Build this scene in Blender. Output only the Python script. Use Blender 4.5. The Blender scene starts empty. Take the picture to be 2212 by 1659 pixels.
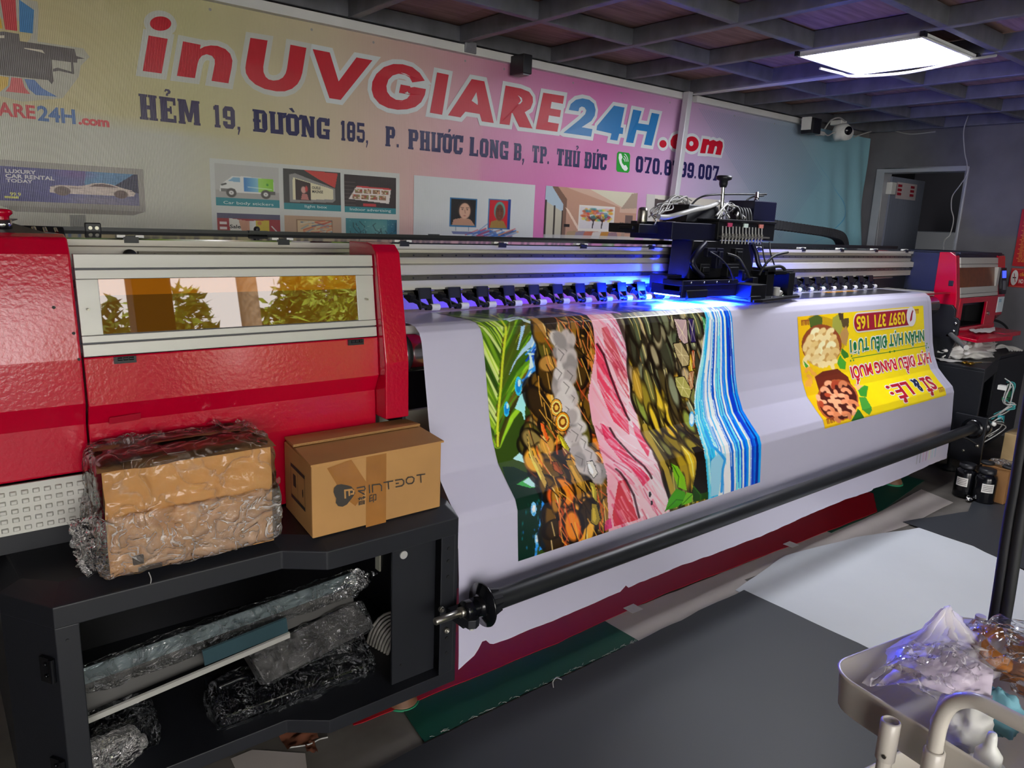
import bpy, bmesh, math, random
import numpy as np
from mathutils import Vector, Matrix, noise as mnoise
from mathutils.geometry import tessellate_polygon

SC = bpy.context.scene
COL = SC.collection
PI = math.pi
random.seed(7)

# ---------------------------------------------------------------- camera
cam_d = bpy.data.cameras.new('camera')
cam_d.sensor_width = 36.0
cam_d.lens = 26.0307
cam_d.clip_start = 0.02
cam = bpy.data.objects.new('camera', cam_d)
COL.objects.link(cam)
cam.matrix_world = Matrix([[0.77872, 0.104388, -0.618627, 0], [-0.626153, 0.190755, -0.756006, 0], [0.039088, 0.976071, 0.213908, 1.5], [0, 0, 0, 1]])
SC.camera = cam

# ---------------------------------------------------------------- view + world (daylight outside the open front)
SC.view_settings.view_transform = 'Standard'
SC.view_settings.look = 'None'
SC.view_settings.gamma = 1.0
SC.view_settings.use_curve_mapping = False
SC.view_settings.exposure = 0.24
SC.cycles.max_bounces = 8
SC.cycles.transparent_max_bounces = 24
SC.cycles.sample_clamp_indirect = 6.0
SC.cycles.use_denoising = True
W = bpy.data.worlds.new('world')
SC.world = W
W.use_nodes = True
_wn = W.node_tree.nodes
_bg = _wn['Background']
_bg.inputs[0].default_value = (1.0, 0.965, 0.94, 1)
_bg.inputs[1].default_value = 8.0
_sl = bpy.data.lights.new('sun', 'SUN')
_sl.energy = 26.0
_sl.angle = 0.03
_sl.color = (1.0, 0.93, 0.8)
_so = bpy.data.objects.new('sun', _sl)
_so.rotation_euler = (math.radians(-42), math.radians(14), 0)
_so.location = (2, 6, 9)
COL.objects.link(_so)


# ---------------------------------------------------------------- materials
def lin(c):
    if isinstance(c, str):
        c = c.lstrip('#')
        c = [int(c[i:i + 2], 16) / 255 for i in (0, 2, 4)]
    return tuple((x / 12.92 if x <= 0.04045 else ((x + 0.055) / 1.055) ** 2.4) for x in c)


def lin_np(a):
    a = np.clip(a, 0, 1)
    return np.where(a <= 0.04045, a / 12.92, ((a + 0.055) / 1.055) ** 2.4)


def mat(name, color, rough=0.5, metal=0.0, var=0.0, vscale=6.0, bump=0.0, bscale=80.0, bdist=0.002, spec=0.5, coat=0.0, stretch=None, var_col=None,
        aniso=None, emit=None, estr=0.0, detail=4.0):
    m = bpy.data.materials.new(name)
    m.use_nodes = True
    nt = m.node_tree
    b = nt.nodes['Principled BSDF']
    c = lin(color)
    b.inputs['Base Color'].default_value = (*c, 1)
    b.inputs['Roughness'].default_value = rough
    b.inputs['Metallic'].default_value = metal
    b.inputs['Specular IOR Level'].default_value = spec
    b.inputs['Coat Weight'].default_value = coat
    b.inputs['Coat Roughness'].default_value = 0.08
    if emit:
        b.inputs['Emission Color'].default_value = (*lin(emit), 1)
        b.inputs['Emission Strength'].default_value = estr
    tc = nt.nodes.new('ShaderNodeTexCoord')
    src = tc.outputs['Object']
    if stretch:
        mp = nt.nodes.new('ShaderNodeMapping')
        mp.inputs['Scale'].default_value = stretch
        nt.links.new(src, mp.inputs[0])
        src = mp.outputs[0]
    if var > 0:
        n = nt.nodes.new('ShaderNodeTexNoise')
        n.inputs['Scale'].default_value = vscale
        n.inputs['Detail'].default_value = detail
        nt.links.new(src, n.inputs['Vector'])
        mx = nt.nodes.new('ShaderNodeMixRGB')
        d = lin(var_col) if var_col else tuple(x * (1 - var) for x in c)
        e = c if var_col else tuple(min(1, x * (1 + var)) for x in c)
        mx.inputs[1].default_value = (*e, 1)
        mx.inputs[2].default_value = (*d, 1)
        rp = nt.nodes.new('ShaderNodeValToRGB')
        rp.color_ramp.elements[0].position = 0.3
        rp.color_ramp.elements[1].position = 0.7
        nt.links.new(n.outputs['Fac'], rp.inputs[0])
        nt.links.new(rp.outputs[0], mx.inputs[0])
        nt.links.new(mx.outputs[0], b.inputs['Base Color'])
    if bump > 0:
        n2 = nt.nodes.new('ShaderNodeTexNoise')
        n2.inputs['Scale'].default_value = bscale
        n2.inputs['Detail'].default_value = 3.0
        nt.links.new(src, n2.inputs['Vector'])
        bp = nt.nodes.new('ShaderNodeBump')
        bp.inputs['Strength'].default_value = bump
        bp.inputs['Distance'].default_value = bdist
        nt.links.new(n2.outputs['Fac'], bp.inputs['Height'])
        nt.links.new(bp.outputs[0], b.inputs['Normal'])
    return m


def print_mat(name, rough=0.4, wrinkle=0.0, wscale=3.0, weave=0.0, spec=0.5, coat=0.0, wstretch=(1, 1, 1), wdist=0.01):
    """A printed sheet: colours come from the print laid on the mesh."""
    m = bpy.data.materials.new(name)
    m.use_nodes = True
    nt = m.node_tree
    b = nt.nodes['Principled BSDF']
    b.inputs['Roughness'].default_value = rough
    b.inputs['Specular IOR Level'].default_value = spec
    b.inputs['Coat Weight'].default_value = coat
    b.inputs['Coat Roughness'].default_value = 0.12
    a = nt.nodes.new('ShaderNodeVertexColor')
    a.layer_name = 'Col'
    nt.links.new(a.outputs[0], b.inputs['Base Color'])
    if wrinkle > 0 or weave > 0:
        tc = nt.nodes.new('ShaderNodeTexCoord')
        mp = nt.nodes.new('ShaderNodeMapping')
        mp.inputs['Scale'].default_value = wstretch
        nt.links.new(tc.outputs['Object'], mp.inputs[0])
        n = nt.nodes.new('ShaderNodeTexNoise')
        n.inputs['Scale'].default_value = wscale
        n.inputs['Detail'].default_value = 3
        n.inputs['Distortion'].default_value = 0.6
        nt.links.new(mp.outputs[0], n.inputs['Vector'])
        bp = nt.nodes.new('ShaderNodeBump')
        bp.inputs['Strength'].default_value = wrinkle
        bp.inputs['Distance'].default_value = wdist
        nt.links.new(n.outputs['Fac'], bp.inputs['Height'])
        last = bp
        if weave > 0:
            wv = nt.nodes.new('ShaderNodeTexWave')
            wv.wave_type = 'BANDS'
            wv.bands_direction = 'X'
            wv.inputs['Scale'].default_value = 55
            wv.inputs['Distortion'].default_value = 0.8
            wv.inputs['Detail'].default_value = 2
            nt.links.new(tc.outputs['Object'], wv.inputs['Vector'])
            b2 = nt.nodes.new('ShaderNodeBump')
            b2.inputs['Strength'].default_value = weave
            b2.inputs['Distance'].default_value = 0.001
            nt.links.new(wv.outputs['Fac'], b2.inputs['Height'])
            nt.links.new(bp.outputs[0], b2.inputs['Normal'])
            last = b2
        nt.links.new(last.outputs[0], b.inputs['Normal'])
    return m


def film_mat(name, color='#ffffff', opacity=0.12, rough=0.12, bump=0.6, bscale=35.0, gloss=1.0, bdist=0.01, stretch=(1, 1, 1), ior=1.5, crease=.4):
    """Thin clear plastic film: mostly see-through, crinkled, with pale glints painted along the creases."""
    m = bpy.data.materials.new(name)
    m.use_nodes = True
    nt = m.node_tree
    nt.nodes.clear()
    out = nt.nodes.new('ShaderNodeOutputMaterial')
    tr = nt.nodes.new('ShaderNodeBsdfTransparent')
    gl = nt.nodes.new('ShaderNodeBsdfGlossy')
    gl.inputs['Roughness'].default_value = rough
    gl.inputs['Color'].default_value = (gloss, gloss, gloss, 1)
    df = nt.nodes.new('ShaderNodeBsdfDiffuse')
    df.inputs['Color'].default_value = (*lin(color), 1)
    m1 = nt.nodes.new('ShaderNodeMixShader')
    m1.inputs[0].default_value = opacity
    m2 = nt.nodes.new('ShaderNodeMixShader')
    lw = nt.nodes.new('ShaderNodeFresnel')
    lw.inputs['IOR'].default_value = ior
    tc = nt.nodes.new('ShaderNodeTexCoord')
    mp = nt.nodes.new('ShaderNodeMapping')
    mp.inputs['Scale'].default_value = stretch
    n = nt.nodes.new('ShaderNodeTexNoise')
    n.inputs['Scale'].default_value = bscale
    n.inputs['Detail'].default_value = 2
    n.inputs['Distortion'].default_value = 1.2
    bp = nt.nodes.new('ShaderNodeBump')
    bp.inputs['Strength'].default_value = bump
    bp.inputs['Distance'].default_value = bdist
    L = nt.links.new
    L(tc.outputs['Object'], mp.inputs[0])
    L(mp.outputs[0], n.inputs['Vector'])
    m3 = nt.nodes.new('ShaderNodeMath')
    m3.operation = 'SUBTRACT'
    m3.inputs[1].default_value = .5
    m4 = nt.nodes.new('ShaderNodeMath')
    m4.operation = 'ABSOLUTE'
    m5 = nt.nodes.new('ShaderNodeMath')
    m5.operation = 'POWER'
    m5.inputs[1].default_value = .6
    L(n.outputs['Fac'], m3.inputs[0])
    L(m3.outputs[0], m4.inputs[0])
    L(m4.outputs[0], m5.inputs[0])
    L(m5.outputs[0], bp.inputs['Height'])
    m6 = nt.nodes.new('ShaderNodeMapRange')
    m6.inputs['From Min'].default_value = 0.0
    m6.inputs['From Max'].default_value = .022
    m6.inputs['To Min'].default_value = opacity + crease  # whiter diffuse lines on the creases, painted in place of glints
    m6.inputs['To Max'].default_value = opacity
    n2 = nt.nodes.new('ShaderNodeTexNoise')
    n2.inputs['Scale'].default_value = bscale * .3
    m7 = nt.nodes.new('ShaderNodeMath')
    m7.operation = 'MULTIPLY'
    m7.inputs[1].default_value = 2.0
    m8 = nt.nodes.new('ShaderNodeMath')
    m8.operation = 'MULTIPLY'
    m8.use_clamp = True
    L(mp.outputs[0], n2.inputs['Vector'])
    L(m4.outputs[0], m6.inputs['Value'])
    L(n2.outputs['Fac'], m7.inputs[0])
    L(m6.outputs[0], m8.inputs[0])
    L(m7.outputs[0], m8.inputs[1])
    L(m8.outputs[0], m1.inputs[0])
    for k in (gl, df, lw):
        L(bp.outputs[0], k.inputs['Normal'])
    L(tr.outputs[0], m1.inputs[1])
    L(df.outputs[0], m1.inputs[2])
    L(lw.outputs[0], m2.inputs[0])
    L(m1.outputs[0], m2.inputs[1])
    L(gl.outputs[0], m2.inputs[2])
    L(m2.outputs[0], out.inputs[0])
    return m


def bag_mat(name, color, clear=.35, rough=.35):
    """milky soft plastic: scatters light through, a little see-through, dull sheen"""
    m = bpy.data.materials.new(name)
    m.use_nodes = True
    nt = m.node_tree
    nt.nodes.clear()
    L = nt.links.new
    N = nt.nodes.new
    out, tr, df, tl, gl = N('ShaderNodeOutputMaterial'), N('ShaderNodeBsdfTransparent'), N('ShaderNodeBsdfDiffuse'), N('ShaderNodeBsdfTranslucent'), N('ShaderNodeBsdfGlossy')
    for k in (df, tl):
        k.inputs['Color'].default_value = (*lin(color), 1)
    gl.inputs['Roughness'].default_value = rough
    tc, n, bp = N('ShaderNodeTexCoord'), N('ShaderNodeTexNoise'), N('ShaderNodeBump')
    n.inputs['Scale'].default_value = 22
    n.inputs['Detail'].default_value = 3
    bp.inputs['Strength'].default_value = .5
    bp.inputs['Distance'].default_value = .01
    L(tc.outputs['Object'], n.inputs['Vector'])
    L(n.outputs['Fac'], bp.inputs['Height'])
    for k in (df, gl):
        L(bp.outputs[0], k.inputs['Normal'])
    a, b, c = N('ShaderNodeMixShader'), N('ShaderNodeMixShader'), N('ShaderNodeMixShader')
    a.inputs[0].default_value = .45
    b.inputs[0].default_value = clear
    c.inputs[0].default_value = .06
    L(df.outputs[0], a.inputs[1])
    L(tl.outputs[0], a.inputs[2])
    L(a.outputs[0], b.inputs[1])
    L(tr.outputs[0], b.inputs[2])
    L(b.outputs[0], c.inputs[1])
    L(gl.outputs[0], c.inputs[2])
    L(c.outputs[0], out.inputs[0])
    return m


def glow(name, color, strength):
    m = bpy.data.materials.new(name)
    m.use_nodes = True
    nt = m.node_tree
    nt.nodes.clear()
    out = nt.nodes.new('ShaderNodeOutputMaterial')
    e = nt.nodes.new('ShaderNodeEmission')
    e.inputs[0].default_value = (*lin(color), 1)
    e.inputs[1].default_value = strength
    nt.links.new(e.outputs[0], out.inputs[0])
    return m


# ---------------------------------------------------------------- mesh builder
def V(*a):
    return Vector(a)


class MB:
    def __init__(s):
        s.v, s.f, s.mi, s.sm, s.c = [], [], [], [], []

    def add(s, vs, fs, m=0, smooth=False, col=None):
        n = len(s.v)
        s.v += [tuple(v) for v in vs]
        for f in fs:
            s.f.append([i + n for i in f])
            s.mi.append(m)
            s.sm.append(smooth)
        s.c += [col if col is not None else (1, 1, 1)] * len(vs)
        return s

    def box(s, a, b, m=0, col=None):
        x0, y0, z0 = a
        x1, y1, z1 = b
        vs = [(x0, y0, z0), (x1, y0, z0), (x1, y1, z0), (x0, y1, z0), (x0, y0, z1), (x1, y0, z1), (x1, y1, z1), (x0, y1, z1)]
        return s.add(vs, [(0, 3, 2, 1), (4, 5, 6, 7), (0, 1, 5, 4), (1, 2, 6, 5), (2, 3, 7, 6), (3, 0, 4, 7)], m, False, col)

    def obox(s, c, ux, uy, uz, m=0):
        """box by centre and three half-axis vectors"""
        c, ux, uy, uz = Vector(c), Vector(ux), Vector(uy), Vector(uz)
        vs = [c + i * ux + j * uy + k * uz for k in (-1, 1) for i, j in ((-1, -1), (1, -1), (1, 1), (-1, 1))]
        return s.add(vs, [(0, 3, 2, 1), (4, 5, 6, 7), (0, 1, 5, 4), (1, 2, 6, 5), (2, 3, 7, 6), (3, 0, 4, 7)], m)

    def prism(s, poly, axis, lo, hi, m=0, smooth=False, cap=True):
        n = len(poly)
        P = {'x': lambda u, v, t: (t, u, v), 'y': lambda u, v, t: (u, t, v), 'z': lambda u, v, t: (u, v, t)}[axis]
        vs = [P(u, v, lo) for u, v in poly] + [P(u, v, hi) for u, v in poly]
        s.add(vs, [(i, (i + 1) % n, n + (i + 1) % n, n + i) for i in range(n)], m, smooth)
        if cap:
            tri = tessellate_polygon([[Vector((u, v, 0)) for u, v in poly]])
            s.add(vs[:n], [tuple(t)[::-1] for t in tri], m)
            s.add(vs[n:], [tuple(t) for t in tri], m)
        return s

    def loft(s, rings, m=0, smooth=False, cap=True, close=True):
        n = len(rings[0])
        vs = [p for r in rings for p in r]
        fs = []
        for k in range(len(rings) - 1):
            for i in range(n if close else n - 1):
                j = (i + 1) % n
                fs.append((k * n + i, k * n + j, (k + 1) * n + j, (k + 1) * n + i))
        s.add(vs, fs, m, smooth)
        if cap:
            for r, rev in ((rings[0], True), (rings[-1], False)):
                tri = tessellate_polygon([[Vector(p) for p in r]])
                s.add(r, [tuple(t)[::-1] if rev else tuple(t) for t in tri], m)
        return s

    def tube(s, pts, r, n=8, m=0, cap=True):
        pts = [Vector(p) for p in pts]
        rings = []
        up = None
        for i, p in enumerate(pts):
            t = (pts[min(i + 1, len(pts) - 1)] - pts[max(i - 1, 0)]).normalized()
            if up is None:
                up = Vector((0, 0, 1)) if abs(t.z) < 0.9 else Vector((1, 0, 0))
            a = t.cross(up)
            if a.length < 1e-6:
                a = t.orthogonal()
            a.normalize()
            b = a.cross(t)
            up = b
            rr = r[i] if isinstance(r, (list, tuple)) else r
            rings.append([p + rr * (math.cos(2 * PI * k / n) * a + math.sin(2 * PI * k / n) * b) for k in range(n)])
        return s.loft(rings, m, True, cap)

    def cyl(s, p0, p1, r, n=20, m=0, r2=None):
        return s.tube([p0, p1], [r, r if r2 is None else r2], n, m)

    def lathe(s, prof, o, ax=(0, 0, 1), n=28, m=0):
        """prof: (radius, height) pairs"""
        ax = Vector(ax).normalized()
        a = ax.orthogonal().normalized()
        b = ax.cross(a)
        o = Vector(o)
        rings = [[o + h * ax + max(r, 1e-4) * (math.cos(2 * PI * k / n) * a + math.sin(2 * PI * k / n) * b) for k in range(n)] for r, h in prof]
        return s.loft(rings, m, True, True)

    def ball(s, c, r, m=0, n=14, squash=(1, 1, 1)):
        rings = []
        for i in range(1, n // 2):
            t = PI * i / (n // 2)
            rings.append([(c[0] + squash[0] * r * math.sin(t) * math.cos(2 * PI * k / n), c[1] + squash[1] * r * math.sin(t) * math.sin(2 * PI * k / n),
                           c[2] - squash[2] * r * math.cos(t)) for k in range(n)])
        return s.loft(rings, m, True, True)

    def grid(s, fn, nu, nv, m=0, smooth=True, col=None):
        vs = [fn(i / nu, j / nv) for j in range(nv + 1) for i in range(nu + 1)]
        fs = [(j * (nu + 1) + i, j * (nu + 1) + i + 1, (j + 1) * (nu + 1) + i + 1, (j + 1) * (nu + 1) + i) for j in range(nv) for i in range(nu)]
        n = len(s.v)
        s.add(vs, fs, m, smooth)
        if col is not None:
            s.c[n:] = [col(i / nu, j / nv) for j in range(nv + 1) for i in range(nu + 1)]
        return s

    def flat(s, vs2, tris, fn, m=0, col=None):
        """2-D triangles carried onto a surface by fn(u, v)"""
        return s.add([fn(u, v) for u, v in vs2], tris, m, False, col)

    def poly(s, pts, fn, m=0, col=None, holes=()):
        loops = [[Vector((u, v, 0)) for u, v in pts]] + [[Vector((u, v, 0)) for u, v in h] for h in holes]
        tri = tessellate_polygon(loops)
        allp = [p for l in loops for p in l]
        return s.add([fn(p.x, p.y) for p in allp], [tuple(t) for t in tri], m, False, col)

    def build(s, name, mats, parent=None, bevel=0.0, seg=2, colors=False, origin=None, fixn=True, weld=False):
        me = bpy.data.meshes.new(name)
        off = Vector((0, 0, 0))
        if parent is not None:
            off = parent['_o'] and Vector(parent['_o'])
        elif origin is not None:
            off = Vector(origin)
        me.from_pydata([(x - off.x, y - off.y, z - off.z) for x, y, z in s.v], [], s.f)
        for m in (mats if isinstance(mats, (list, tuple)) else [mats]):
            me.materials.append(m)
        me.polygons.foreach_set('material_index', s.mi)
        me.polygons.foreach_set('use_smooth', s.sm)
        if colors:
            at = me.color_attributes.new('Col', 'FLOAT_COLOR', 'POINT')
            a = np.ones((len(s.v), 4), dtype=np.float32)
            a[:, :3] = np.array(s.c, dtype=np.float32)
            at.data.foreach_set('color', a.ravel())
        me.update()
        if bevel > 0 or fixn or weld:
            bm = bmesh.new()
            bm.from_mesh(me)
            if bevel > 0 or weld:
                bmesh.ops.remove_doubles(bm, verts=bm.verts, dist=1e-5)
            if fixn:
                bmesh.ops.recalc_face_normals(bm, faces=bm.faces)
            bm.to_mesh(me)
            bm.free()
        o = bpy.data.objects.new(name, me)
        COL.objects.link(o)
        if parent is not None:
            o.parent = parent
            o['_o'] = tuple(off)
        else:
            o.location = off
            o['_o'] = tuple(off)
        if bevel > 0:
            b = o.modifiers.new('bevel', 'BEVEL')
            b.width = bevel
            b.segments = seg
            b.limit_method = 'ANGLE'
            b.angle_limit = math.radians(35)
            b.harden_normals = False
        return o


def thing(name, label, cat, loc, group=None):
    o = bpy.data.objects.new(name, None)
    o.empty_display_size = 0.05
    COL.objects.link(o)
    o.location = loc
    o['_o'] = tuple(loc)
    return tag(o, label, cat, group)


def tag(o, label, cat, group=None, kind=None):
    o['label'] = label
    o['category'] = cat
    if group:
        o['group'] = group
    if kind:
        o['kind'] = kind
    return o


def struct(o, label=None, cat=None):
    o['kind'] = 'structure'
    if label:
        o['label'] = label
        o['category'] = cat
    return o


def dup(o, parent=None, delta=(0, 0, 0)):
    """copy of an object and everything under it; delta moves the copy"""
    c = o.copy()
    COL.objects.link(c)
    c.location = o.location + Vector(delta)
    if parent is not None:
        c.parent = parent
    for ch in list(o.children):
        dup(ch, c)
    return c


def smooth_path(pts, k=8):
    """Catmull-Rom through the points"""
    P = [Vector(p) for p in pts]
    P = [P[0]] + P + [P[-1]]
    out = []
    for i in range(1, len(P) - 2):
        for j in range(k):
            t = j / k
            a, b, c, d = P[i - 1], P[i], P[i + 1], P[i + 2]
            out.append(0.5 * ((2 * b) + (c - a) * t + (2 * a - 5 * b + 4 * c - d) * t * t + (3 * b - a - 3 * c + d) * t ** 3))
    out.append(P[-2])
    return out


def fbm(x, y, z=0.0, o=4):
    return mnoise.fractal(Vector((x, y, z)), 1.0, 2.0, o)


# ---------------------------------------------------------------- lettering
_tcache = {}


def text2d(s, bold=0.0, shear=0.0, gap=1.0):
    """triangles of a line of text, scaled so that its box is 0..1 x 0..1"""
    key = (s, bold, shear, gap)
    if key in _tcache:
        return _tcache[key]
    c = bpy.data.curves.new('tmp', 'FONT')
    c.body = s
    c.offset = bold
    c.shear = shear
    c.space_character = gap
    c.resolution_u = 3
    o = bpy.data.objects.new('tmp', c)
    COL.objects.link(o)
    me = bpy.data.meshes.new_from_object(o.evaluated_get(bpy.context.evaluated_depsgraph_get()))
    vs = np.array([(v.co.x, v.co.y) for v in me.vertices]) if len(me.vertices) else np.zeros((0, 2))
    fs = [tuple(p.vertices) for p in me.polygons]
    bpy.data.objects.remove(o)
    bpy.data.curves.remove(c)
    bpy.data.meshes.remove(me)
    if len(vs):
        lo, hi = vs.min(0), vs.max(0)
        vs = (vs - lo) / (hi - lo)
    _tcache[key] = (vs, fs)
    return vs, fs


def put_text(mb, s, box, fn, col, bold=0.0, shear=0.0, m=0, gap=1.0, flip=False):
    """fit a line of text to box (u0, v0, u1, v1) on the surface fn"""
    vs, fs = text2d(s, bold, shear, gap)
    u0, v0, u1, v1 = box
    if flip:
        P = [(u1 - a * (u1 - u0), v1 - b * (v1 - v0)) for a, b in vs]
    else:
        P = [(u0 + a * (u1 - u0), v0 + b * (v1 - v0)) for a, b in vs]
    mb.flat(P, fs, fn, m, col)


def ell(cx, cy, rx, ry, n=28, rot=0.0):
    c, s = math.cos(rot), math.sin(rot)
    return [(cx + rx * math.cos(2 * PI * k / n) * c - ry * math.sin(2 * PI * k / n) * s, cy + rx * math.cos(2 * PI * k / n) * s + ry * math.sin(2 * PI * k / n) * c)
            for k in range(n)]


def outline(mb, pts, d, fnz, col, z0, m=0):
    """a border of width d round a letter: edge bands and mitred corners, each piece a hair above the last"""
    n = len(pts)
    ar = sum(pts[i][0] * pts[(i + 1) % n][1] - pts[(i + 1) % n][0] * pts[i][1] for i in range(n))
    if ar < 0:
        pts = pts[::-1]
    z = [z0]

    def put(poly):
        z[0] += 1.2e-5
        zz = z[0]
        mb.poly(poly, lambda u, v: fnz(u, v, zz), m, col)
    nr = []
    for i in range(n):
        a, b = pts[i], pts[(i + 1) % n]
        L = math.hypot(b[0] - a[0], b[1] - a[1]) or 1e-9
        nr.append(((b[1] - a[1]) / L, -(b[0] - a[0]) / L))
    for i in range(n):
        a, b = pts[i], pts[(i + 1) % n]
        q = nr[i]
        put([(a[0] - q[0] * d * .3, a[1] - q[1] * d * .3), (a[0] + q[0] * d, a[1] + q[1] * d), (b[0] + q[0] * d, b[1] + q[1] * d), (b[0] - q[0] * d * .3, b[1] - q[1] * d * .3)])
        p = nr[i - 1]
        cr = p[0] * q[1] - p[1] * q[0]
        dt = p[0] * q[0] + p[1] * q[1]
        if cr > 0.02:
            k = d / max(0.35, (1 + dt))
            t = (a[0] + (p[0] + q[0]) * k, a[1] + (p[1] + q[1]) * k)
            put([a, (a[0] + p[0] * d, a[1] + p[1] * d), t, (a[0] + q[0] * d, a[1] + q[1] * d)])


# a slab-serif block alphabet, each letter a few bars and chamfered rings in a 0..1 x 0..1 box
def _ring(parts, t=0.37, th=0.17, c=0.16):
    out = []
    if 'L' in parts:
        out.append([(0, c), (t, c * 1.1), (t, 1 - c * 1.1), (0, 1 - c)])
    if 'R' in parts:
        out.append([(1 - t, c * 1.1), (1, c), (1, 1 - c), (1 - t, 1 - c * 1.1)])
    if 'r' in parts:
        out.append([(1 - t, .64), (1, .64), (1, 1 - c), (1 - t, 1 - c * 1.1)])
    if 'q' in parts:
        out.append([(1 - t, c * 1.1), (1, c), (1, .36), (1 - t, .36)])
    if 'l' in parts:
        out.append([(0, .46), (t, .46), (t, 1 - c * 1.1), (0, 1 - c)])
    if 'k' in parts:
        out.append([(0, c), (t, c * 1.1), (t, .32), (0, .32)])
    if 'T' in parts:
        out.append([(0, 1 - c), (t, 1 - c * 1.25), (1 - t, 1 - c * 1.25), (1, 1 - c), (1 - c * 1.3, 1), (c * 1.3, 1)])
    if 'B' in parts:
        out.append([(c * 1.3, 0), (1 - c * 1.3, 0), (1, c), (1 - t, c * 1.25), (t, c * 1.25), (0, c)])
    return out


def _r(a, b, c, d):
    return [(a, b), (c, b), (c, d), (a, d)]


def _slab(x0, x1, e=.07, h=.1):
    return [_r(x0 - e, 0, x1 + e, h), _r(x0 - e, 1 - h, x1 + e, 1), _r(x0, 0, x1, 1)]


_bowlU = [[(.3, .84), (.7, .84), (.98, .86), (.84, 1), (.3, 1)], [(.64, .55), (1, .6), (1, .86), (.64, .84)], [(.3, .42), (.84, .42), (1, .6), (.7, .58), (.3, .58)]]
SLAB = {
    'H': _slab(.03, .41) + _slab(.59, .97) + [_r(.3, .42, .7, .58)],
    'E': [_r(0, 0, .1, .1), _r(0, .9, .1, 1), _r(.05, 0, .47, 1), _r(.3, 0, 1, .15), _r(.3, .85, 1, 1), _r(.84, 0, 1, .3), _r(.84, .7, 1, 1), _r(.3, .43, .7, .57), _r(.62, .35, .74, .65)],
    'M': [_r(-.04, 0, .3, .1), _r(-.04, .9, .2, 1), _r(.7, 0, 1.04, .1), _r(.8, .9, 1.04, 1), _r(.0, 0, .27, 1), _r(.73, 0, 1.0, 1), [(.1, 1), (.36, 1), (.6, .1), (.42, .1)], [(.64, 1), (.9, 1), (.58, .1), (.42, .1)]],
    '1': [_r(.24, 0, .76, 1), _r(.12, 0, .9, .12), [(.05, .78), (.3, .78), (.6, 1), (.45, 1), (.05, .92)]],
    '9': _ring('RTBlk') + [_r(.2, .4, .8, .55)],
    '8': _ring('LRTB') + [_r(.2, .43, .8, .58)],
    '5': _ring('Bk') + [_r(.05, .83, .95, 1), _r(.05, .5, .33, 1), [(.05, .5), (.72, .5), (.72, .15), (1, .16), (1, .54), (.86, .66), (.05, .66)]],
    '7': [_r(0, .82, 1, 1), _r(0, .68, .16, 1), [(.66, .85), (1, .85), (.62, .1), (.3, .1)], _r(.16, 0, .78, .12)],
    '0': _ring('LRTB'),
    '3': _ring('RTBk') + [_r(.35, .43, .8, .57), [(0, .68), (.3, .68), (.3, .82), (0, .84)]],
    'O': _ring('LRTB'),
    'U': _slab(.03, .38)[1:] + _slab(.63, .97)[1:] + _ring('B'),
    'C': _ring('LTBrq') + [_r(.86, .7, 1.02, 1)],
    'G': _ring('LTBr') + [[(.7, 0), (1, 0), (1, .46), (.7, .46)], _r(.5, .36, 1.04, .48), _r(.86, .7, 1.02, 1)],
    'D': [_r(-.04, 0, .1, .1), _r(-.04, .9, .1, 1), _r(.04, 0, .42, 1), _r(.3, 0, .8, .16), _r(.3, .84, .8, 1)] + _ring('R') + [[(.8, 0), (1, .16), (.7, .2)], [(.8, 1), (1, .84), (.7, .8)]],
    'N': [_r(-.04, 0, .38, .1), _r(-.04, .9, .2, 1), _r(.62, .9, 1.04, 1), _r(.02, 0, .32, 1), _r(.68, 0, .98, 1), [(.04, 1), (.4, 1), (.96, 0), (.62, 0)]],
    'P': _slab(.04, .44)[:1] + [_r(-.02, .9, .1, 1), _r(.04, 0, .44, 1)] + _bowlU,
    'B': [_r(-.02, .9, .1, 1), _r(-.02, 0, .1, .1), _r(.04, 0, .42, 1)] + _bowlU + [[(.3, 0), (.84, 0), (1, .12), (.7, .15), (.3, .15)], [(.64, .12), (1, .12), (1, .42), (.86, .52), (.64, .48)]],
    'L': [_r(0, .9, .5, 1), _r(0, 0, .1, .1), _r(.06, 0, .48, 1), _r(.3, 0, 1, .16), _r(.84, 0, 1, .36)],
    'T': [_r(.28, 0, .72, 1), _r(.2, 0, .8, .1), _r(0, .84, 1, 1), _r(0, .64, .14, 1), _r(.86, .64, 1, 1)],
    '.': [_r(0, 0, .5, .16)],
    ',': [[(0, .14), (.55, .14), (.55, 0), (.2, -.24), (0, -.22), (.2, 0), (0, 0)]],
}


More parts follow.
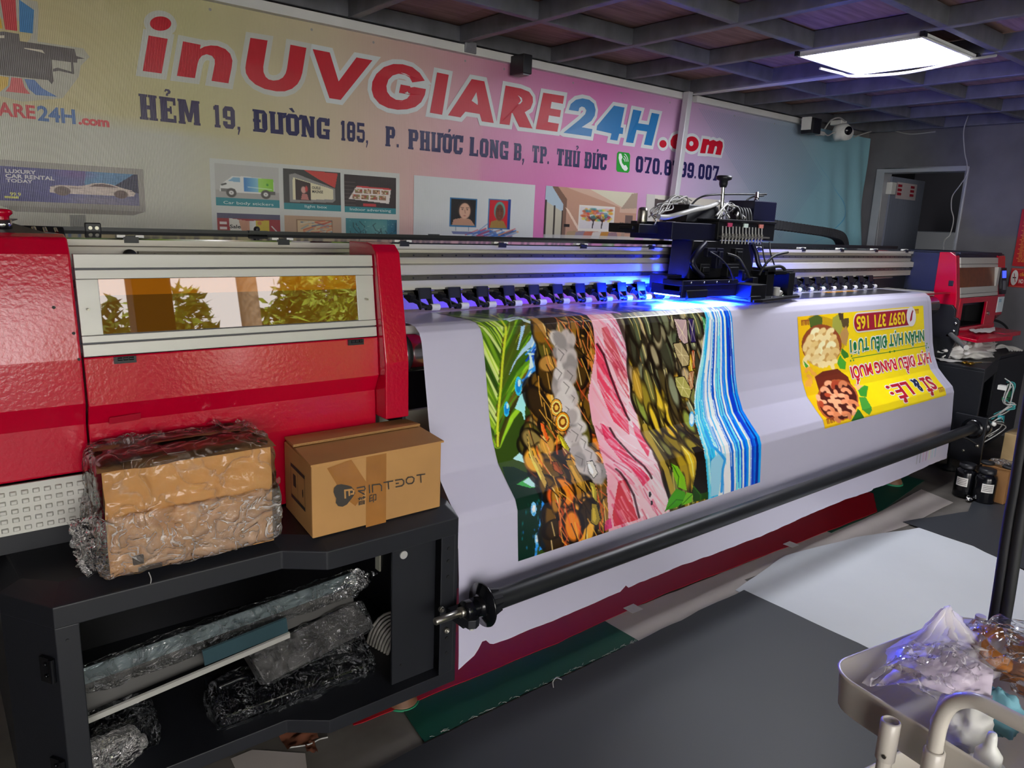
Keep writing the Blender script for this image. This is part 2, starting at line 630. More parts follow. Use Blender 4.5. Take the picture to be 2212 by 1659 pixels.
def slab_text(mb, word, box, fnz, col, marks=(), wide=None, m=0):
    """word of block letters in box (u0, v0, u1, v1); marks: (index, kind) Vietnamese signs"""
    u0, v0, u1, v1 = box
    wd = [dict({'.': .42, ',': .42, '1': .62, 'M': 1.3}, **(wide or {})).get(ch, 1.0) for ch in word]
    gap = 0.1
    tot = sum(wd) + gap * (len(word) - 1)
    k = (u1 - u0) / tot
    h = v1 - v0
    x = u0
    z = 0.0016
    for i, ch in enumerate(word):
        for p in SLAB[ch]:
            z += 1.2e-5
            zz = z
            mb.poly([(x + a * wd[i] * k * .93, v0 + b * h) for a, b in p], lambda u, v: fnz(u, v, zz), m, col)
        for j, kind in marks:
            if j == i:
                cx, w = x + wd[i] * k * .5, k * .93
                P = {'hook': [[(-.2, 1.22), (-.12, 1.32), (.1, 1.32), (.2, 1.24), (.16, 1.16), (.04, 1.12), (.02, 1.05), (-.12, 1.05), (-.1, 1.13), (.04, 1.2), (0, 1.25), (-.08, 1.25), (-.12, 1.2)]],
                     'grave': [[(-.3, 1.24), (-.04, 1.28), (.16, 1.1), (.0, 1.07)]], 'acute': [[(.0, 1.07), (.16, 1.1), (.3, 1.24), (.05, 1.26)]],
                     'horn': [[(.44, .86), (.5, 1.0), (.72, 1.02), (.7, .86), (.6, .78), (.44, .74)]], 'bar': [[(-.56, .44), (0.0, .44), (0.0, .57), (-.56, .57)]]}[kind]
                for p in P:
                    z += 1.2e-5
                    zz = z
                    mb.poly([(cx + a * w, v0 + b * h) for a, b in p], lambda u, v: fnz(u, v, zz), m, col)
        x += (wd[i] + gap) * k


# ---------------------------------------------------------------- a small painter for printed pictures
class Canvas:
    def __init__(s, w, h, bg='#ffffff'):
        s.w, s.h = w, h
        s.a = np.ones((h, w, 3)) * np.array(s.rgb(bg))
        s.X, s.Y = np.meshgrid((np.arange(w) + .5) / w, (np.arange(h) + .5) / h)
        s.asp = w / h

    @staticmethod
    def rgb(c):
        if isinstance(c, str):
            c = c.lstrip('#')
            return [int(c[i:i + 2], 16) / 255 for i in (0, 2, 4)]
        return list(c)

    def _win(s, x0, y0, x1, y1):
        i0, i1 = max(0, int(x0 * s.w) - 1), min(s.w, int(x1 * s.w) + 2)
        j0, j1 = max(0, int(y0 * s.h) - 1), min(s.h, int(y1 * s.h) + 2)
        return (slice(j0, max(j0, j1)), slice(i0, max(i0, i1)))

    def _mix(s, w, k, c):
        k = np.clip(k, 0, 1)[..., None]
        s.a[w] = s.a[w] * (1 - k) + np.array(s.rgb(c)) * k

    def poly(s, pts, c, a=1.0):
        xs, ys = [p[0] for p in pts], [p[1] for p in pts]
        w = s._win(min(xs), min(ys), max(xs), max(ys))
        X, Y = s.X[w], s.Y[w]
        ins = np.zeros(X.shape, bool)
        n = len(pts)
        for i in range(n):
            x0, y0 = pts[i]
            x1, y1 = pts[(i + 1) % n]
            if y0 == y1:
                continue
            ins ^= ((y0 > Y) != (y1 > Y)) & (X < (x1 - x0) * (Y - y0) / (y1 - y0) + x0)
        s._mix(w, ins * a, c)

    def rect(s, x0, y0, x1, y1, c, a=1.0):
        s.poly([(x0, y0), (x1, y0), (x1, y1), (x0, y1)], c, a)

    def ell(s, cx, cy, rx, ry, c, a=1.0, rot=0.0, soft=0.0, rim=None):
        r = max(rx, ry) * 1.05 * max(1, s.asp)
        w = s._win(cx - r, cy - r * s.asp, cx + r, cy + r * s.asp)
        dx, dy = s.X[w] - cx, (s.Y[w] - cy) / s.asp
        ry_ = ry / s.asp
        co, si = math.cos(rot), math.sin(rot)
        d = np.sqrt(((dx * co + dy * si) / rx) ** 2 + ((-dx * si + dy * co) / ry_) ** 2)
        k = np.clip((1 - d) / max(soft, 1.5 / (s.w * min(rx, ry_))), 0, 1)
        s._mix(w, k * a, c)
        if rim:
            s._mix(w, a * np.clip(1 - np.abs(d - .88) / .12, 0, 1), rim)

    def line(s, pts, width, c, a=1.0, taper=0.0):
        n = len(pts) - 1
        for i in range(n):
            (x0, y0), (x1, y1) = pts[i], pts[i + 1]
            wd = width * (1 - taper * i / max(1, n))
            w = s._win(min(x0, x1) - wd, min(y0, y1) - wd * s.asp, max(x0, x1) + wd, max(y0, y1) + wd * s.asp)
            X, Y = s.X[w], s.Y[w] / s.asp
            y0, y1 = y0 / s.asp, y1 / s.asp
            dx, dy = x1 - x0, y1 - y0
            t = np.clip(((X - x0) * dx + (Y - y0) * dy) / (dx * dx + dy * dy + 1e-12), 0, 1)
            d = np.hypot(X - x0 - t * dx, Y - y0 - t * dy)
            s._mix(w, a * np.clip((wd / 2 - d) * s.w + .5, 0, 1), c)

    def grad(s, x0, y0, x1, y1, c0, c1, horiz=True, a=1.0):
        w = s._win(x0, y0, x1, y1)
        m = (s.X[w] >= x0) & (s.X[w] <= x1) & (s.Y[w] >= y0) & (s.Y[w] <= y1)
        t = ((s.X[w] - x0) / (x1 - x0) if horiz else (s.Y[w] - y0) / (y1 - y0))[..., None]
        c = np.array(s.rgb(c0)) * (1 - t) + np.array(s.rgb(c1)) * t
        k = (m * a)[..., None]
        s.a[w] = s.a[w] * (1 - k) + c * k

    def noise(s, amp, cells=12, seed=0):
        r = np.random.RandomState(seed)
        g = r.rand(cells + 2, cells + 2)
        x, y = s.X * cells, s.Y * cells
        i, j = x.astype(int), y.astype(int)
        fx, fy = x - i, y - j
        n = g[j, i] * (1 - fx) * (1 - fy) + g[j, i + 1] * fx * (1 - fy) + g[j + 1, i] * (1 - fx) * fy + g[j + 1, i + 1] * fx * fy
        s.a = np.clip(s.a * (1 + amp * (n - .5)[..., None] * 2), 0, 1)

    def contrast(s, k, mid=.42):
        g = s.a.mean(axis=2, keepdims=True)
        s.a = np.clip(g + (s.a - g) * (1 + (k - 1) * .6), 0, 1)
        s.a = np.clip((s.a - mid) * k + mid + .02, 0, 1)

    def lay(s, mb, fn, m=0):
        """lay the picture on a surface: fn(u, v), u to the right, v downward"""
        c = lin_np(s.a)
        h, w = s.h, s.w
        n = len(mb.v)
        mb.v += [fn((i + .5 - (i == 0) * .5 + (i == w - 1) * .5) / w, (j + .5 - (j == 0) * .5 + (j == h - 1) * .5) / h) for j in range(h) for i in range(w)]
        k = [(n + j * w + i, n + (j + 1) * w + i, n + (j + 1) * w + i + 1, n + j * w + i + 1) for j in range(h - 1) for i in range(w - 1)]
        mb.f += k
        mb.mi += [m] * len(k)
        mb.sm += [True] * len(k)
        mb.c += [tuple(q) for q in c.reshape(-1, 3)]


M = {}
M['galv'] = mat('galvanised_steel', '#8f9096', .45, .55, .25, 9, .15, 60)
M['alu'] = mat('brushed_aluminium', '#bebdb6', .45, .3, .06, 3, .08, 40, .0006, stretch=(.15, 1, 6))
M['alu_dirty'] = mat('worn_aluminium', '#d0cfca', .42, .35, .1, 2.0, .1, 50, .0006, stretch=(.4, 2, 8), var_col='#b9b2a2')
M['red'] = mat('red_powder_coat', '#b80229', .17, 0, .04, 3, .3, 95, .002, .5, .2)
M['red_dark'] = mat('dull_red_paint', '#a8152c', .35, 0, .08, 3, .15, 90, .001)
M['black'] = mat('black_powder_coat', '#1a1c22', .48, .1, .1, 8, .12, 240, .0008)
M['black_gloss'] = mat('black_gloss', '#0d0e12', .16, 0, 0)
M['black_plastic'] = mat('black_plastic', '#17181d', .42, 0, .1, 10)
M['navy'] = mat('dark_blue_steel', '#262b3d', .45, .2, .1, 6)
M['chrome'] = mat('chrome', '#d6d6d6', .14, 1.0)
M['steel'] = mat('machined_steel', '#a9a59a', .3, .95, .08, 20)
M['rubber'] = mat('black_rubber', '#141518', .6, 0, .15, 20, .2, 90)
M['white_plastic'] = mat('white_plastic', '#dcdcd6', .35, 0, .04, 8)
M['brass'] = mat('brass', '#c9a23a', .25, .95)
M['cable_white'] = mat('pale_cable', '#aaa9a6', .45)
M['card'] = mat('brown_cardboard', '#b3854d', .75, 0, .1, 5, .1, 60, .001)
M['card_dark'] = mat('dull_cardboard', '#8a6238', .8, 0, .15, 6, .12, 60, .001)


# ================================================================ the room
M['concrete'] = mat('concrete_floor', '#77726b', .75, 0, .25, 4, .2, 40, .003, var_col='#57524c')
M['render'] = mat('cement_render', '#77757a', .85, 0, .3, 2.2, .25, 30, .004, var_col='#5b5a5e')
M['backwall'] = mat('grey_back_wall', '#6c6a68', .85, 0, .2, 3, .2, 30, .004)
M['ply'] = mat('plank_deck', '#a5847a', .7, 0, .25, 3, .1, 30, .001, stretch=(1.2, 14, 1), var_col='#7d6158')
M['beam'] = mat('steel_joist', '#74757c', .5, .35, .2, 12, .15, 70, .001, stretch=(1, 1, .6))
M['trim'] = mat('white_channel', '#d8d8d6', .45, 0, .06, 4)
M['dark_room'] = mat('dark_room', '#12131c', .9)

fl = MB().box((-6.0, -14.0, -0.1), (14.0, 3.42, 0)).build('floor', M['concrete'])
struct(fl, 'worn grey concrete floor of the print shop', 'floor')
wb = MB().box((-2.2, 3.32, 0), (6.6, 3.42, 2.46)).build('wall_back', M['backwall'])
struct(wb, 'grey wall behind the printed banner', 'wall')
wl = MB().box((-2.3, -2.3, 0), (-2.2, 3.42, 2.46)).build('wall_left_blocker', M['render'])  # out of view, added to hold back light from the left
struct(wl, 'unseen grey rendered wall added at the left end to limit the light', 'wall')
DY0, DY1, DZ = 2.4797, 3.2067, 2.0675
wr = MB()
wr.box((6.6, -2.3, 0), (6.72, DY0 + .02, 2.46))
wr.box((6.6, DY1 - .02, 0), (6.72, 3.42, 2.46))
wr.box((6.6, DY0 + .02, DZ - .02), (6.72, DY1 - .02, 2.46))
struct(wr.build('wall_right', M['render']), 'stained grey cement wall with the doorway', 'wall')
ce = MB()
for i in range(47):
    x = -2.2 + i * .19
    ce.box((x, -2.3, 2.44 + .001 * (i % 3)), (x + .187, 3.42, 2.47))
struct(ce.build('ceiling', M['ply']), 'brown plank deck above the steel joists', 'ceiling')

# joists, 0.6 m apart both ways
for k in range(14):
    x = 2.272 + (k - 6) * .6045
    if x > 6.58:
        break
    b = MB().box((x - .02, -2.3, 2.36), (x + .02, 3.3, 2.44)).build('ceiling_beam', M['beam'], bevel=.004)
    struct(b, 'grey steel joist running towards the banner wall', 'beam')
for k in range(10):
    y = 3.31 - .02 - k * .599
    b = MB().box((-2.19, y - .02, 2.364), (6.59, y + .02, 2.437)).build('ceiling_beam', M['beam'], bevel=.004)
    struct(b, 'grey steel joist running along the printer', 'beam')
    # weld scars where the joists meet
# white channel along the top of the banner, and the square post in front of it
t1 = MB().box((-2.19, 3.255, 2.312), (4.07, 3.3, 2.352)).box((1.0, 3.252, 2.318), (1.003, 3.256, 2.35)).build('trim_1', M['trim'], bevel=.003)
struct(t1, 'white channel along the top of the banner, long left run', 'trim')
t2 = MB().box((4.13, 3.255, 2.312), (5.56, 3.3, 2.352)).build('trim_2', M['trim'], bevel=.003)
struct(t2, 'white channel along the top of the banner, right of the post', 'trim')
t3 = MB().box((4.1, 1.6, 2.352), (4.14, 3.27, 2.362)).build('trim_3', M['trim'])
struct(t3, 'pale flat strip under the joist that meets the post', 'trim')
pt = [(3.972, 3.22, 2.3176), (4.0249, 3.22, 2.3243), (3.9193, 3.22, 1.679), (4.0038, 3.22, 1.683)]
M['post'] = mat('grey_post', '#c9c9cc', .4, .2, .06, 5)
x0, x1, xb0, xb1 = pt[0][0], pt[1][0], pt[2][0], pt[3][0]
sl = (xb0 - x0) / (pt[2][2] - pt[0][2])
w = .045
zb = 0.0
xb = x0 + sl * (zb - pt[0][2])
po = MB().loft([[(xb, 3.2, zb), (xb + w, 3.2, zb), (xb + w, 3.245, zb), (xb, 3.245, zb)], [(x0, 3.2, 2.352), (x0 + w, 3.2, 2.352), (x0 + w, 3.245, 2.352), (x0, 3.245, 2.352)]])
po = po.build('post', M['post'], bevel=.004)
tag(po, 'pale square steel post standing in front of the pink banner', 'post')
cp = [(2.2709, 3.26, 2.3438), (2.3403, 3.26, 2.3161)]
st = MB().box((cp[0][0], 3.246, cp[1][2]), (cp[1][0], 3.3, 2.37)).build('trim_4', M['galv'], bevel=.003)
struct(st, 'grey steel bracket breaking the white channel', 'trim')

# ---------------------------------------------------------------- doorway
M['frame'] = mat('grey_door_frame', '#a9abb0', .45, .1, .08, 5)
fr = MB()
yi0, yi1, zi = 2.4987, 3.1396, 2.0319
for a, b in (((6.585, DY0, 0), (6.73, yi0, DZ)), ((6.585, yi1, 0), (6.73, DY1, DZ)), ((6.585, yi0, zi), (6.73, yi1, DZ))):
    fr.box(a, b)
d1 = fr.build('door_1', M['frame'], bevel=.004, origin=(6.6, DY0, 0))
struct(d1, 'grey metal door frame in the cement wall, its door open inward', 'door')
lf = [(6.9, 3.2074, 1.9809), (7.25, 3.1279, 1.9622), (6.9, 3.2025, 1.4038)]
a, b = Vector((6.72, yi1 - .015)), Vector((lf[1][0], lf[1][1]))
dr = (b - a).normalized()
nn = Vector((-dr.y, dr.x))
M['leaf'] = mat('grey_door_leaf', '#7a8090', .4, .1, .08, 3, stretch=(30, 30, .3))
lfm = MB()
q = [a, a + dr * .66, a + dr * .66 + nn * .035, a + nn * .035]
lfm.loft([[(p.x, p.y, .01) for p in q], [(p.x, p.y, zi - .02) for p in q]])
leaf = lfm.build('door_leaf', M['leaf'], d1, bevel=.003)
M['label_red'] = mat('red_and_white_label', '#b8aeb0', .5)
c0 = a + dr * .1 - nn * .002
c1 = a + dr * .5 - nn * .002
lb = MB().loft([[(c0.x, c0.y, zi - .2), (c1.x, c1.y, zi - .2)], [(c0.x, c0.y, zi - .06), (c1.x, c1.y, zi - .06)]], cap=False, close=False)
for k in range(2):
    p0, p1 = a + dr * (.12 + .25 * k) - nn * .004, a + dr * (.2 + .25 * k) - nn * .004
    for j in range(3):
        z0 = zi - .17 + j * .035
        lb.loft([[(p0.x, p0.y, z0), (p1.x, p1.y, z0)], [(p0.x, p0.y, z0 + .022), (p1.x, p1.y, z0 + .022)]], 1, cap=False, close=False)
lb.build('label', [M['label_red'], M['red_dark']], d1)
hg = MB()
for z in (1.86, 1.0, .25):
    hg.box((6.66, yi1 - .05, z), (6.74, yi1 + .0, z + .1))
hg.build('hinge', M['white_plastic'], d1, bevel=.004)
dk = MB()
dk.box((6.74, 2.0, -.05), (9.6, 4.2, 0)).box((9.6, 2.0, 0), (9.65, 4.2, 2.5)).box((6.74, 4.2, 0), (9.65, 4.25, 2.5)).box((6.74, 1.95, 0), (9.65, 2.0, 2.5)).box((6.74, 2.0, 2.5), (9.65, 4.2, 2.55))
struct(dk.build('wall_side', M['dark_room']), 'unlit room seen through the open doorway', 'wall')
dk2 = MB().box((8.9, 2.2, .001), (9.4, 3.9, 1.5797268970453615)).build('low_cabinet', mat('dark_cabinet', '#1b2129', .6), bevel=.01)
tag(dk2, 'low grey cabinet in the dark room beyond the doorway', 'cabinet')

# ---------------------------------------------------------------- ceiling lamp
M['diff'] = glow('light_diffuser', '#f4f7ff', 36.0)
M['diff_fill'] = glow('added_fill_diffuser', '#f4f7ff', 7.0)  # weaker glow of the second panel, an added fill behind the camera
for i, (cx, cy, lab) in enumerate(((3.77, 1.865, 'square white light panel glowing in the joist grid above the printer'), (1.35, -1.0, 'unseen square fill light added in the joists near the open front'))):
    t = thing('ceiling_light', lab, 'ceiling light', (cx, cy, 2.36))
    h = .292
    f_ = MB()
    for a, b in (((-h, -h), (h, -h + .009)), ((-h, h - .009), (h, h)), ((-h, -h + .009), (-h + .009, h - .009)), ((h - .009, -h + .009), (h, h - .009))):
        f_.box((cx + a[0], cy + a[1], 2.3375), (cx + b[0], cy + b[1], 2.347))
    f_.build('frame', M['white_plastic'], t)
    k_ = h - .008
    MB().add([(cx - k_, cy - k_, 2.338), (cx - k_, cy + k_, 2.338), (cx + k_, cy + k_, 2.338), (cx + k_, cy - k_, 2.338)], [(0, 1, 2, 3)]).build('diffuser', M['diff' if i == 0 else 'diff_fill'], t, fixn=False)
    MB().box((cx - h, cy - h, 2.345), (cx + h, cy + h, 2.36)).build('back_plate', M['white_plastic'], t)
    if i == 0:
        for sx, sy in ((-1, 1), (-1, -1), (1, -1)):
            MB().box((cx + sx * h - .015, cy + sy * h - .01, 2.34), (cx + sx * h + .015, cy + sy * h + .01, 2.366)).build('hook', M['black_plastic'], t)
cb = MB().tube(smooth_path([(3.7482, 2.1914, 2.33), (3.8877, 2.1521, 2.32), (3.9488, 2.1074, 2.31), (4.0184, 1.8794, 2.31), (3.9364, 1.5715, 2.315), (4.0786, 1.4995, 2.35)]), .007)
tag(cb.build('power_cable', M['cable_white']), 'pale power cable sagging below the bright ceiling panel', 'cable')

# ---------------------------------------------------------------- the big printed banner
BZ0, BZ1, BX0, BX1 = .55, 2.318, -2.1, 6.56


def wall_pt(u, v, d=0.0):
    """banner point at x = u, height v, d in front of the cloth; the right end hangs free in folds"""
    y = 3.29 - d
    y += .008 * fbm(u * 1.1, v * 1.6, 3.0)
    if u > 5.75:
        k = min(1, (u - 5.75) / .8)
        s = max(0, 2.32 - v)
        y -= k * (.05 * s + .022 * math.sin(u * 26 - s * 5.0) * min(1, .25 + s * 1.3))
    return (u, y, v)


_bk = [(-2.1, '#b7a679'), (.2, '#c3b489'), (.85, '#c2bb8e'), (1.4, '#c7b99c'), (1.95, '#cda6a4'), (2.6, '#cc82ab'), (3.2, '#cc74ad'), (3.7, '#c993bd'), (4.3, '#b9a5c4'), (4.9, '#a9b0c4'), (5.4, '#9fb8c6'), (5.8, '#8fbccb'), (6.6, '#8cc0cc')]


def bcol(u, v):
    x = BX0 + u * (BX1 - BX0)
    z = BZ0 + v * (BZ1 - BZ0)
    xx = x + .35 * (2.3 - z) * (0 if x < 2.4 else 1) - .12
    for (a, ca), (b, cb_) in zip(_bk, _bk[1:]):
        if xx <= b or b == 6.6:
            t = min(1, max(0, (xx - a) / (b - a)))
            c = np.array(Canvas.rgb(ca)) * (1 - t) + np.array(Canvas.rgb(cb_)) * t
            break
    if x < 1.38:
        k = min(1, max(0, (1.86 - z - .05 * (x - .3)) / .05)) * (1 - max(0, (x - .9) / .48))
        c = c * (1 - .85 * k) + np.array((.74, .74, .71)) * .85 * k
        y = min(1, max(0, (1.95 - z) / .02)) * min(1, max(0, (z - 1.86) / .03))
        c = c * (1 + .0 * y)
    if 2.0 < x < 3.9:
        k = max(0, 1 - abs(x - 2.9) / .9) * max(0, min(1, (2.0 - z) / .5))
        c = c * (1 - .35 * k) + np.array((.82, .42, .66)) * .35 * k
    return tuple(lin_np(c))


bn = MB()
bn.grid(lambda u, v: wall_pt(BX0 + u * (BX1 - BX0), BZ0 + v * (BZ1 - BZ0)), 260, 56, col=bcol)
RED, BLUE, NAVY, PALE = lin('#c1122a'), lin('#2376b4'), lin('#221f52'), lin('#cfd5d6')
PALE_L = lin('#c4c5bf')
head = [
    ('red', [(0.8984, 2.2025), (0.8966, 2.1954), (0.8923, 2.1883), (0.8857, 2.1817), (0.8773, 2.1761), (0.8677, 2.1718), (0.8575, 2.1691), (0.8475, 2.1682), (0.8383, 2.1692), (0.8305, 2.1719), (0.8247, 2.1762), (0.8213, 2.1818), (0.8204, 2.1883), (0.8221, 2.1952), (0.8263, 2.2022), (0.8328, 2.2087), (0.841, 2.2144), (0.8505, 2.2187), (0.8606, 2.2215), (0.8706, 2.2225), (0.8799, 2.2216), (0.8878, 2.219), (0.8938, 2.2147), (0.8974, 2.209)], ()), ('red', [(0.8129, 2.1444), (0.882, 2.1442), (0.8523, 2.0132), (0.7843, 2.0124)], ()),
    ('red', [(0.9391, 2.1451), (1.0064, 2.1436), (1.0028, 2.1273), (1.0208, 2.1393), (1.0457, 2.1478), (1.0727, 2.1506), (1.1037, 2.1438), (1.1221, 2.1288), (1.1309, 2.1039), (1.1263, 2.0749), (1.1117, 2.0131), (1.0436, 2.0133), (1.0592, 2.0809), (1.0591, 2.0968), (1.0489, 2.1091), (1.0276, 2.1117), (1.0089, 2.1028), (0.9972, 2.0872), (0.9911, 2.0705), (0.9782, 2.0141), (0.9096, 2.0129)], ()),
    ('red', [(1.2091, 2.2049), (1.2823, 2.2068), (1.2595, 2.099), (1.2601, 2.0783), (1.2686, 2.0607), (1.2819, 2.0521), (1.3024, 2.0504), (1.3256, 2.0562), (1.3445, 2.0686), (1.3567, 2.0861), (1.3633, 2.1061), (1.3819, 2.2069), (1.4544, 2.2063), (1.4328, 2.0993), (1.4241, 2.0743), (1.4101, 2.0508), (1.3858, 2.029), (1.3523, 2.0138), (1.315, 2.0089), (1.2647, 2.0119), (1.2247, 2.0241), (1.1987, 2.0425), (1.1855, 2.0632), (1.1832, 2.0834), (1.1866, 2.1044)], ()),
    ('red', [(1.4834, 2.2059), (1.5639, 2.2051), (1.6065, 2.0899), (1.6944, 2.2047), (1.7755, 2.2048), (1.6159, 2.0117), (1.5611, 2.0124)], ()),
    ('red', [(2.06, 2.1555), (2.0297, 2.1871), (1.9882, 2.207), (1.9361, 2.2118), (1.8849, 2.2055), (1.8347, 2.184), (1.7962, 2.1485), (1.7754, 2.1111), (1.7715, 2.076), (1.7824, 2.0451), (1.8128, 2.0187), (1.8576, 2.0053), (1.9089, 2.0033), (1.9611, 2.0114), (2.0081, 2.0281), (2.0405, 2.0539), (2.061, 2.0904), (2.0666, 2.1178), (1.9253, 2.1202), (1.9159, 2.0811), (1.9768, 2.0795), (1.9606, 2.0607), (1.9345, 2.0493), (1.9, 2.0478), (1.8698, 2.0596), (1.8529, 2.0775), (1.8489, 2.1027), (1.86, 2.1322), (1.8824, 2.154), (1.9135, 2.1664), (1.948, 2.1667), (1.9742, 2.1577), (1.989, 2.1375)], ()),
    ('red', [(2.1307, 2.2042), (2.2015, 2.2033), (2.1653, 2.0097), (2.0928, 2.0113)], ()),
    ('red', [(2.3417, 2.2035), (2.4231, 2.2038), (2.4929, 2.0061), (2.4143, 2.0059), (2.3995, 2.0406), (2.3075, 2.0412), (2.2771, 2.0098), (2.2006, 2.0112)], [[(2.3736, 2.1436), (2.3326, 2.0809), (2.3892, 2.0806)]]),
    ('red', [(2.5634, 2.2025), (2.6676, 2.2018), (2.727, 2.1927), (2.7546, 2.1693), (2.7584, 2.1427), (2.7431, 2.1083), (2.7034, 2.0847), (2.7642, 2.0068), (2.6708, 2.0053), (2.6199, 2.0697), (2.6126, 2.0715), (2.6013, 2.0076), (2.5321, 2.0066)], [[(2.6297, 2.1629), (2.6551, 2.163), (2.6775, 2.1541), (2.682, 2.1386), (2.6681, 2.1235), (2.6429, 2.1178), (2.6226, 2.1169)]]),
    ('red', [(2.8285, 2.2017), (2.9853, 2.2044), (2.9788, 2.1616), (2.8931, 2.1622), (2.8877, 2.1267), (2.9669, 2.1266), (2.9616, 2.0883), (2.8785, 2.0884), (2.873, 2.0528), (2.9562, 2.0522), (2.9473, 2.0078), (2.787, 2.0065)], ()),
    ('blue', [(3.0258, 2.1351), (3.0384, 2.1678), (3.0777, 2.1961), (3.1302, 2.2106), (3.1847, 2.2095), (3.2255, 2.1934), (3.2404, 2.1604), (3.2353, 2.1276), (3.2103, 2.0953), (3.1354, 2.0525), (3.2221, 2.0508), (3.2139, 2.0077), (2.9941, 2.0073), (3.1166, 2.093), (3.1565, 2.1266), (3.1648, 2.1488), (3.1496, 2.1629), (3.1262, 2.1654), (3.1077, 2.1553), (3.1016, 2.1361)], ()),
    ('blue', [(3.3952, 2.2033), (3.4895, 2.2037), (3.4658, 2.0871), (3.4915, 2.0864), (3.4868, 2.049), (3.4553, 2.0486), (3.4417, 2.0065), (3.3769, 2.007), (3.3876, 2.043), (3.2559, 2.0488), (3.2601, 2.0737)], [[(3.4149, 2.1563), (3.336, 2.0888), (3.4025, 2.0871)]]),
    ('blue', [(3.5657, 2.2016), (3.6406, 2.2009), (3.6197, 2.1271), (3.7166, 2.1278), (3.7352, 2.2017), (3.8089, 2.2015), (3.7586, 2.006), (3.6854, 2.0063), (3.7079, 2.0866), (3.6092, 2.0862), (3.5871, 2.0059), (3.519, 2.0053)], ()),
    ('red', [(3.9015, 2.0303), (3.8999, 2.021), (3.8931, 2.0127), (3.8821, 2.0065), (3.8686, 2.0035), (3.8547, 2.0041), (3.8426, 2.0081), (3.8339, 2.015), (3.8301, 2.0237), (3.8317, 2.0329), (3.8384, 2.0412), (3.8493, 2.0473), (3.8627, 2.0504), (3.8765, 2.0499), (3.8888, 2.0459), (3.8976, 2.039)], ()),
    ('red', [(4.0826, 2.1034), (4.0423, 2.1067), (3.9939, 2.1006), (3.9571, 2.0838), (3.9379, 2.0533), (3.9433, 2.0269), (3.969, 2.0094), (4.0118, 2.0047), (4.0656, 2.0107), (4.0886, 2.0249), (4.0696, 2.0536), (4.0413, 2.0419), (4.0116, 2.0422), (4.0003, 2.0532), (4.0103, 2.0662), (4.0372, 2.0718), (4.0679, 2.0656)], ()),
    ('red', [(4.2297, 2.0605), (4.2287, 2.0466), (4.2217, 2.0333), (4.2093, 2.0216), (4.1926, 2.0126), (4.1729, 2.007), (4.1518, 2.0052), (4.1312, 2.0073), (4.1127, 2.0132), (4.0977, 2.0222), (4.0873, 2.0338), (4.0825, 2.0469), (4.0836, 2.0606), (4.0904, 2.0737), (4.1025, 2.0852), (4.1188, 2.0941), (4.1382, 2.0999), (4.1591, 2.1019), (4.1798, 2.1001), (4.1986, 2.0944), (4.214, 2.0854), (4.2247, 2.0738)], [[(4.1724, 2.057), (4.1705, 2.0489), (4.1632, 2.0424), (4.1524, 2.0392), (4.1411, 2.0403), (4.1322, 2.0454), (4.1281, 2.053), (4.1299, 2.0611), (4.1372, 2.0676), (4.1479, 2.0707), (4.1593, 2.0697), (4.1682, 2.0647)]]),
    ('red', [(4.27, 2.0984), (4.3366, 2.0992), (4.3415, 2.0883), (4.3844, 2.1018), (4.4204, 2.0939), (4.4549, 2.1041), (4.4893, 2.0959), (4.4973, 2.0678), (4.4815, 2.0087), (4.4189, 2.0086), (4.4331, 2.0557), (4.423, 2.0643), (4.4074, 2.0597), (4.3937, 2.0097), (4.3293, 2.0086), (4.3426, 2.0602), (4.3311, 2.0654), (4.3165, 2.0566), (4.3085, 2.0056), (4.2508, 2.0032)], ()),
]
for i, (c, pts, holes) in enumerate(head):
    wdt = .021 if i < 13 else .019
    outline(bn, pts, wdt, wall_pt, PALE_L if i < 4 else PALE, .0015 + .0001 * (i % 2) * 8)
    for h_ in holes:
        bn.poly(h_, lambda u, v: wall_pt(u, v, .0035), 0, PALE)
    bn.poly(pts, lambda u, v: wall_pt(u, v, .0032), 0, RED if c == 'red' else BLUE)
for word, box, marks, wd in (
        ('HEM', (0.7663, 1.8336, 0.9954, 1.928), [(1, 'hook')], {}),
        ('19,', (1.0457, 1.8342, 1.1662, 1.9224), [], {}),
        ('DUONG', (1.2121, 1.834, 1.5653, 1.9249), [(0, 'bar'), (1, 'horn'), (2, 'horn'), (2, 'grave')], {}),
        ('185,', (1.6157, 1.8357, 1.7632, 1.9234), [], {}),
        ('P.', (1.8478, 1.8311, 1.9316, 1.9231), [], {}),
        ('PHUOC', (1.9733, 1.8289, 2.3027, 1.9225), [(2, 'horn'), (3, 'horn'), (3, 'acute')], {}),
        ('LONG', (2.3407, 1.8276, 2.6035, 1.922), [], {}),
        ('B,', (2.6415, 1.8298, 2.7245, 1.9195), [], {}),
        ('TP.', (2.7702, 1.8277, 2.9066, 1.9188), [], {}),
        ('THU', (2.9543, 1.8268, 3.1384, 1.9181), [(2, 'hook')], {}),
        ('DUC', (3.1747, 1.8266, 3.3638, 1.919), [(0, 'bar'), (1, 'horn'), (1, 'acute')], {}),
        ('070.8739.007', (3.6231, 1.835, 4.4818, 1.9338), [], {})):
    c = lin('#453c5c') if box[0] < 1.2 else NAVY
    slab_text(bn, word, box, wall_pt, c, marks, wd)
ic = (3.4466, 1.8258, 3.5671, 1.9446)
iw, ih = ic[2] - ic[0], ic[3] - ic[1]
rr = .012
bn.poly([(ic[0] + rr, ic[1]), (ic[2] - rr, ic[1]), (ic[2], ic[1] + rr), (ic[2], ic[3] - rr), (ic[2] - rr, ic[3]), (ic[0] + rr, ic[3]), (ic[0], ic[3] - rr), (ic[0], ic[1] + rr)],
        lambda u, v: wall_pt(u, v, .0018), 0, lin('#1f9a2c'))
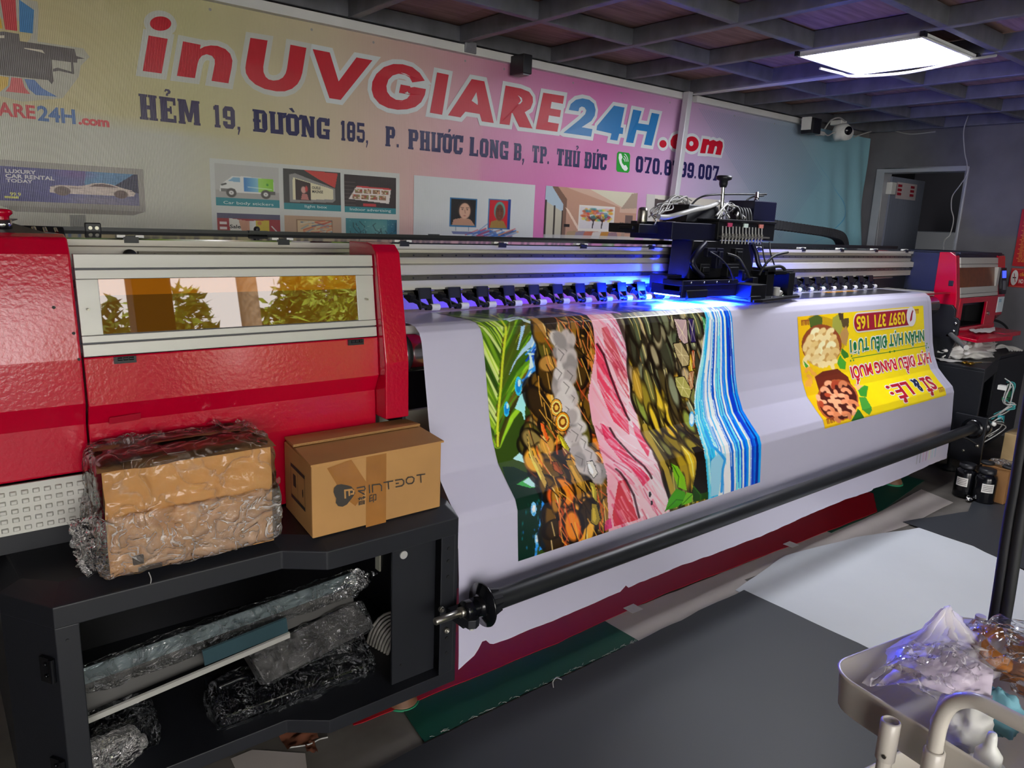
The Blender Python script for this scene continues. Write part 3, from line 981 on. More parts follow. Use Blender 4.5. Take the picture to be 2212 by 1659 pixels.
hs = [(.14, .9), (.3, .92), (.42, .74), (.34, .62), (.4, .46), (.56, .34), (.7, .38), (.86, .22), (.78, .1), (.62, .08), (.42, .2), (.22, .44), (.12, .68)]
bn.poly([(ic[0] + a * iw, ic[1] + b * ih) for a, b in hs], lambda u, v: wall_pt(u, v, .0026), 0, lin('#dfe6e0'))
for r0 in (.2, .32, .44):
    arc = [(.44 + r0 * math.cos(t), .52 + r0 * math.sin(t)) for t in np.linspace(.1, 1.3, 7)] + [(.44 + (r0 - .05) * math.cos(t), .52 + (r0 - .05) * math.sin(t)) for t in np.linspace(1.3, .1, 7)]
    bn.poly([(ic[0] + a * iw, ic[1] + b * ih) for a, b in arc], lambda u, v: wall_pt(u, v, .0026), 0, lin('#dfe6e0'))


def lay_rect(cv, box, d):
    u0, v0, u1, v1 = box
    cv.lay(bn, lambda u, v: wall_pt(u0 + u * (u1 - u0), v1 - v * (v1 - v0), d))


def flat_rect(box, d, c):
    u0, v0, u1, v1 = box
    n = 12
    bn.grid(lambda u, v: wall_pt(u0 + u * (u1 - u0), v0 + v * (v1 - v0), d), n, 6, col=lambda u, v: lin(c))


# -- logo at the far left: coloured fan, machine silhouette, shop address
wp = lambda d: (lambda u, v: wall_pt(u, v, d))
for pts, c in (([(0.3291, 2.1918), (0.4532, 2.1938), (0.4548, 2.1649), (0.442, 2.0596), (0.5863, 2.061), (0.6048, 2.0347), (0.573, 1.9988), (0.5643, 1.9604), (0.5064, 1.8782), (0.3797, 1.8501), (0.2992, 1.8637)], '#b4b0a2'),):
    bn.poly(pts, wp(.0014), 0, lin(c))
for pts, c in (([(0.3428, 2.1889), (0.3882, 2.1981), (0.384, 2.0842), (0.3487, 2.0829)], '#c93a44'), ([(0.3983, 2.1887), (0.4406, 2.1628), (0.4297, 2.0841), (0.3905, 2.0831)], '#3f7db5'), ([(0.3241, 2.1371), (0.3381, 2.1226), (0.3411, 2.0844), (0.319, 2.082)], '#d9a83a'),
               ([(0.318, 2.0703), (0.3454, 2.0757), (0.3885, 2.0754), (0.3886, 2.0521), (0.557, 2.0541), (0.561, 2.0308), (0.5881, 2.0259), (0.5631, 2.0204), (0.5621, 2.008), (0.5434, 2.0066), (0.4814, 2.0056), (0.4811, 1.9668), (0.482, 1.9334), (0.4746, 1.9217), (0.4659, 1.9342), (0.3053, 1.9307)], '#5f5657'),
               ([(0.5422, 2.0095), (0.5494, 2.0106), (0.5499, 1.9676), (0.5417, 1.9664)], '#5f5657'), ([(0.4831, 1.9747), (0.4976, 1.9814), (0.548, 1.9729), (0.5481, 1.9668), (0.501, 1.9712), (0.4823, 1.9654)], '#5f5657'),
               ([(0.4001, 2.032), (0.4548, 2.0335), (0.4615, 2.0226), (0.446, 2.0261), (0.4004, 2.0291)], '#c9bfae'), ([(0.3168, 2.0572), (0.3443, 2.0634), (0.3435, 2.054), (0.3161, 2.0499)], '#c9bfae'),
               ([(0.305, 1.9277), (0.3452, 1.9267), (0.3401, 1.8988), (0.3157, 1.8748), (0.2992, 1.8637)], '#d3ac45'), ([(0.3532, 1.9279), (0.3838, 1.9286), (0.3906, 1.8997), (0.4059, 1.8791), (0.3317, 1.8783), (0.3467, 1.8997)], '#cf5a5c'),
               ([(0.3912, 1.9282), (0.4229, 1.9288), (0.4441, 1.9038), (0.4896, 1.8807), (0.4227, 1.8782), (0.4024, 1.8952)], '#5a78b0')):
    bn.poly(pts, wp(.0022 if c != '#c9bfae' else .0028), 0, lin(c))
put_text(bn, 'inUVGIARE', (0.1162, 1.7937, 0.4163, 1.8415), wp(.0024), lin('#c9454c'), .03)
put_text(bn, '24H', (0.422, 1.7906, 0.5423, 1.8434), wp(.0024), lin('#4f6fa8'), .03)
put_text(bn, '.com', (0.5511, 1.791, 0.6547, 1.8162), wp(.0024), lin('#cf4a50'), .05)

# -- billboard picture
u0, v0, u1, v1 = bb = (0.2575, 1.4835, 0.7647, 1.6455)
flat_rect((u0, v0, u1, v1), .0015, '#9a948d')
bn.poly([(0.2806, 1.4857), (0.766, 1.4825), (0.7191, 1.4658), (0.3268, 1.4655)], wp(.0014), 0, lin('#8c867f'))
bn.poly([(0.4973, 1.4597), (0.5505, 1.4616), (0.5454, 1.3491), (0.4951, 1.3485)], wp(.0011), 0, lin('#8b8a84'))
g = Canvas(190, 84, '#4a4580')
g.grad(0, 0, .55, 1, '#40397a', '#5d5a92', True)
g.grad(.5, 0, 1, 1, '#5d5a92', '#6a6685', True)
g.poly([(.62, 0), (.97, 0), (.8, .45), (.6, .5)], '#5f86ad')
g.poly([(.97, 0), (1, 0), (1, .6), (.8, .45)], '#3f3b55')
g.ell(.55, .1, .18, .2, '#7d4f8f', .5, soft=.8)
g.ell(.72, .92, .34, .3, '#8f8798', .8, soft=.7)
body = [(.36, .62), (.365, .52), (.42, .47), (.56, .46), (.6, .44), (.66, .36), (.73, .33), (.8, .36), (.88, .46), (.95, .52), (.975, .6), (.96, .7), (.9, .72), (.42, .72), (.36, .7)]
g.poly(body, '#cdbcb4')
g.poly([(.635, .46), (.68, .38), (.73, .355), (.79, .385), (.845, .45)], '#6d5658')
g.ell(.445, .64, .06, .15, '#6f5a58')
g.ell(.865, .66, .055, .14, '#6f5a58')
g.line([(.5, .53), (.58, .53)], .01, '#8f7a76')
g.line([(.6, .5), (.6, .7)], .004, '#a08d88')
g.ell(.38, .52, .02, .02, '#5c5560')
g.ell(.945, .55, .02, .02, '#5c5560')
g.rect(.06, .87, .145, .93, '#d3cf6a')
g.noise(.08, 40, 2)
fw, fh = u1 - u0, v1 - v0
pb = (u0 + .012, v0 + .02, u1 - .022, v1 - .022)
lay_rect(g, pb, .0022)
for s_, b_ in (('LUXURY', (0.3062, 1.6008, 0.4005, 1.6141)), ('CAR RENTAL', (0.3057, 1.5829, 0.4576, 1.5974)), ('TODAY', (0.3065, 1.5682, 0.3877, 1.5806))):
    put_text(bn, s_, b_, wp(.0032), lin('#cfc9d2'), .03)
put_text(bn, '99.9', (0.3139, 1.5202, 0.3472, 1.5337), wp(.0032), lin('#d8d66e'), .01)
put_text(bn, 'AUTO CAR', (0.3093, 1.6233, 0.3392, 1.6276), wp(.0032), lin('#b9b4c6'))

# -- framed pictures on a pale ground
flat_rect((1.0213, 1.3066, 1.9247, 1.7092), .0012, '#c3c5c0')
A = Canvas(110, 82, '#b4b3ae')
A.rect(0, .8, 1, 1, '#23808a')
A.rect(0, .62, 1, .8, '#a5a19c')
A.poly([(.06, .66), (.08, .5), (.18, .38), (.26, .28), (.5, .27), (.9, .3), (.92, .4), (.92, .68)], '#d9dad6')
A.grad(.44, .29, .72, .64, '#3f7fc0', '#9fd0d4')
A.grad(.66, .29, .91, .64, '#a5d46a', '#7fbf2c')
A.poly([(.2, .4), (.28, .3), (.38, .3), (.38, .42)], '#7fa9c4')
A.rect(.08, .58, .3, .66, '#6d6b68')
A.rect(.76, .6, .94, .68, '#5c5b58')
for x in (.24, .78):
    A.ell(x, .68, .085, .12, '#4d4a47')
    A.ell(x, .68, .045, .06, '#d5d3cf')
    A.ell(x, .68, .015, .02, '#4d4a47')
A.line([(.5, .52), (.88, .55)], .01, '#dfeee0')
A.ell(.81, .44, .025, .04, '#3d8a2c')
A.line([(.1, .5), (.16, .47)], .03, '#4a4a48')
B = Canvas(110, 82, '#3d3b3b')
B.poly([(.35, 0), (.95, .03), (.9, .4), (.6, .2)], '#c2413c')
B.poly([(.1, .82), (.1, .14), (.2, .1), (.9, .42), (.9, .72), (.85, .78)], '#8a8784')
B.poly([(.15, .76), (.16, .2), (.86, .44), (.86, .7)], '#d8cfae')
B.poly([(.2, .76), (.2, .23), (.46, .32), (.46, .75)], '#3c2c2e')
B.ell(.34, .5, .05, .1, '#c99a8f')
B.ell(.39, .47, .03, .1, '#c2413c')
B.poly([(.29, .75), (.31, .6), (.4, .6), (.43, .75)], '#b5736c')
B.rect(0, .84, 1, 1, '#2a7f88')
C = Canvas(100, 82, '#33272a')
for k in range(7):
    C.line([(0, .2 + k * .1), (.2, .2 + k * .1)], .012, '#5a4e4c')
C.poly([(.24, .28), (.9, .3), (.86, .72), (.08, .64)], '#d9cfc9')
C.poly([(.24, .28), (.9, .3), (.9, .34), (.22, .32)], '#c23a3c')
rg = random.Random(3)
for j in range(2):
    for i in range(4):
        x, y = .2 + i * .17 - j * .05, .36 + j * .15
        C.rect(x, y, x + .14, y + .12, '#8f6a50')
        for k in range(7):
            C.ell(x + rg.random() * .13, y + rg.random() * .1, .025, .025, rg.choice(['#c23a2c', '#d9b98f', '#7f9a4a', '#e3d6c2', '#6b3f2c']))
C.rect(.35, .74, .6, .82, '#b83238')
C.rect(0, .84, 1, 1, '#2a7f88')
for cv, b_ in ((A, (1.0408, 1.519, 1.3161, 1.6911)), (B, (1.3363, 1.5156, 1.612, 1.6913)), (C, (1.6304, 1.5135, 1.9047, 1.6865))):
    lay_rect(cv, b_, .002)
TXT = lin('#c3d6d4')
put_text(bn, 'Car body stickers', (1.0712, 1.5228, 1.2881, 1.5387), wp(.0032), TXT, .005)
put_text(bn, 'light box', (1.4327, 1.5226, 1.5414, 1.538), wp(.0032), TXT, .005)
put_text(bn, 'Indoor advertising', (1.6562, 1.5185, 1.8763, 1.535), wp(.0032), TXT, .005)
put_text(bn, 'OUELE', (1.47, 1.61, 1.512, 1.6224), wp(.0032), lin('#26242c'), .02)
put_text(bn, 'MASNSE', (1.4706, 1.5928, 1.5235, 1.6057), wp(.0032), lin('#26242c'), .02)
D = Canvas(110, 60, '#9a3238')
D.rect(0, 0, 1, .16, '#55506a')
D.poly([(.18, .16), (.5, .24), (.5, 1), (.2, 1)], '#d8d3c8')
D.poly([(.33, .2), (.5, .24), (.5, 1), (.42, .8), (.36, .5)], '#c99478')
D.poly([(.5, .24), (.6, .22), (.6, 1), (.5, 1)], '#d9d8cf')
D.poly([(.6, .22), (.82, .2), (.82, 1), (.6, 1)], '#cdb53c')
D.ell(.66, .3, .04, .08, '#c97a3c')
for k in range(4):
    D.rect(.04, .28 + k * .17, .15, .36 + k * .17, '#d8c9c8')
D.line([(.86, .4), (.96, .62)], .02, '#d9d6d0')
E_ = Canvas(100, 60, '#b7987c')
E_.rect(.2, .12, .84, 1, '#8f6f55')
E_.rect(.22, .15, .82, 1, '#cbb18a')
rg = random.Random(11)
for k in range(60):
    x, y = .25 + rg.random() * .55, .18 + rg.random() * .8
    E_.line([(x, y), (min(.82, x + .1 + .12 * rg.random()), y + (rg.random() - .55) * .25)], .025, rg.choice(['#c2553c', '#cf6a4a', '#c9a27a', '#7f93a0', '#b84a38', '#d3c3a5', '#43688a']), .75)
F = Canvas(100, 60, '#3c7f86')
F.ell(.62, .35, .4, .5, '#6fa39c', .8, soft=.8)
F.grad(.8, 0, 1, 1, '#2f6f80', '#26586f', True, .7)
for k in range(26):
    x, y = rg.random(), rg.random()
    p = [(x, y)]
    for j in range(5):
        x += (rg.random() - .5) * .16
        y += .05 + rg.random() * .12
        p.append((x, y))
    F.line(p, .012, '#24363c', .9, .6)
for k in range(40):
    F.ell(rg.random(), rg.random(), .018, .02, rg.choice(['#cfd8cc', '#a9c7c2', '#8fb3b0']), .85)
F.rect(.22, .72, .42, 1, '#cfd0c8')
for cv, b_ in ((D, (1.0422, 1.3608, 1.3167, 1.4885)), (E_, (1.3365, 1.3558, 1.6124, 1.4886)), (F, (1.6347, 1.3498, 1.91, 1.4864))):
    lay_rect(cv, b_, .002)
put_text(bn, 'Sale', (1.0938, 1.4255, 1.1401, 1.441), wp(.0032), lin('#2a2626'), .02)
# -- white poster with two stands
G = Canvas(200, 110, '#c9cdcd')
flip = []


def face_stand(x0, y0, x1, y1, bg, skin, hair, cloth, rng):
    G.rect(x0 - .012, y0 - .02, x1 + .012, y1 + .025, '#2c6f9c')
    G.rect(x0 + 0, y0, x1, y1, bg)
    w_, h_ = x1 - x0, y1 - y0
    cx = x0 + .56 * w_
    G.ell(cx, y0 + .38 * h_, .33 * w_, .36 * h_, hair)
    G.poly([(x0 + .05 * w_, y1), (x0 + .12 * w_, y0 + .78 * h_), (x0 + .45 * w_, y0 + .7 * h_), (x0 + .8 * w_, y0 + .75 * h_), (x1, y1)], cloth)
    G.ell(cx, y0 + .44 * h_, .25 * w_, .33 * h_, skin)
    for s_ in (-1, 1):
        G.ell(cx + s_ * .1 * w_, y0 + .38 * h_, .045 * w_, .018 * h_ * 2, '#2c1f1f')
        G.line([(cx + s_ * .05 * w_, y0 + .32 * h_), (cx + s_ * .16 * w_, y0 + .31 * h_)], .004, '#2c1f1f')
    G.line([(cx, y0 + .4 * h_), (cx + .02 * w_, y0 + .52 * h_)], .004, '#7d5548')
    G.ell(cx, y0 + .62 * h_, .07 * w_, .03 * h_, '#8f3f42')
    G.rect(x0 + .2 * w_, y1 + .025, x0 + .23 * w_, y1 + .09, '#6a7a92')
    G.rect(x0 + .72 * w_, y1 + .025, x0 + .75 * w_, y1 + .09, '#6a7a92')
    G.poly([(x0 + .05 * w_, y1 + .1), (x0 + .9 * w_, y1 + .1), (x0 + .95 * w_, y1 + .14), (x0 + .1 * w_, y1 + .14)], '#6f78a0')


face_stand(.285, .32, .485, .74, '#22201f', '#c99f86', '#2f2420', '#b58a70', 1)
face_stand(.6, .3, .76, .76, '#c2202c', '#6d3f2c', '#5c9a8c', '#9a7a3c', 2)
G.rect(.76, .27, .785, .78, '#1f3f8c')
rg = random.Random(5)
for k in range(40):
    x, y = .4 + rg.random() * .36, .84 + rg.random() * .12
    G.line([(x, y), (x + .1, y - .04 - .05 * rg.random())], .006 + .008 * rg.random(), rg.choice(['#2f5fb0', '#3f7fc9', '#c2384a', '#7fb0d9', '#d98a4a', '#274a8c']), .8)
G.line([(.45, .92), (.6, .68)], .005, '#4a78b0')
G.line([(.2, .985), (.82, .99)], .03, '#c21f2c')
for k in range(4):
    G.rect(.115 + k * .022, .9, .13 + k * .022, .97, '#1d1d20')
G.rect(.11, .89, .2, .91, '#1d1d20')
lay_rect(G, (2.0066, 1.3868, 2.8029, 1.7071), .0018)
# -- picture of a room with a colourful painting
Hh = Canvas(170, 110, '#b98f78')
Hh.poly([(.2, 0), (1, 0), (1, .4), (.8, .4), (.8, .3)], '#c9a893')
Hh.poly([(.45, 0), (1, 0), (1, .1), (.83, .3)], '#cfc9b0')
Hh.poly([(.93, .02), (1, 0), (1, .3), (.81, .33)], '#a5907f')
Hh.poly([(0, 0), (.06, 0), (.2, .25), (.2, .5), (0, .3)], '#a9bcc9')
Hh.poly([(.06, 0), (.12, 0), (.22, .22), (.22, 1), (.18, 1), (.18, .3)], '#7a5c4c')
Hh.poly([(0, .26), (.18, .45), (.18, .95), (0, 1)], '#b9b39f')
for x in (0.0, .09, .17):
    Hh.rect(x, .25 + x, x + .015, 1, '#3c3430')
Hh.poly([(.2, .35), (.24, .4), (.37, .75), (.34, .75)], '#e0c4ae')
Hh.rect(.345, .3, .74, .78, '#d9d3c8')
Hh.rect(.36, .33, .725, .74, '#cfc9c9')
rg = random.Random(8)
for k in range(90):
    Hh.ell(.39 + rg.random() * .31, .36 + rg.random() * .22, .018 + .02 * rg.random(), .03, rg.choice(['#c9343c', '#d98f2c', '#3c7f8c', '#8c4a7a', '#d9c23c', '#c95a2c', '#4a9a8c', '#d9a0a8']), .7)
for x in (.5, .6):
    for k in range(7):
        Hh.line([(x, .72), (x + .005, .6), (x + (k - 3) * .02, .5)], .008, '#2c2426', .9, .5)
Hh.rect(.87, .45, .96, .8, '#6f5a55')
for k in range(30):
    Hh.ell(.82 + rg.random() * .08, .6 + rg.random() * .15, .015, .02, '#4a4a3c')
Hh.poly([(.83, .76), (.88, .76), (.87, .9), (.84, .9)], '#a58a78')
for k, c in enumerate(['#a58a6a', '#8f7f8c', '#b56a55', '#c9c0b8', '#b5803c', '#8c6f78']):
    Hh.poly([(.22 + k * .09, .92), (.24 + k * .09, .8), (.33 + k * .09, .78), (.35 + k * .09, .92)], c)
Hh.rect(.2, .66, .26, .72, '#2a2422')
Hh.grad(0, .86, 1, 1.0, '#b9b8b4', '#c9cccb', False, .75)
lay_rect(Hh, (2.8841, 1.3935, 3.6612, 1.7086), .0018)
I = Canvas(140, 90, '#b3a08f')
I.rect(0, 0, .1, 1, '#c3beb8')
I.rect(.1, 0, .6, .3, '#4a4240')
I.poly([(.1, .0), (1, .0), (1, .25), (.5, .12), (.1, .08)], '#cfc9bd')
I.rect(.18, .15, .5, .8, '#5a4a44')
I.rect(.3, .7, .9, 1, '#8f7b6c')
I.rect(.4, .76, .52, 1, '#c9c3b8')
I.rect(.55, .7, .68, .95, '#2f3a5c')
lay_rect(I, (3.7446, 1.3892, 4.5599, 1.7077), .0018)
# -- fine blue lines fanning out at the right end
LB = lin('#7f93b4')
p0, p1, p2 = [(4.1016, 2.3337), (6.3352, 1.7251), (5.1411, 2.3114)]
for k in range(46):
    t = k / 45
    a = (4.15 + .02 * k + .2 * t, 2.29 - .0 * k)
    x0_, z0_ = 4.2 + 1.15 * t, 2.285
    x1_, z1_ = 5.35 + .5 * t, 1.45 + .5 * t
    n = 10
    up = [(x0_ + (x1_ - x0_) * j / n, z0_ + (z1_ - z0_) * j / n) for j in range(n + 1)]
    bn.add([wall_pt(u, v + s_ * .0016, .0016) for u, v in up for s_ in (1, -1)], [(2 * j, 2 * j + 1, 2 * j + 3, 2 * j + 2) for j in range(n)], 0, False, LB)
wv = [(5.4682, 2.2797), (5.803, 2.0299), (6.1075, 1.8476), (6.2375, 1.7211), (6.2241, 1.6244), (6.0816, 1.5054), (5.8414, 1.4254)]
sw = smooth_path([(u, v, 0) for u, v in wv], 6)
bn.add([q for i, p in enumerate(sw) for q in (wall_pt(p.x, p.y, .002), wall_pt(p.x - .012 * math.sin(PI * i / (len(sw) - 1)), p.y + .002, .002))], [(2 * j, 2 * j + 1, 2 * j + 3, 2 * j + 2) for j in range(len(sw) - 1)], 0, False, lin('#4f9fc9'))
for x in (.55, 1.05, 1.48, 1.78, 2.3, 2.55, 3.05, 3.45, 3.9, 4.6, 5.1):
    bn.poly(ell(x, 2.285 - .006 * (x % .7), .006, .006, 8), wp(.0032), 0, lin('#9a9696'))
M['banner'] = print_mat('printed_banner_cloth', .36, .35, 2.2, .35, .5, 0, (1, 1, 1.6), .02)
tag(bn.build('banner', M['banner'], colors=True, fixn=False, origin=(2.2, 3.29, .55)), 'huge yellow to pink printed banner with red lettering covering the back wall', 'banner')
sb = [(2.568, 3.2, 2.3353), (2.6397, 3.2, 2.3399), (2.5725, 3.2, 2.2506)]
t = thing('sensor_box', 'small dark box fixed at the top edge of the pink banner', 'sensor', (sb[0][0], 3.25, sb[2][2]))
MB().box((sb[0][0], 3.15, sb[2][2]), (sb[0][0] + .06, 3.26, sb[0][2] + .01)).build('housing', M['black_plastic'], t, bevel=.004)
MB().box((sb[0][0] + .01, 3.16, sb[2][2] - .006), (sb[0][0] + .05, 3.24, sb[2][2])).build('foot_plate', M['galv'], t)

aw = MB().box((-3.5, -4.8, 2.5), (9.0, -2.25, 2.56)).build('overhang_blocker', mat('blocker_board', '#8d8478', .8))  # out of view, added to narrow the band of bright sky
struct(aw, 'unseen overhang added outside the open front to limit the sky light', 'roof')
wf_ = MB().box((3.4, -2.4, 0), (6.72, -2.3, 2.46)).build('wall_front_blocker', M['render'])  # out of view, added to keep daylight off the right side
struct(wf_, 'unseen cement wall added across the right half of the front to block daylight', 'wall')
gy = MB().box((-6.0, -14.0, 0), (14.0, -4.6, .004)).build('ground', mat('darkened_yard', '#33362e', .9, 0, .3, 2))  # dark layer added over the floor so sunlit ground reflects less
struct(gy, 'unseen yard ground outside the open front, added dark to cut glare', 'ground')


# ================================================================ the wide-format printer
pr = thing('wide_format_printer', 'red and silver wide-format roll printer spanning the room in front of the banner', 'printer', (0.3, 2.1, 0.675))


def part(mb, name, mats, parent=None, **k):
    return mb.build(name, mats, parent if parent is not None else pr, **k)


# left red housing, its sloping front with a crease, and the emergency stop on top
hp = [(2.6, 1.424), (2.02, 1.432), (1.99, 1.424), (1.968, 1.388), (1.934, 1.15), (1.93, 1.045), (1.952, .99), (1.952, .872), (2.6, .872)]
m = MB().prism(hp, 'x', -.85, .292)
lh = part(m, 'left_housing', M['red'], bevel=.006, seg=3)
tp = MB().loft([[(-.85, 2.03, 1.431), (.262, 2.03, 1.431), (.2, 2.2, 1.452), (-.85, 2.2, 1.452)], [(-.85, 2.03, 1.4312), (.262, 2.03, 1.4312), (.2, 2.2, 1.4525), (-.85, 2.2, 1.4525)]])
tp.loft([[(-.85, 2.2, 1.45), (.2, 2.2, 1.45), (.26, 2.6, 1.45), (-.85, 2.6, 1.45)], [(-.85, 2.2, 1.4525), (.2, 2.2, 1.4525), (.26, 2.6, 1.4525), (-.85, 2.6, 1.4525)]])
part(tp, 'top_cover', M['black'], lh)
for y, z, x in ((1.952, 1.27, 0.2472), (1.944, 1.21, 0.2807), (1.936, 1.15, 0.2858)):
    k = MB().cyl((x, y - .004, z), (x, y + .01, z), .0035, 10)
    part(k, 'screw_hole', M['rubber'], lh)
ve = MB()
ve.box((-.85, 1.948, .748), (.292, 1.956, .868))
for j in range(5):
    for i in range(26):
        x, z = 0.1205 + .0 - .021 * 8 + i * .0225, .762 + j * .0215
        if x > .285:
            continue
        ve.loft([[(x - .0075, 1.948, z - .006), (x + .0075, 1.948, z - .006), (x + .0075, 1.948, z + .006), (x - .0075, 1.948, z + .006)],
                 [(x - .0055, 1.942, z - .004), (x + .0055, 1.942, z - .004), (x + .0055, 1.942, z + .004), (x - .0055, 1.942, z + .004)]])
part(ve, 'vent_plate', M['alu'], bevel=.0015)
part(MB().box((-.85, 2.02, .675), (1.06, 2.55, .87)), 'chassis', M['black'])
es = MB().lathe([(.0, 0), (.021, 0), (.021, .022), (0, .022)], (.178, 2.1, 1.437))
e = part(es, 'emergency_stop', M['chrome'])
part(MB().lathe([(.0, .02), (.016, .02), (.017, .03), (.024, .036), (.024, .042), (.018, .046), (0, .047)], (.178, 2.1, 1.437)), 'push_button', M['red'], e)

# amber viewing flap between two aluminium rails
def slope_y(z):
    return 1.945 + (z - 1.15) * .031 / .24


wp_ = MB()


def rail(z0, z1, x0=.298, x1=1.066, d=0.0, mb=wp_, mi=0):
    mb.loft([[(x0, slope_y(z0) - d, z0), (x1, slope_y(z0) - d, z0), (x1, slope_y(z0) + .02, z0), (x0, slope_y(z0) + .02, z0)],
             [(x0, slope_y(z1) - d, z1), (x1, slope_y(z1) - d, z1), (x1, slope_y(z1) + .02, z1), (x0, slope_y(z1) + .02, z1)]], mi)


for a, b in ((1.356, 1.388), (1.331, 1.352), (1.184, 1.2), (1.152, 1.18)):
    rail(a, b)
rail(1.201, 1.33, .298, 0.344, -.002)
rail(1.201, 1.33, 1.0097, 1.066, -.002)
M['groove'] = mat('dark_groove', '#4a4a50', .5, .3)
fp = part(wp_, 'window_frame', M['alu'], bevel=.0012)
gr_ = MB()
rail(1.153, 1.387, .299, 1.065, -.007, gr_)
part(gr_, 'groove', M['groove'], fp)
M['amber'] = mat('amber_acrylic', '#6b430f', .012, 0, .0, 3, spec=.75)
ag = MB()
rail(1.202, 1.33, .34, 1.02, -.004, ag)
awp = part(ag, 'amber_window', M['amber'], fp)
tb_ = MB()
rail(1.292, 1.33, .345, 1.01, -.0035, tb_)
part(tb_, 'amber_tape', mat('amber_tape', '#a8640f', .015, 0, .05, 5, spec=.75), awp)
for x in (0.3154, 1.0357):
    part(MB().cyl((x, 1.945, 1.262), (x, 1.97, 1.262), .0028, 10), 'screw', M['steel'], fp)

# red skirt under the flap, with its two small hinges
m = MB().prism([(1.944, 1.15), (1.936, 1.035), (1.96, .985), (1.956, .9), (1.956, .68), (2.02, .68), (2.02, 1.15)], 'x', .297, 1.068)
sk = part(m, 'front_panel', M['red'], bevel=.003)
for x in (.383, .993):
    h = MB().box((x - .024, 1.935, 1.132), (x + .024, 1.946, 1.148))
    for k in range(3):
        h.cyl((x - .017 + k * .0125, 1.934, 1.143), (x - .007 + k * .0125, 1.934, 1.143), .004, 10)
    part(h, 'hinge', M['black_plastic'])
bl = MB().loft([[(.34, 1.945, 1.0), (.41, 1.945, 1.003), (.41, 1.952, .985), (.34, 1.952, .982)], [(.34, 1.943, 1.0), (.41, 1.943, 1.003), (.41, 1.95, .985), (.34, 1.95, .982)]])
part(bl, 'latch_tape', M['red_dark'], sk)

# red end cap beside the printing gap
m = MB()
m.prism([(2.13, 1.423), (2.02, 1.424), (1.985, 1.419), (1.958, 1.397), (1.9, 1.077), (1.897, .905), (2.06, .905), (2.06, 1.33), (2.13, 1.38)], 'x', 1.069, 1.149)
part(m, 'end_cap', M['red'], bevel=.004, seg=3)

# beam: worn aluminium profile with two slide rails
bm_ = MB()
Y0 = 2.27
prof = [(Y0 + .22, 1.245), (Y0 + .02, 1.245), (Y0, 1.25), (Y0, 1.283), (Y0 + .014, 1.286), (Y0 + .014, 1.302), (Y0 - .012, 1.305), (Y0 - .012, 1.338), (Y0 + .012, 1.342), (Y0 + .012, 1.39), (Y0, 1.394), (Y0, 1.41), (Y0 + .22, 1.41)]
bm_.prism(prof, 'x', -.7, 5.5)
beam = part(bm_, 'gantry_beam', M['alu_dirty'])
for z in (1.372, 1.293):
    r = MB().box((.5, Y0 - .012, z - .0075), (5.3, Y0 + .014, z + .0075))
    for k in range(80):
        r.cyl((.54 + k * .06, Y0 - .0135, z), (.54 + k * .06, Y0 - .011, z), .0032, 8, 1)
    part(r, 'guide_rail', [mat('worn_rail', '#6a655c', .35, .8, .2, 10), M['rubber']])
wl_ = MB().lathe([(0, -.012), (.016, -.012), (.018, -.004), (.018, .004), (.016, .012), (0, .012)], (.475, Y0 - .02, 1.368), (0, 1, 0), 20)
w1 = part(wl_, 'buffer_wheel', M['rubber'])
part(MB().lathe([(0, -.0005), (.008, -.0005), (.008, .0005), (0, .0005)], (.475, Y0 - .0335, 1.368), (0, 1, 0)), 'washer', M['chrome'], w1)
# glossy black strip along the top of the beam, held by small clips
M['strip'] = mat('glossy_strip', '#15161a', .08, .0, 0, coat=1.0, spec=1.0)
s_ = MB().loft([[(-.7, Y0 + .002, 1.41), (5.3, Y0 + .002, 1.41), (5.3, Y0 + .09, 1.413), (-.7, Y0 + .09, 1.413)], [(-.7, Y0 + .002, 1.414), (5.3, Y0 + .002, 1.414), (5.3, Y0 + .09, 1.43), (-.7, Y0 + .09, 1.43)]])
part(s_, 'cover_strip', M['strip'])
part(MB().box((-.7, Y0 + .09, 1.41), (5.3, Y0 + .098, 1.44)), 'strip_edge', M['black_plastic'])


def clip(x):
    c = part(MB().box((x - .018, Y0 - .004, 1.402), (x + .018, Y0 + .008, 1.418)).box((x - .012, Y0 + .004, 1.412), (x + .012, Y0 + .03, 1.421)), 'clip', M['black_plastic'])
    part(MB().box((x - .034, Y0 + .006, 1.416), (x - .013, Y0 + .025, 1.423)), 'pad', M['white_plastic'], c)
    part(MB().box((x + .013, Y0 + .006, 1.416), (x + .034, Y0 + .025, 1.423)), 'pad', M['white_plastic'], c)
    return c


c0 = clip(.4856)
for k in range(1, 12):
    dup(c0, pr, (k * .4318, 0, 0))
ck = MB().loft([[(.24, Y0 + .0, 1.41), (.33, Y0 + .0, 1.41), (.33, Y0 + .03, 1.435), (.24, Y0 + .03, 1.437)], [(.24, Y0 - .006, 1.412), (.33, Y0 - .006, 1.412), (.33, Y0 + .024, 1.441), (.24, Y0 + .024, 1.443)]])
ckp = part(ck, 'rail_bracket', M['black_plastic'], bevel=.003)
for k in range(3):
    part(MB().cyl((.262 + k * .024, Y0 - .004, 1.424), (.262 + k * .024, Y0 + .02, 1.434), .0075 - .001 * k, 14), 'bolt', M['chrome'], ckp)
ck2 = part(MB().box((.39, Y0 + .085, 1.425), (.43, Y0 + .1, 1.452)), 'limit_switch', M['black_plastic'], bevel=.003)
for k in range(2):
    part(MB().cyl((.402 + k * .016, Y0 + .08, 1.438), (.402 + k * .016, Y0 + .09, 1.438), .005, 12), 'bolt', M['steel'], ck2)
part(MB().box((.84, Y0 + .08, 1.433), (.9, Y0 + .1, 1.441)).ball((.868, Y0 + .09, 1.445), .01), 'catch', M['black_plastic'])

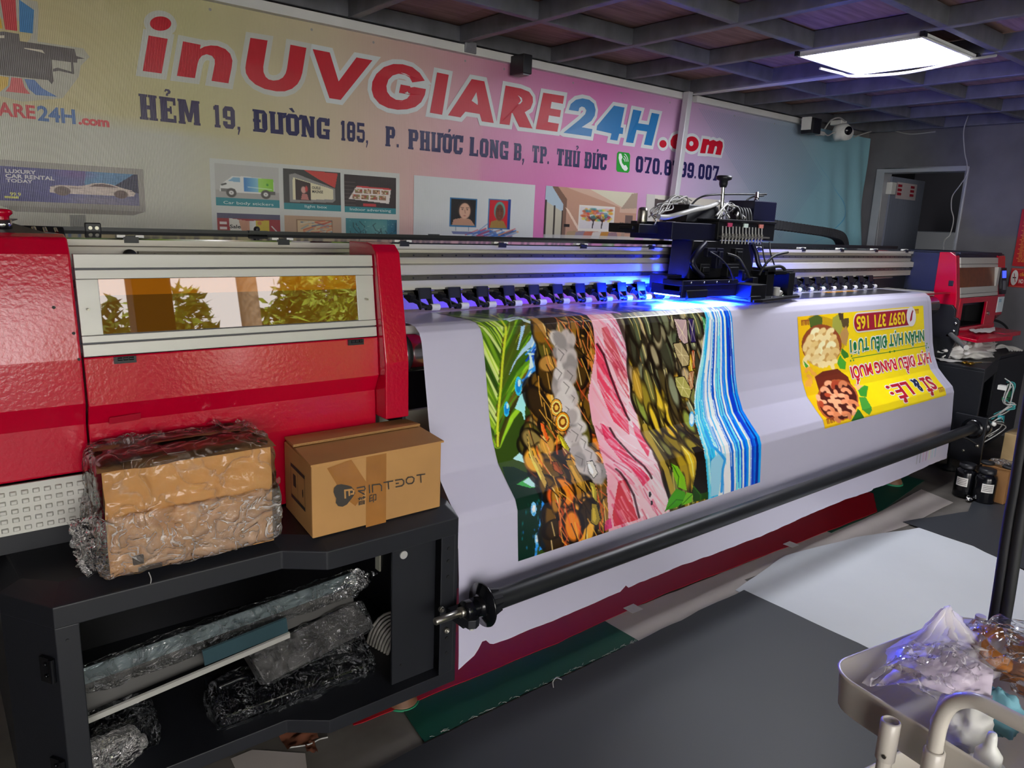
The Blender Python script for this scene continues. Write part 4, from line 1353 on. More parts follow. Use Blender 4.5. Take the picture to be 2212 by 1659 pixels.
# shaft with the row of pinch-roller arms
part(MB().cyl((1.16, 2.282, 1.237), (5.1, 2.282, 1.237), .007, 14), 'pinch_shaft', M['steel'])


def arm(x):
    a = MB()
    a.loft([[(x - .037, 2.242, 1.22), (x + .018, 2.242, 1.22), (x + .018, 2.25, 1.22), (x - .037, 2.25, 1.22)], [(x - .035, 2.25, 1.258), (x + .016, 2.25, 1.258), (x + .016, 2.257, 1.258), (x - .035, 2.257, 1.258)]])
    a.box((x - .037, 2.25, 1.225), (x + .018, 2.3, 1.249))
    for s, dx in ((.012, .006), (-.037, .006)):
        a.prism([(2.25, 1.258), (2.257, 1.258), (2.3, 1.249), (2.3, 1.236), (2.262, 1.206), (2.238, 1.182), (2.229, 1.19), (2.242, 1.22)], 'x', x + s, x + s + dx)
    a.box((x - .036, 2.23, 1.188), (x + .016, 2.244, 1.197))
    a.loft([[(x - .066, 2.262, 1.206), (x - .042, 2.262, 1.206), (x - .042, 2.3, 1.222), (x - .066, 2.3, 1.222)], [(x - .064, 2.25, 1.232), (x - .044, 2.25, 1.232), (x - .044, 2.3, 1.248), (x - .064, 2.3, 1.248)]])
    a.loft([[(x - .06, 2.248, 1.222), (x - .05, 2.248, 1.222), (x - .05, 2.258, 1.21), (x - .06, 2.258, 1.21)], [(x - .004, 2.226, 1.194), (x + .004, 2.226, 1.194), (x + .004, 2.236, 1.182), (x - .004, 2.236, 1.182)]])
    a.cyl((x - .012, 2.238, 1.1895), (x + .01, 2.238, 1.1895), .01, 14)
    p = part(a, 'pinch_arm', M['black_plastic'])
    part(MB().cyl((x + .01, 2.238, 1.1895), (x + .044, 2.238, 1.1895), .0125, 16), 'pinch_roller', M['white_plastic'], p)
    return p


a0 = arm(1.432)
for k in range(1, 27):
    if 11 < k < 18:
        continue
    dup(a0, pr, (k * .1275, 0, 0))

# platen, feed roller and side plates
part(MB().box((1.16, 2.0, 1.12), (5.1, 2.3, 1.168)), 'platen', M['alu'], bevel=.003)
fr_ = part(MB().lathe([(.0, 0), (.062, 0), (.062, 3.85), (0, 3.85)], (1.178, 1.99, 1.085), (1, 0, 0), 40), 'feed_roller', M['chrome'])
part(MB().lathe([(.0, 0), (.066, 0), (.066, .02), (0, .02)], (1.157, 1.99, 1.085), (1, 0, 0), 40), 'roller_flange', M['rubber'], fr_)
sp = MB().prism([(1.94, .86), (2.3, .86), (2.3, 1.12), (2.04, 1.12), (2.03, 1.02), (1.94, 1.01)], 'x', 1.152, 1.164)
spp = part(sp, 'side_plate', M['black'], bevel=.002)
for z in (.985, .915):
    part(MB().lathe([(0, 0), (.006, 0), (.005, .008), (0, .009)], (1.164, 1.97, z), (1, 0, 0), 12), 'bolt', M['chrome'], spp)
part(MB().box((1.17, 2.05, .88), (5.0, 2.06, 1.03)), 'rear_apron', M['black_gloss'])
part(MB().box((1.16, 2.1, .3), (5.0, 2.13, .86)), 'paper_chute', mat('cream_chute', '#d8d9c6', .5))

# right-hand station: dark blue housing, red side, viewing flap, control pad
nb = MB().box((5.34, 2.0, 1.06), (6.2, 2.6, 1.41)).box((5.38, 1.99, 1.405), (6.12, 2.45, 1.42))
part(nb, 'right_housing', M['navy'], bevel=.006)
part(MB().box((4.9, 2.3, 1.12), (5.34, 2.6, 1.24)).box((5.0, 2.28, 1.1), (5.34, 2.36, 1.16)), 'rail_end', M['black'])
cap = [(2.1, 1.415), (2.03, 1.418), (1.995, 1.395), (1.95, 1.12), (1.945, .905), (2.0, .86), (2.06, .86), (2.06, 1.08), (2.1, 1.09)]
capn = part(MB().prism(cap, 'x', 5.33, 5.385), 'end_cap', M['red'], bevel=.004)
part(MB().box((5.326, 1.985, 1.2), (5.332, 2.015, 1.235)), 'cap_slot', M['rubber'], capn, bevel=.004)
capR = [(2.3, 1.415), (2.03, 1.418), (1.99, 1.395), (1.95, 1.12), (1.95, .98), (2.02, .9), (2.3, .9)]
cR = part(MB().prism(capR, 'x', 6.05, 6.19), 'end_cap', M['red'], bevel=.004)
wf = MB()
for a, b in ((1.345, 1.385), (1.32, 1.342), (1.15, 1.19), (1.125, 1.147)):
    y0, y1 = 1.945 + (a - 1.1) * .15, 1.945 + (b - 1.1) * .15
    wf.loft([[(5.39, y0, a), (6.045, y0, a), (6.045, y0 + .02, a), (5.39, y0 + .02, a)], [(5.39, y1, b), (6.045, y1, b), (6.045, y1 + .02, b), (5.39, y1 + .02, b)]])
wf.box((6.0, 1.958, 1.19), (6.045, 1.99, 1.32))
wfr = part(wf, 'window_frame', M['alu'])
wr_ = MB().loft([[(5.39, 1.966, 1.19), (6.0, 1.966, 1.19), (6.0, 1.972, 1.19), (5.39, 1.972, 1.19)], [(5.39, 1.984, 1.32), (6.0, 1.984, 1.32), (6.0, 1.99, 1.32), (5.39, 1.99, 1.32)]])
part(wr_, 'amber_window', mat('brown_acrylic', '#6b3a12', .3, 0, .25, 30), wfr)
rp_ = MB()
rp_.box((5.385, 1.945, 1.085), (6.05, 1.965, 1.122)).box((5.385, 1.945, .92), (5.44, 1.965, 1.09)).box((5.86, 1.945, .92), (6.05, 1.965, 1.09)).box((5.385, 1.94, .88), (6.05, 1.965, .925))
rp_.box((5.95, 1.965, .92), (6.05, 2.2, 1.09))
rpp = part(rp_, 'front_panel', M['red'], bevel=.003)
part(MB().box((5.44, 2.1, .92), (5.95, 2.12, 1.1)).box((5.44, 1.97, .915), (5.95, 2.1, .928)).box((5.935, 1.967, .92), (5.949, 2.1, 1.09)).box((5.44, 1.967, .92), (5.45, 2.1, 1.09)).box((5.44, 1.967, 1.08), (5.95, 2.1, 1.09)), 'access_opening', M['rubber'], rpp)
part(MB().cyl((5.7, 2.05, .95), (5.74, 2.09, 1.06), .003, 8), 'drain_line', M['cable_white'], rpp)
part(MB().cyl((5.9, 1.935, 1.0), (5.9, 1.946, 1.0), .012, 14), 'knob', M['steel'], rpp)
ty = MB()
ty.loft([[(5.3, 1.78, .855), (5.75, 1.72, .85), (5.78, 1.95, .87), (5.3, 1.97, .87)], [(5.3, 1.78, .875), (5.75, 1.72, .88), (5.78, 1.95, .89), (5.3, 1.97, .89)]])
ty.loft([[(5.78, 1.78, .855), (6.1, 1.78, .855), (6.1, 1.95, .865), (5.78, 1.95, .865)], [(5.78, 1.78, .885), (6.1, 1.78, .885), (6.1, 1.95, .89), (5.78, 1.95, .89)]])
part(ty, 'drip_tray', M['red'], bevel=.004)
kp = MB().loft([[(6.075, 1.932, 1.13), (6.15, 1.932, 1.13), (6.15, 1.96, 1.13), (6.075, 1.96, 1.13)], [(6.06, 1.938, 1.17), (6.165, 1.938, 1.17), (6.165, 1.97, 1.17), (6.06, 1.97, 1.17)], [(6.06, 1.96, 1.315), (6.165, 1.96, 1.315), (6.165, 2.0, 1.315), (6.06, 2.0, 1.315)]])
kpd = part(kp, 'control_pad', M['black_plastic'], bevel=.003)
part(MB().loft([[(6.078, 1.9475, 1.245), (6.148, 1.9475, 1.245), (6.148, 1.95, 1.245), (6.078, 1.95, 1.245)], [(6.078, 1.9545, 1.295), (6.148, 1.9545, 1.295), (6.148, 1.957, 1.295), (6.078, 1.957, 1.295)]]), 'screen', mat('lit_screen', '#2a3cff', .3, emit='#3a4cff', estr=1.6), kpd)
part(MB().loft([[(6.09, 1.935, 1.16), (6.14, 1.935, 1.16), (6.14, 1.94, 1.16), (6.09, 1.94, 1.16)], [(6.09, 1.945, 1.225), (6.14, 1.945, 1.225), (6.14, 1.95, 1.225), (6.09, 1.95, 1.225)]]), 'keypad', mat('grey_keypad', '#6a6e74', .5), kpd)
lbm = MB().box((6.06, 1.943, 1.0), (6.17, 1.949, 1.11))
for j in range(2):
    for i in range(3):
        pass
for i in range(4):
    lbm.box((6.07, 1.9415, 1.092 - .0 - i * .006), (6.11 + .012 * (i % 2), 1.944, 1.095 - i * .006), 1)
part(lbm, 'sticker', [mat('white_sticker', '#cfdde2', .5), mat('sticker_ink', '#3a8fb0', .5)])
br = MB().prism([(1.9, .86), (1.9, .98), (1.92, 1.0), (1.935, 1.0), (1.935, 1.05), (1.96, 1.08), (2.3, 1.08), (2.3, .72), (1.94, .72)], 'x', 5.3, 5.322)
brp = part(br, 'side_plate', M['black'], bevel=.003)
for y, z in ((1.92, .965), (1.925, .915)):
    part(MB().lathe([(0, 0), (.011, 0), (.01, .01), (0, .011)], (5.3, y, z), (-1, 0, 0), 12), 'bolt', M['chrome'], brp)
part(MB().box((5.0, 2.0, .675), (6.3, 2.55, .86)), 'chassis', M['black'])
part(MB().box((4.9, 1.995, 1.15), (5.33, 2.03, 1.16)), 'platen_end', M['red_dark'])

# drag chain behind the beam
ch = MB()
pts = smooth_path([(4.0182, 2.56, 1.5462), (4.4363, 2.56, 1.5267), (4.755, 2.56, 1.5077), (4.884, 2.56, 1.4769), (4.9228, 2.56, 1.4008), (4.75, 2.56, 1.37), (4.3, 2.56, 1.36)], 12)
for i in range(0, len(pts) - 1, 1):
    p, q = Vector(pts[i]), Vector(pts[i + 1])
    d = (q - p)
    if d.length < 1e-4:
        continue
    d.normalize()
    up = Vector((-d.z, 0, d.x))
    ch.obox((p + q) / 2, d * (q - p).length * .42, Vector((0, .03, 0)), up * .024)
    ch.obox(p, d * .004, Vector((0, .032, 0)), up * .027)
part(ch, 'drag_chain', M['rubber'])

# ================================================================ print carriage riding on the beam
M['carr'] = mat('black_carriage', '#0b0c11', .38, .1, .1, 12)
M['carr_blue'] = mat('dark_carriage_plate', '#10122a', .35, .2, .08, 8)
ca = thing('print_carriage', 'black print carriage with cables and a glowing ultraviolet lamp on the beam', 'print carriage', (2.95, 2.15, 1.2))


def cp_(mb, name, mats, parent=None, **k):
    return mb.build(name, mats, parent if parent is not None else ca, **k)



# back plate and tall body against the beam
q = [(2.7697, 2.2, 1.4513), (3.2944, 2.2, 1.4407), (3.3881, 2.2, 1.2568)]
cp_(MB().box((q[0][0], 2.16, 1.2), (q[1][0], 2.25, 1.445)), 'back_plate', M['carr'], bevel=.004)
q = [(2.6793, 2.1, 1.4374), (3.1148, 2.1, 1.434), (3.2077, 2.1, 1.2776)]
bd = MB().prism([(q[0][0], 1.205), (q[2][0], 1.205), (q[2][0] - .02, 1.3), (q[1][0], 1.45), (q[0][0] + .02, 1.45)], 'y', 2.08, 2.2)
cp_(bd, 'body', M['carr'], bevel=.004)
for k, (dx, z0_, w_, h_) in enumerate(((.06, 1.30, .07, .05), (.16, 1.33, .05, .09), (.24, 1.29, .09, .06), (.1, 1.38, .09, .04), (.3, 1.36, .06, .06), (.36, 1.27, .05, .05))):
    cp_(MB().box((q[0][0] + dx, 2.06 - .008 * (k % 3), z0_), (q[0][0] + dx + w_, 2.082, z0_ + h_)).box((q[0][0] + dx + .01, 2.052 - .008 * (k % 3), z0_ + .012), (q[0][0] + dx + w_ - .012, 2.06, z0_ + h_ - .014)), 'control_block', M['carr_blue'] if k % 2 else M['carr'], bevel=.003)
# left lamp block and the lamp under it
q = [(2.5461, 2.02, 1.2946), (2.9365, 2.02, 1.2665), (2.9436, 2.02, 1.1824), (2.5528, 2.02, 1.2455)]
lx0, lx1 = q[0][0], q[1][0]
lb_ = MB()
lb_.box((lx0, 2.0, 1.236), (lx1, 2.1, 1.285)).box((lx0, 2.0, 1.209), (lx1, 2.01, 1.24)).box((lx0, 2.01, 1.219), (lx0 + .008, 2.17, 1.262)).box((lx0 - .004, 1.995, 1.262), (lx1 + .004, 2.105, 1.285)).box((lx0 + .02, 2.1, 1.236), (lx0 + .12, 2.2, 1.3))
lbp = cp_(lb_, 'lamp_housing', M['carr_blue'], bevel=.003)
dl = MB().loft([[(lx0 + .03, 1.985, 1.21), (lx0 + .16, 1.985, 1.21), (lx0 + .16, 2.0, 1.2), (lx0 + .03, 2.0, 1.2)], [(lx0 + .02, 1.99, 1.243), (lx0 + .17, 1.99, 1.243), (lx0 + .17, 2.004, 1.243), (lx0 + .02, 2.004, 1.243)]])
cp_(dl, 'lamp_shroud', M['carr'], lbp, bevel=.002)
M['uv'] = glow('ultraviolet_lamp', '#1030ff', 3000.0)
cp_(MB().box((lx0 + .012, 2.015, 1.214), (lx1 - .03, 2.16, 1.234)), 'uv_emitter', M['uv'], lbp)
for k in range(4):
    cp_(MB().lathe([(0, 0), (.004, 0), (.004, .004), (0, .004)], (lx0 + .05 + k * .09, 1.995, 1.275), (0, -1, 0), 8), 'screw', M['chrome'], lbp)
cp_(MB().box((3.385, 2.11, 1.215), (3.395, 2.2, 1.235)), 'uv_emitter', glow('side_blue_fill', '#1030ff', 1500.0), lbp)  # hidden second emitter, added to throw blue light on the right end
# print head base with the low front tray to the right
q = [(2.7751, 1.9, 1.2053), (3.339, 1.93, 1.1921), (2.8715, 1.9, 1.187)]
hx0 = lx1 + .0
tr_ = MB()
tr_.loft([[(hx0, 1.9, 1.188), (hx0 + .06, 1.895, 1.188), (3.42, 1.96, 1.188), (3.42, 2.2, 1.188), (hx0, 2.2, 1.188)], [(hx0, 1.9, 1.2), (hx0 + .06, 1.895, 1.2), (3.42, 1.96, 1.2), (3.42, 2.2, 1.2), (hx0, 2.2, 1.2)]])
trp = cp_(tr_, 'base_tray', M['carr'], bevel=.002)
for x, y in ((hx0 + .05, 1.905), (hx0 + .2, 1.93), (hx0 + .34, 1.96), (3.3, 1.97)):
    cp_(MB().lathe([(0, 0), (.004, 0), (.003, .003), (0, .003)], (x, y + .01, 1.2), (0, 0, 1), 8), 'screw', M['chrome'], trp)
hd = MB().box((hx0, 1.92, 1.2), (hx0 + .12, 2.05, 1.265)).box((hx0 + .13, 2.0, 1.2), (hx0 + .17, 2.1, 1.29)).box((hx0 - .01, 1.91, 1.188), (hx0 + .07, 1.925, 1.215))
cp_(hd, 'print_head', M['carr'], bevel=.003)
ar_ = MB().box((3.18, 2.0, 1.2), (3.24, 2.12, 1.33)).box((3.34, 1.98, 1.2), (3.39, 2.08, 1.31)).box((3.16, 2.0, 1.3), (3.4, 2.1, 1.318)).box((3.24, 2.04, 1.2), (3.34, 2.1, 1.24))
cp_(ar_, 'side_bracket', M['carr'], bevel=.003)
cp_(MB().cyl((3.27, 2.0, 1.2), (3.27, 2.0, 1.24), .016).cyl((3.3, 1.99, 1.21), (3.3, 2.03, 1.225), .012), 'damper', M['cable_white'])
# upper electronics: left wing, main box, ink tank with its row of valves, canister
q = [(2.4498, 2.2, 1.5131), (2.7805, 2.2, 1.4731), (2.6011, 2.1, 1.5262), (2.9223, 2.1, 1.4515)]
cp_(MB().box((q[0][0], 2.18, q[1][2]), (q[1][0], 2.36, q[0][2])).box((q[0][0] - .02, 2.2, q[1][2] + .015), (q[0][0] + .02, 2.28, q[1][2] + .03)), 'left_wing', M['carr'], bevel=.003)
mb2 = cp_(MB().box((q[2][0] - .03, 2.1, q[3][2]), (q[3][0], 2.34, q[2][2])), 'main_box', M['carr_blue'], bevel=.003)
q2 = [(2.7866, 2.22, 1.6104), (3.0496, 2.22, 1.5503)]
cp_(MB().loft([[(q2[0][0], 2.2, q2[1][2] - .02), (q2[1][0], 2.2, q2[1][2] - .02), (q2[1][0], 2.34, q2[1][2] - .02), (q2[0][0], 2.34, q2[1][2] - .02)], [(q2[0][0] + .04, 2.22, q2[0][2]), (q2[1][0], 2.22, q2[0][2]), (q2[1][0], 2.34, q2[0][2]), (q2[0][0] + .04, 2.34, q2[0][2])]]), 'control_board_cover', M['carr'], bevel=.004)
q = [(2.8748, 2.08, 1.5498), (3.3325, 2.08, 1.4561)]
tx0, tx1, tz1, tz0 = q[0][0], q[1][0], q[0][2], q[1][2] - .0
tk = cp_(MB().box((tx0, 2.085, tz0), (tx1, 2.3, tz1)).box((tx0 - .004, 2.08, tz1 - .012), (tx1 + .004, 2.302, tz1)), 'ink_tank_box', M['carr'], bevel=.003)
vr = MB().box((tx0 + .01, 2.07, tz0 + .012), (tx1 - .06, 2.086, tz0 + .02))
for k in range(13):
    x = tx0 + .025 + k * .026
    vr.cyl((x, 2.076, tz0 + .006), (x, 2.076, tz0 + .03), .0075, 10)
vrp = cp_(vr, 'valve_row', mat('dull_valves', '#6f6d68', .4, .6))
for k in range(13):
    x = tx0 + .025 + k * .026
    if k == 0:
        v0_ = cp_(MB().cyl((x, 2.076, tz0 - .016), (x, 2.076, tz0 + .006), .0035, 8).cyl((x, 2.077, tz0 + .03), (x, 2.08, tz0 + .062), .003, 8), 'ink_line', M['cable_white'])
    else:
        dup(v0_, ca, (k * .026, 0, 0))
for k, c in enumerate(('#a83458', '#b9c9c0', '#b06a60')):
    x = tx0 + .06 + k * .125
    cp_(MB().box((x, 2.076, tz1 - .034), (x + .034, 2.082, tz1 - .016)), 'tag', mat('tag_%d' % k, c, .5), tk)
q = [(3.238, 2.15, 1.647), (3.4313, 2.15, 1.5619)]
cn = cp_(MB().box((q[0][0], 2.15, q[1][2] - .01), (q[1][0], 2.3, q[0][2])), 'filter_box', M['carr_blue'], bevel=.004)
cx_ = (q[0][0] + q[1][0]) / 2
cp_(MB().lathe([(0, 0), (.012, 0), (.012, .02), (.008, .022), (.008, .045), (0, .046)], (cx_ - .01, 2.2, q[0][2])), 'hose_fitting', M['chrome'], cn)
# plunger with a black knob
q = [(3.0489, 2.2, 1.6267), (3.041, 2.2, 1.7016), (3.0438, 2.2, 1.7304)]
pl_ = cp_(MB().cyl((q[0][0], 2.2, tz1 - .01), (q[1][0], 2.2, q[1][2]), .009, 14), 'plunger_rod', M['chrome'])
cp_(MB().lathe([(0, 0), (.015, 0), (.02, .014), (.02, .03), (.036, .036), (.038, .05), (.026, .054), (0, .054)], (q[1][0], 2.2, q[1][2] - .004)), 'plunger_knob', M['black_plastic'], pl_)
q = [(2.5461, 2.25, 1.5166), (2.5416, 2.25, 1.5559)]
cp_(MB().lathe([(0, 0), (.02, 0), (.022, .01), (.022, .055), (.018, .068), (.006, .072), (0, .072)], (q[0][0], 2.25, q[0][2] - .003)), 'capacitor', M['steel'])
# hoses and cables
def hose(name, pts, r, mt, k=8):
    return cp_(MB().tube(smooth_path(pts, k), r, 8), name, mt)


hose('hose', [(2.8811, 2.25, 1.6101), (2.9271, 2.25, 1.6407), (3.0051, 2.25, 1.6601), (3.1798, 2.25, 1.6738), (3.3529, 2.23, 1.6819), (3.4078, 2.2, 1.6856)], .0045, M['rubber'])
hose('hose', [(3.2832, 2.25, 1.6137), (3.3068, 2.25, 1.6429), (3.3454, 2.24, 1.6683), (3.4146, 2.22, 1.6789)], .0045, M['rubber'])
hose('cable_sleeve', [(2.4787, 2.1, 1.5442), (2.5409, 2.1, 1.5464), (2.616, 2.09, 1.5633), (2.7446, 2.12, 1.5843), (2.9197, 2.18, 1.6036), (3.1013, 2.24, 1.638)], .011, M['cable_white'])
rg = random.Random(21)
for k in range(9):
    a = [(2.5719, 2.2, 1.5393), (2.6396, 2.24, 1.5827), (2.7376, 2.28, 1.6078), (2.8135, 2.3, 1.6351), (2.8697, 2.3, 1.6356), (2.8909, 2.28, 1.6103)]
    a = [(x + rg.uniform(-.03, .03), y + rg.uniform(-.03, .04), z + rg.uniform(-.025, .02)) for x, y, z in a]
    hose('wire', a, .0032, M['cable_white'], 6)
for k in range(7):
    a = [(3.0045, 2.15, 1.5548), (3.07, 2.2, 1.6053), (3.1496, 2.24, 1.6288), (3.151, 2.2, 1.6087), (3.1149, 2.15, 1.5584)]
    a = [(x + rg.uniform(-.03, .04), y + rg.uniform(-.03, .04), z + rg.uniform(-.015, .012)) for x, y, z in a]
    hose('wire', a, .003 + .001 * (k % 3), M['cable_white'] if k % 3 else M['rubber'], 6)
for k in range(5):
    x = 3.1216 + k * .022
    hose('connector_lead', [(x, 2.14, tz1 - .01), (x, 2.15, tz1 + .035), (x + .008, 2.17, tz1 + .055), (x + .02, 2.2, tz1 + .03)], .007, M['rubber'], 5)
hose('corrugated_hose', [(2.7559, 2.06, 1.4403), (2.6938, 2.05, 1.4027), (2.663, 2.05, 1.3611), (2.6994, 2.05, 1.3192), (2.7577, 2.06, 1.2922)], .013, M['carr_blue'])
hose('corrugated_hose', [(3.1009, 2.05, 1.4452), (3.1255, 2.04, 1.4013), (3.1346, 2.03, 1.3569), (3.1482, 2.02, 1.3305)], .011, M['carr_blue'])
hose('cable', [(3.1482, 2.02, 1.3305), (3.1966, 2.0, 1.3361), (3.2784, 2.0, 1.3401), (3.3578, 2.02, 1.3195), (3.3885, 2.04, 1.2892)], .008, M['rubber'])
hose('cable', [(3.1073, 2.0, 1.3009), (3.1306, 1.99, 1.3462), (3.186, 1.98, 1.3915), (3.2815, 1.97, 1.4091)], .006, M['rubber'])
hose('cable', [(3.1792, 2.05, 1.4507), (3.1765, 2.03, 1.3885), (3.1958, 2.02, 1.3347), (3.252, 2.03, 1.2966)], .0035, M['rubber'])
hose('cable', [(3.2441, 2.05, 1.4516), (3.2306, 2.03, 1.4023), (3.2598, 2.02, 1.3434), (3.2939, 2.03, 1.296)], .0035, M['rubber'])
hose('cable', [(2.7693, 2.04, 1.4037), (2.8237, 2.02, 1.3755), (2.867, 2.0, 1.3341), (2.8943, 1.99, 1.2829)], .004, M['carr_blue'])
hose('cable', [(2.8987, 2.04, 1.3958), (2.9538, 2.02, 1.3798), (2.9846, 2.0, 1.3375), (3.0317, 2.0, 1.2886)], .006, M['rubber'])
hose('cable', [(2.6355, 2.03, 1.3501), (2.6593, 2.02, 1.3259), (2.7039, 2.02, 1.2984)], .005, M['carr_blue'])


# ================================================================ the sheet being printed
PROF = [(2.6, 1.175), (1.985, 1.175), (1.955, 1.171), (1.93, 1.155), (1.917, 1.13), (1.91, 1.1), (1.866, 0.872), (1.845, 0.8), (1.811, 0.728), (1.76, 0.675), (1.715, 0.632), (1.702, 0.6), (1.7, 0.573), (1.689, 0.437), (1.681, 0.185), (1.68, 0.1)]
_pp = [Vector((y, z)) for y, z in PROF]
_fine = smooth_path([(y, z, 0) for y, z in PROF], 5)
_cum = [0.0]
for (a, b) in zip(PROF, PROF[1:]):
    _cum.append(_cum[-1] + math.hypot(b[0] - a[0], b[1] - a[1]))


def sheet_pt(x, ms, d=0.0):
    """point of the sheet at x, a distance -ms along it from the back, d proud of its face"""
    s = -ms
    for i in range(len(PROF) - 1):
        if s <= _cum[i + 1] or i == len(PROF) - 2:
            a, b = PROF[i], PROF[i + 1]
            L = _cum[i + 1] - _cum[i]
            t = (s - _cum[i]) / L
            # blended tangent for a rounded fold
            ty, tz = (b[0] - a[0]) / L, (b[1] - a[1]) / L
            w = .0035 * fbm(x * 1.3, s * 1.5, 7.0) * min(1, max(0, (s - .75) * 3))
            dd = d + w
            return (x, a[0] + (b[0] - a[0]) * t + tz * dd, a[1] + (b[1] - a[1]) * t - ty * dd)


SX0, SX1 = 1.203, 4.851
sh = MB()
WH = lin('#c3c0d4')
rows = [.285, .35, .4, .5, .56] + list(np.arange(.59, 1.72, .0045))


def bottom(x):
    b = 1.712 + .006 * math.sin(x * 5) + .004 * fbm(x * 9, 2.0)
    b -= .03 * max(0, 1 - abs(x - 1.30) / .03) + .02 * max(0, 1 - abs(x - 1.96) / .02)
    if x < 1.3:
        b += .045 * (1.3 - x) / .1
    if x > 3.9:
        b -= .006
    return b


N_ = 240
for i in range(N_ + 1):
    pass
cols = [SX0 + (SX1 - SX0) * i / N_ for i in range(N_ + 1)]
vs = []
for s in rows:
    for x in cols:
        vs.append(sheet_pt(x, -s * (1 + (bottom(x) / 1.714 - 1) * min(1, max(0, (s - 1.45) / .2)) ** 1.5)))
nr_ = len(rows)
fs = [(j * (N_ + 1) + i, j * (N_ + 1) + i + 1, (j + 1) * (N_ + 1) + i + 1, (j + 1) * (N_ + 1) + i) for j in range(nr_ - 1) for i in range(N_)]
sh.add(vs, fs, 0, True, WH)

# ---- the seafood collage, seen from its foot
cw, chh = 460, 520
K = Canvas(cw, chh, '#2a2419')
rg = random.Random(42)


def bnd(tab):
    ys = [p[1] for p in tab]
    xs = [p[0] for p in tab]
    return lambda v: float(np.interp(v, ys, xs))


b1 = bnd([(0.1874, 0.2577), (0.1738, 0.3495), (0.1554, 0.4837), (0.1349, 0.5411), (0.117, 0.5607), (0.0868, 0.7006), (0.1048, 0.789), (0.1046, 0.9406)])
b2 = bnd([(0.3725, 0.2527), (0.3709, 0.3692), (0.3334, 0.5096), (0.3372, 0.6728), (0.2976, 0.8388), (0.3075, 0.9702)])
b3 = bnd([(0.5135, 0.2644), (0.5089, 0.4168), (0.5214, 0.554), (0.5211, 0.7135), (0.5389, 0.8997), (0.5815, 0.9806)])
b4 = bnd([(0.8652, 0.2885), (0.8295, 0.4336), (0.7802, 0.5748), (0.7555, 0.6637), (0.7104, 0.8169), (0.7311, 0.9665)])
# palm leaf
for j in range(90):
    v = j / 90 * 1.1 - .05
    K.poly([(0, v), (b1(v) + .02, v), (b1(v) + .02, v + .013), (0, v + .013)], '#3d4f22')
rib = [(0.1089, 0.1207), (0.0789, 0.2251), (0.0762, 0.2634), (0.0641, 0.3112), (0.0525, 0.3733), (0.0411, 0.4509), (0.0319, 0.5023), (0.0172, 0.5893), (0.0201, 0.5872), (0.0111, 0.6279)]
for k in range(260):
    t = rg.random() ** .8 * (len(rib) - 1.001)
    i = int(t)
    x = rib[i][0] + (rib[i + 1][0] - rib[i][0]) * (t - i)
    y = rib[i][1] + (rib[i + 1][1] - rib[i][1]) * (t - i)
    if rg.random() < .6:
        L = .2 + .15 * rg.random()
        K.line([(x, y), (x - .05, y - L * .45), (x - .11 - .03 * rg.random(), y - L)], .004 + .008 * rg.random(), rg.choice(['#8aa63c', '#5d7d2c', '#3d5a1e', '#a3bc48', '#6f8f32', '#cdd59a', '#2f4419']), .85, .5)
for k in range(140):
    t = rg.random() * (len(rib) - 1.001)
    i = int(t)
    x = rib[i][0] + (rib[i + 1][0] - rib[i][0]) * (t - i)
    y = rib[i][1] + (rib[i + 1][1] - rib[i][1]) * (t - i)
    L = .08 + .08 * rg.random()
    K.line([(x, y), (x + .05, y - L * .7), (x + .11, y - L * 1.25)], .006 + .014 * rg.random(), rg.choice(['#7fa63c', '#5f8a30', '#41601f', '#9abf45', '#4f5a26', '#6b5a30', '#3f3a1c']), .85, .4)
K.line(rib, .007, '#b9bf4a')
# water splash and the yellow straw beside it
for p, c in (([(0.0672, 0.4173), (0.0977, 0.3677), (0.1324, 0.339), (0.1671, 0.3205), (0.1925, 0.2574), (0.1713, 0.2552), (0.1461, 0.3078), (0.1162, 0.3374), (0.0863, 0.3771)], '#a9c4e6'), ([(0.1003, 0.3359), (0.1247, 0.2615), (0.1387, 0.2597), (0.1196, 0.3001), (0.1056, 0.3363)], '#a3bfe0'),
             ([(0.1323, 0.4773), (0.1247, 0.4355), (0.1377, 0.41), (0.1681, 0.3425), (0.1825, 0.3055), (0.1694, 0.4138), (0.1543, 0.4804)], '#b5cdea'), ([(0.0802, 0.5206), (0.0994, 0.4806), (0.1219, 0.4703), (0.1065, 0.5683), (0.1004, 0.5347)], '#a5dcea'),
             ([(0.0471, 0.6755), (0.073, 0.6609), (0.0934, 0.6595), (0.0829, 0.7065), (0.0646, 0.6891)], '#b5e2f0'), ([(0.0797, 0.8051), (0.0983, 0.81), (0.1008, 0.8823), (0.1063, 0.9805), (0.0658, 0.9879), (0.0834, 0.9062), (0.0664, 0.8724)], '#3f8fd0')):
    K.poly(p, c)
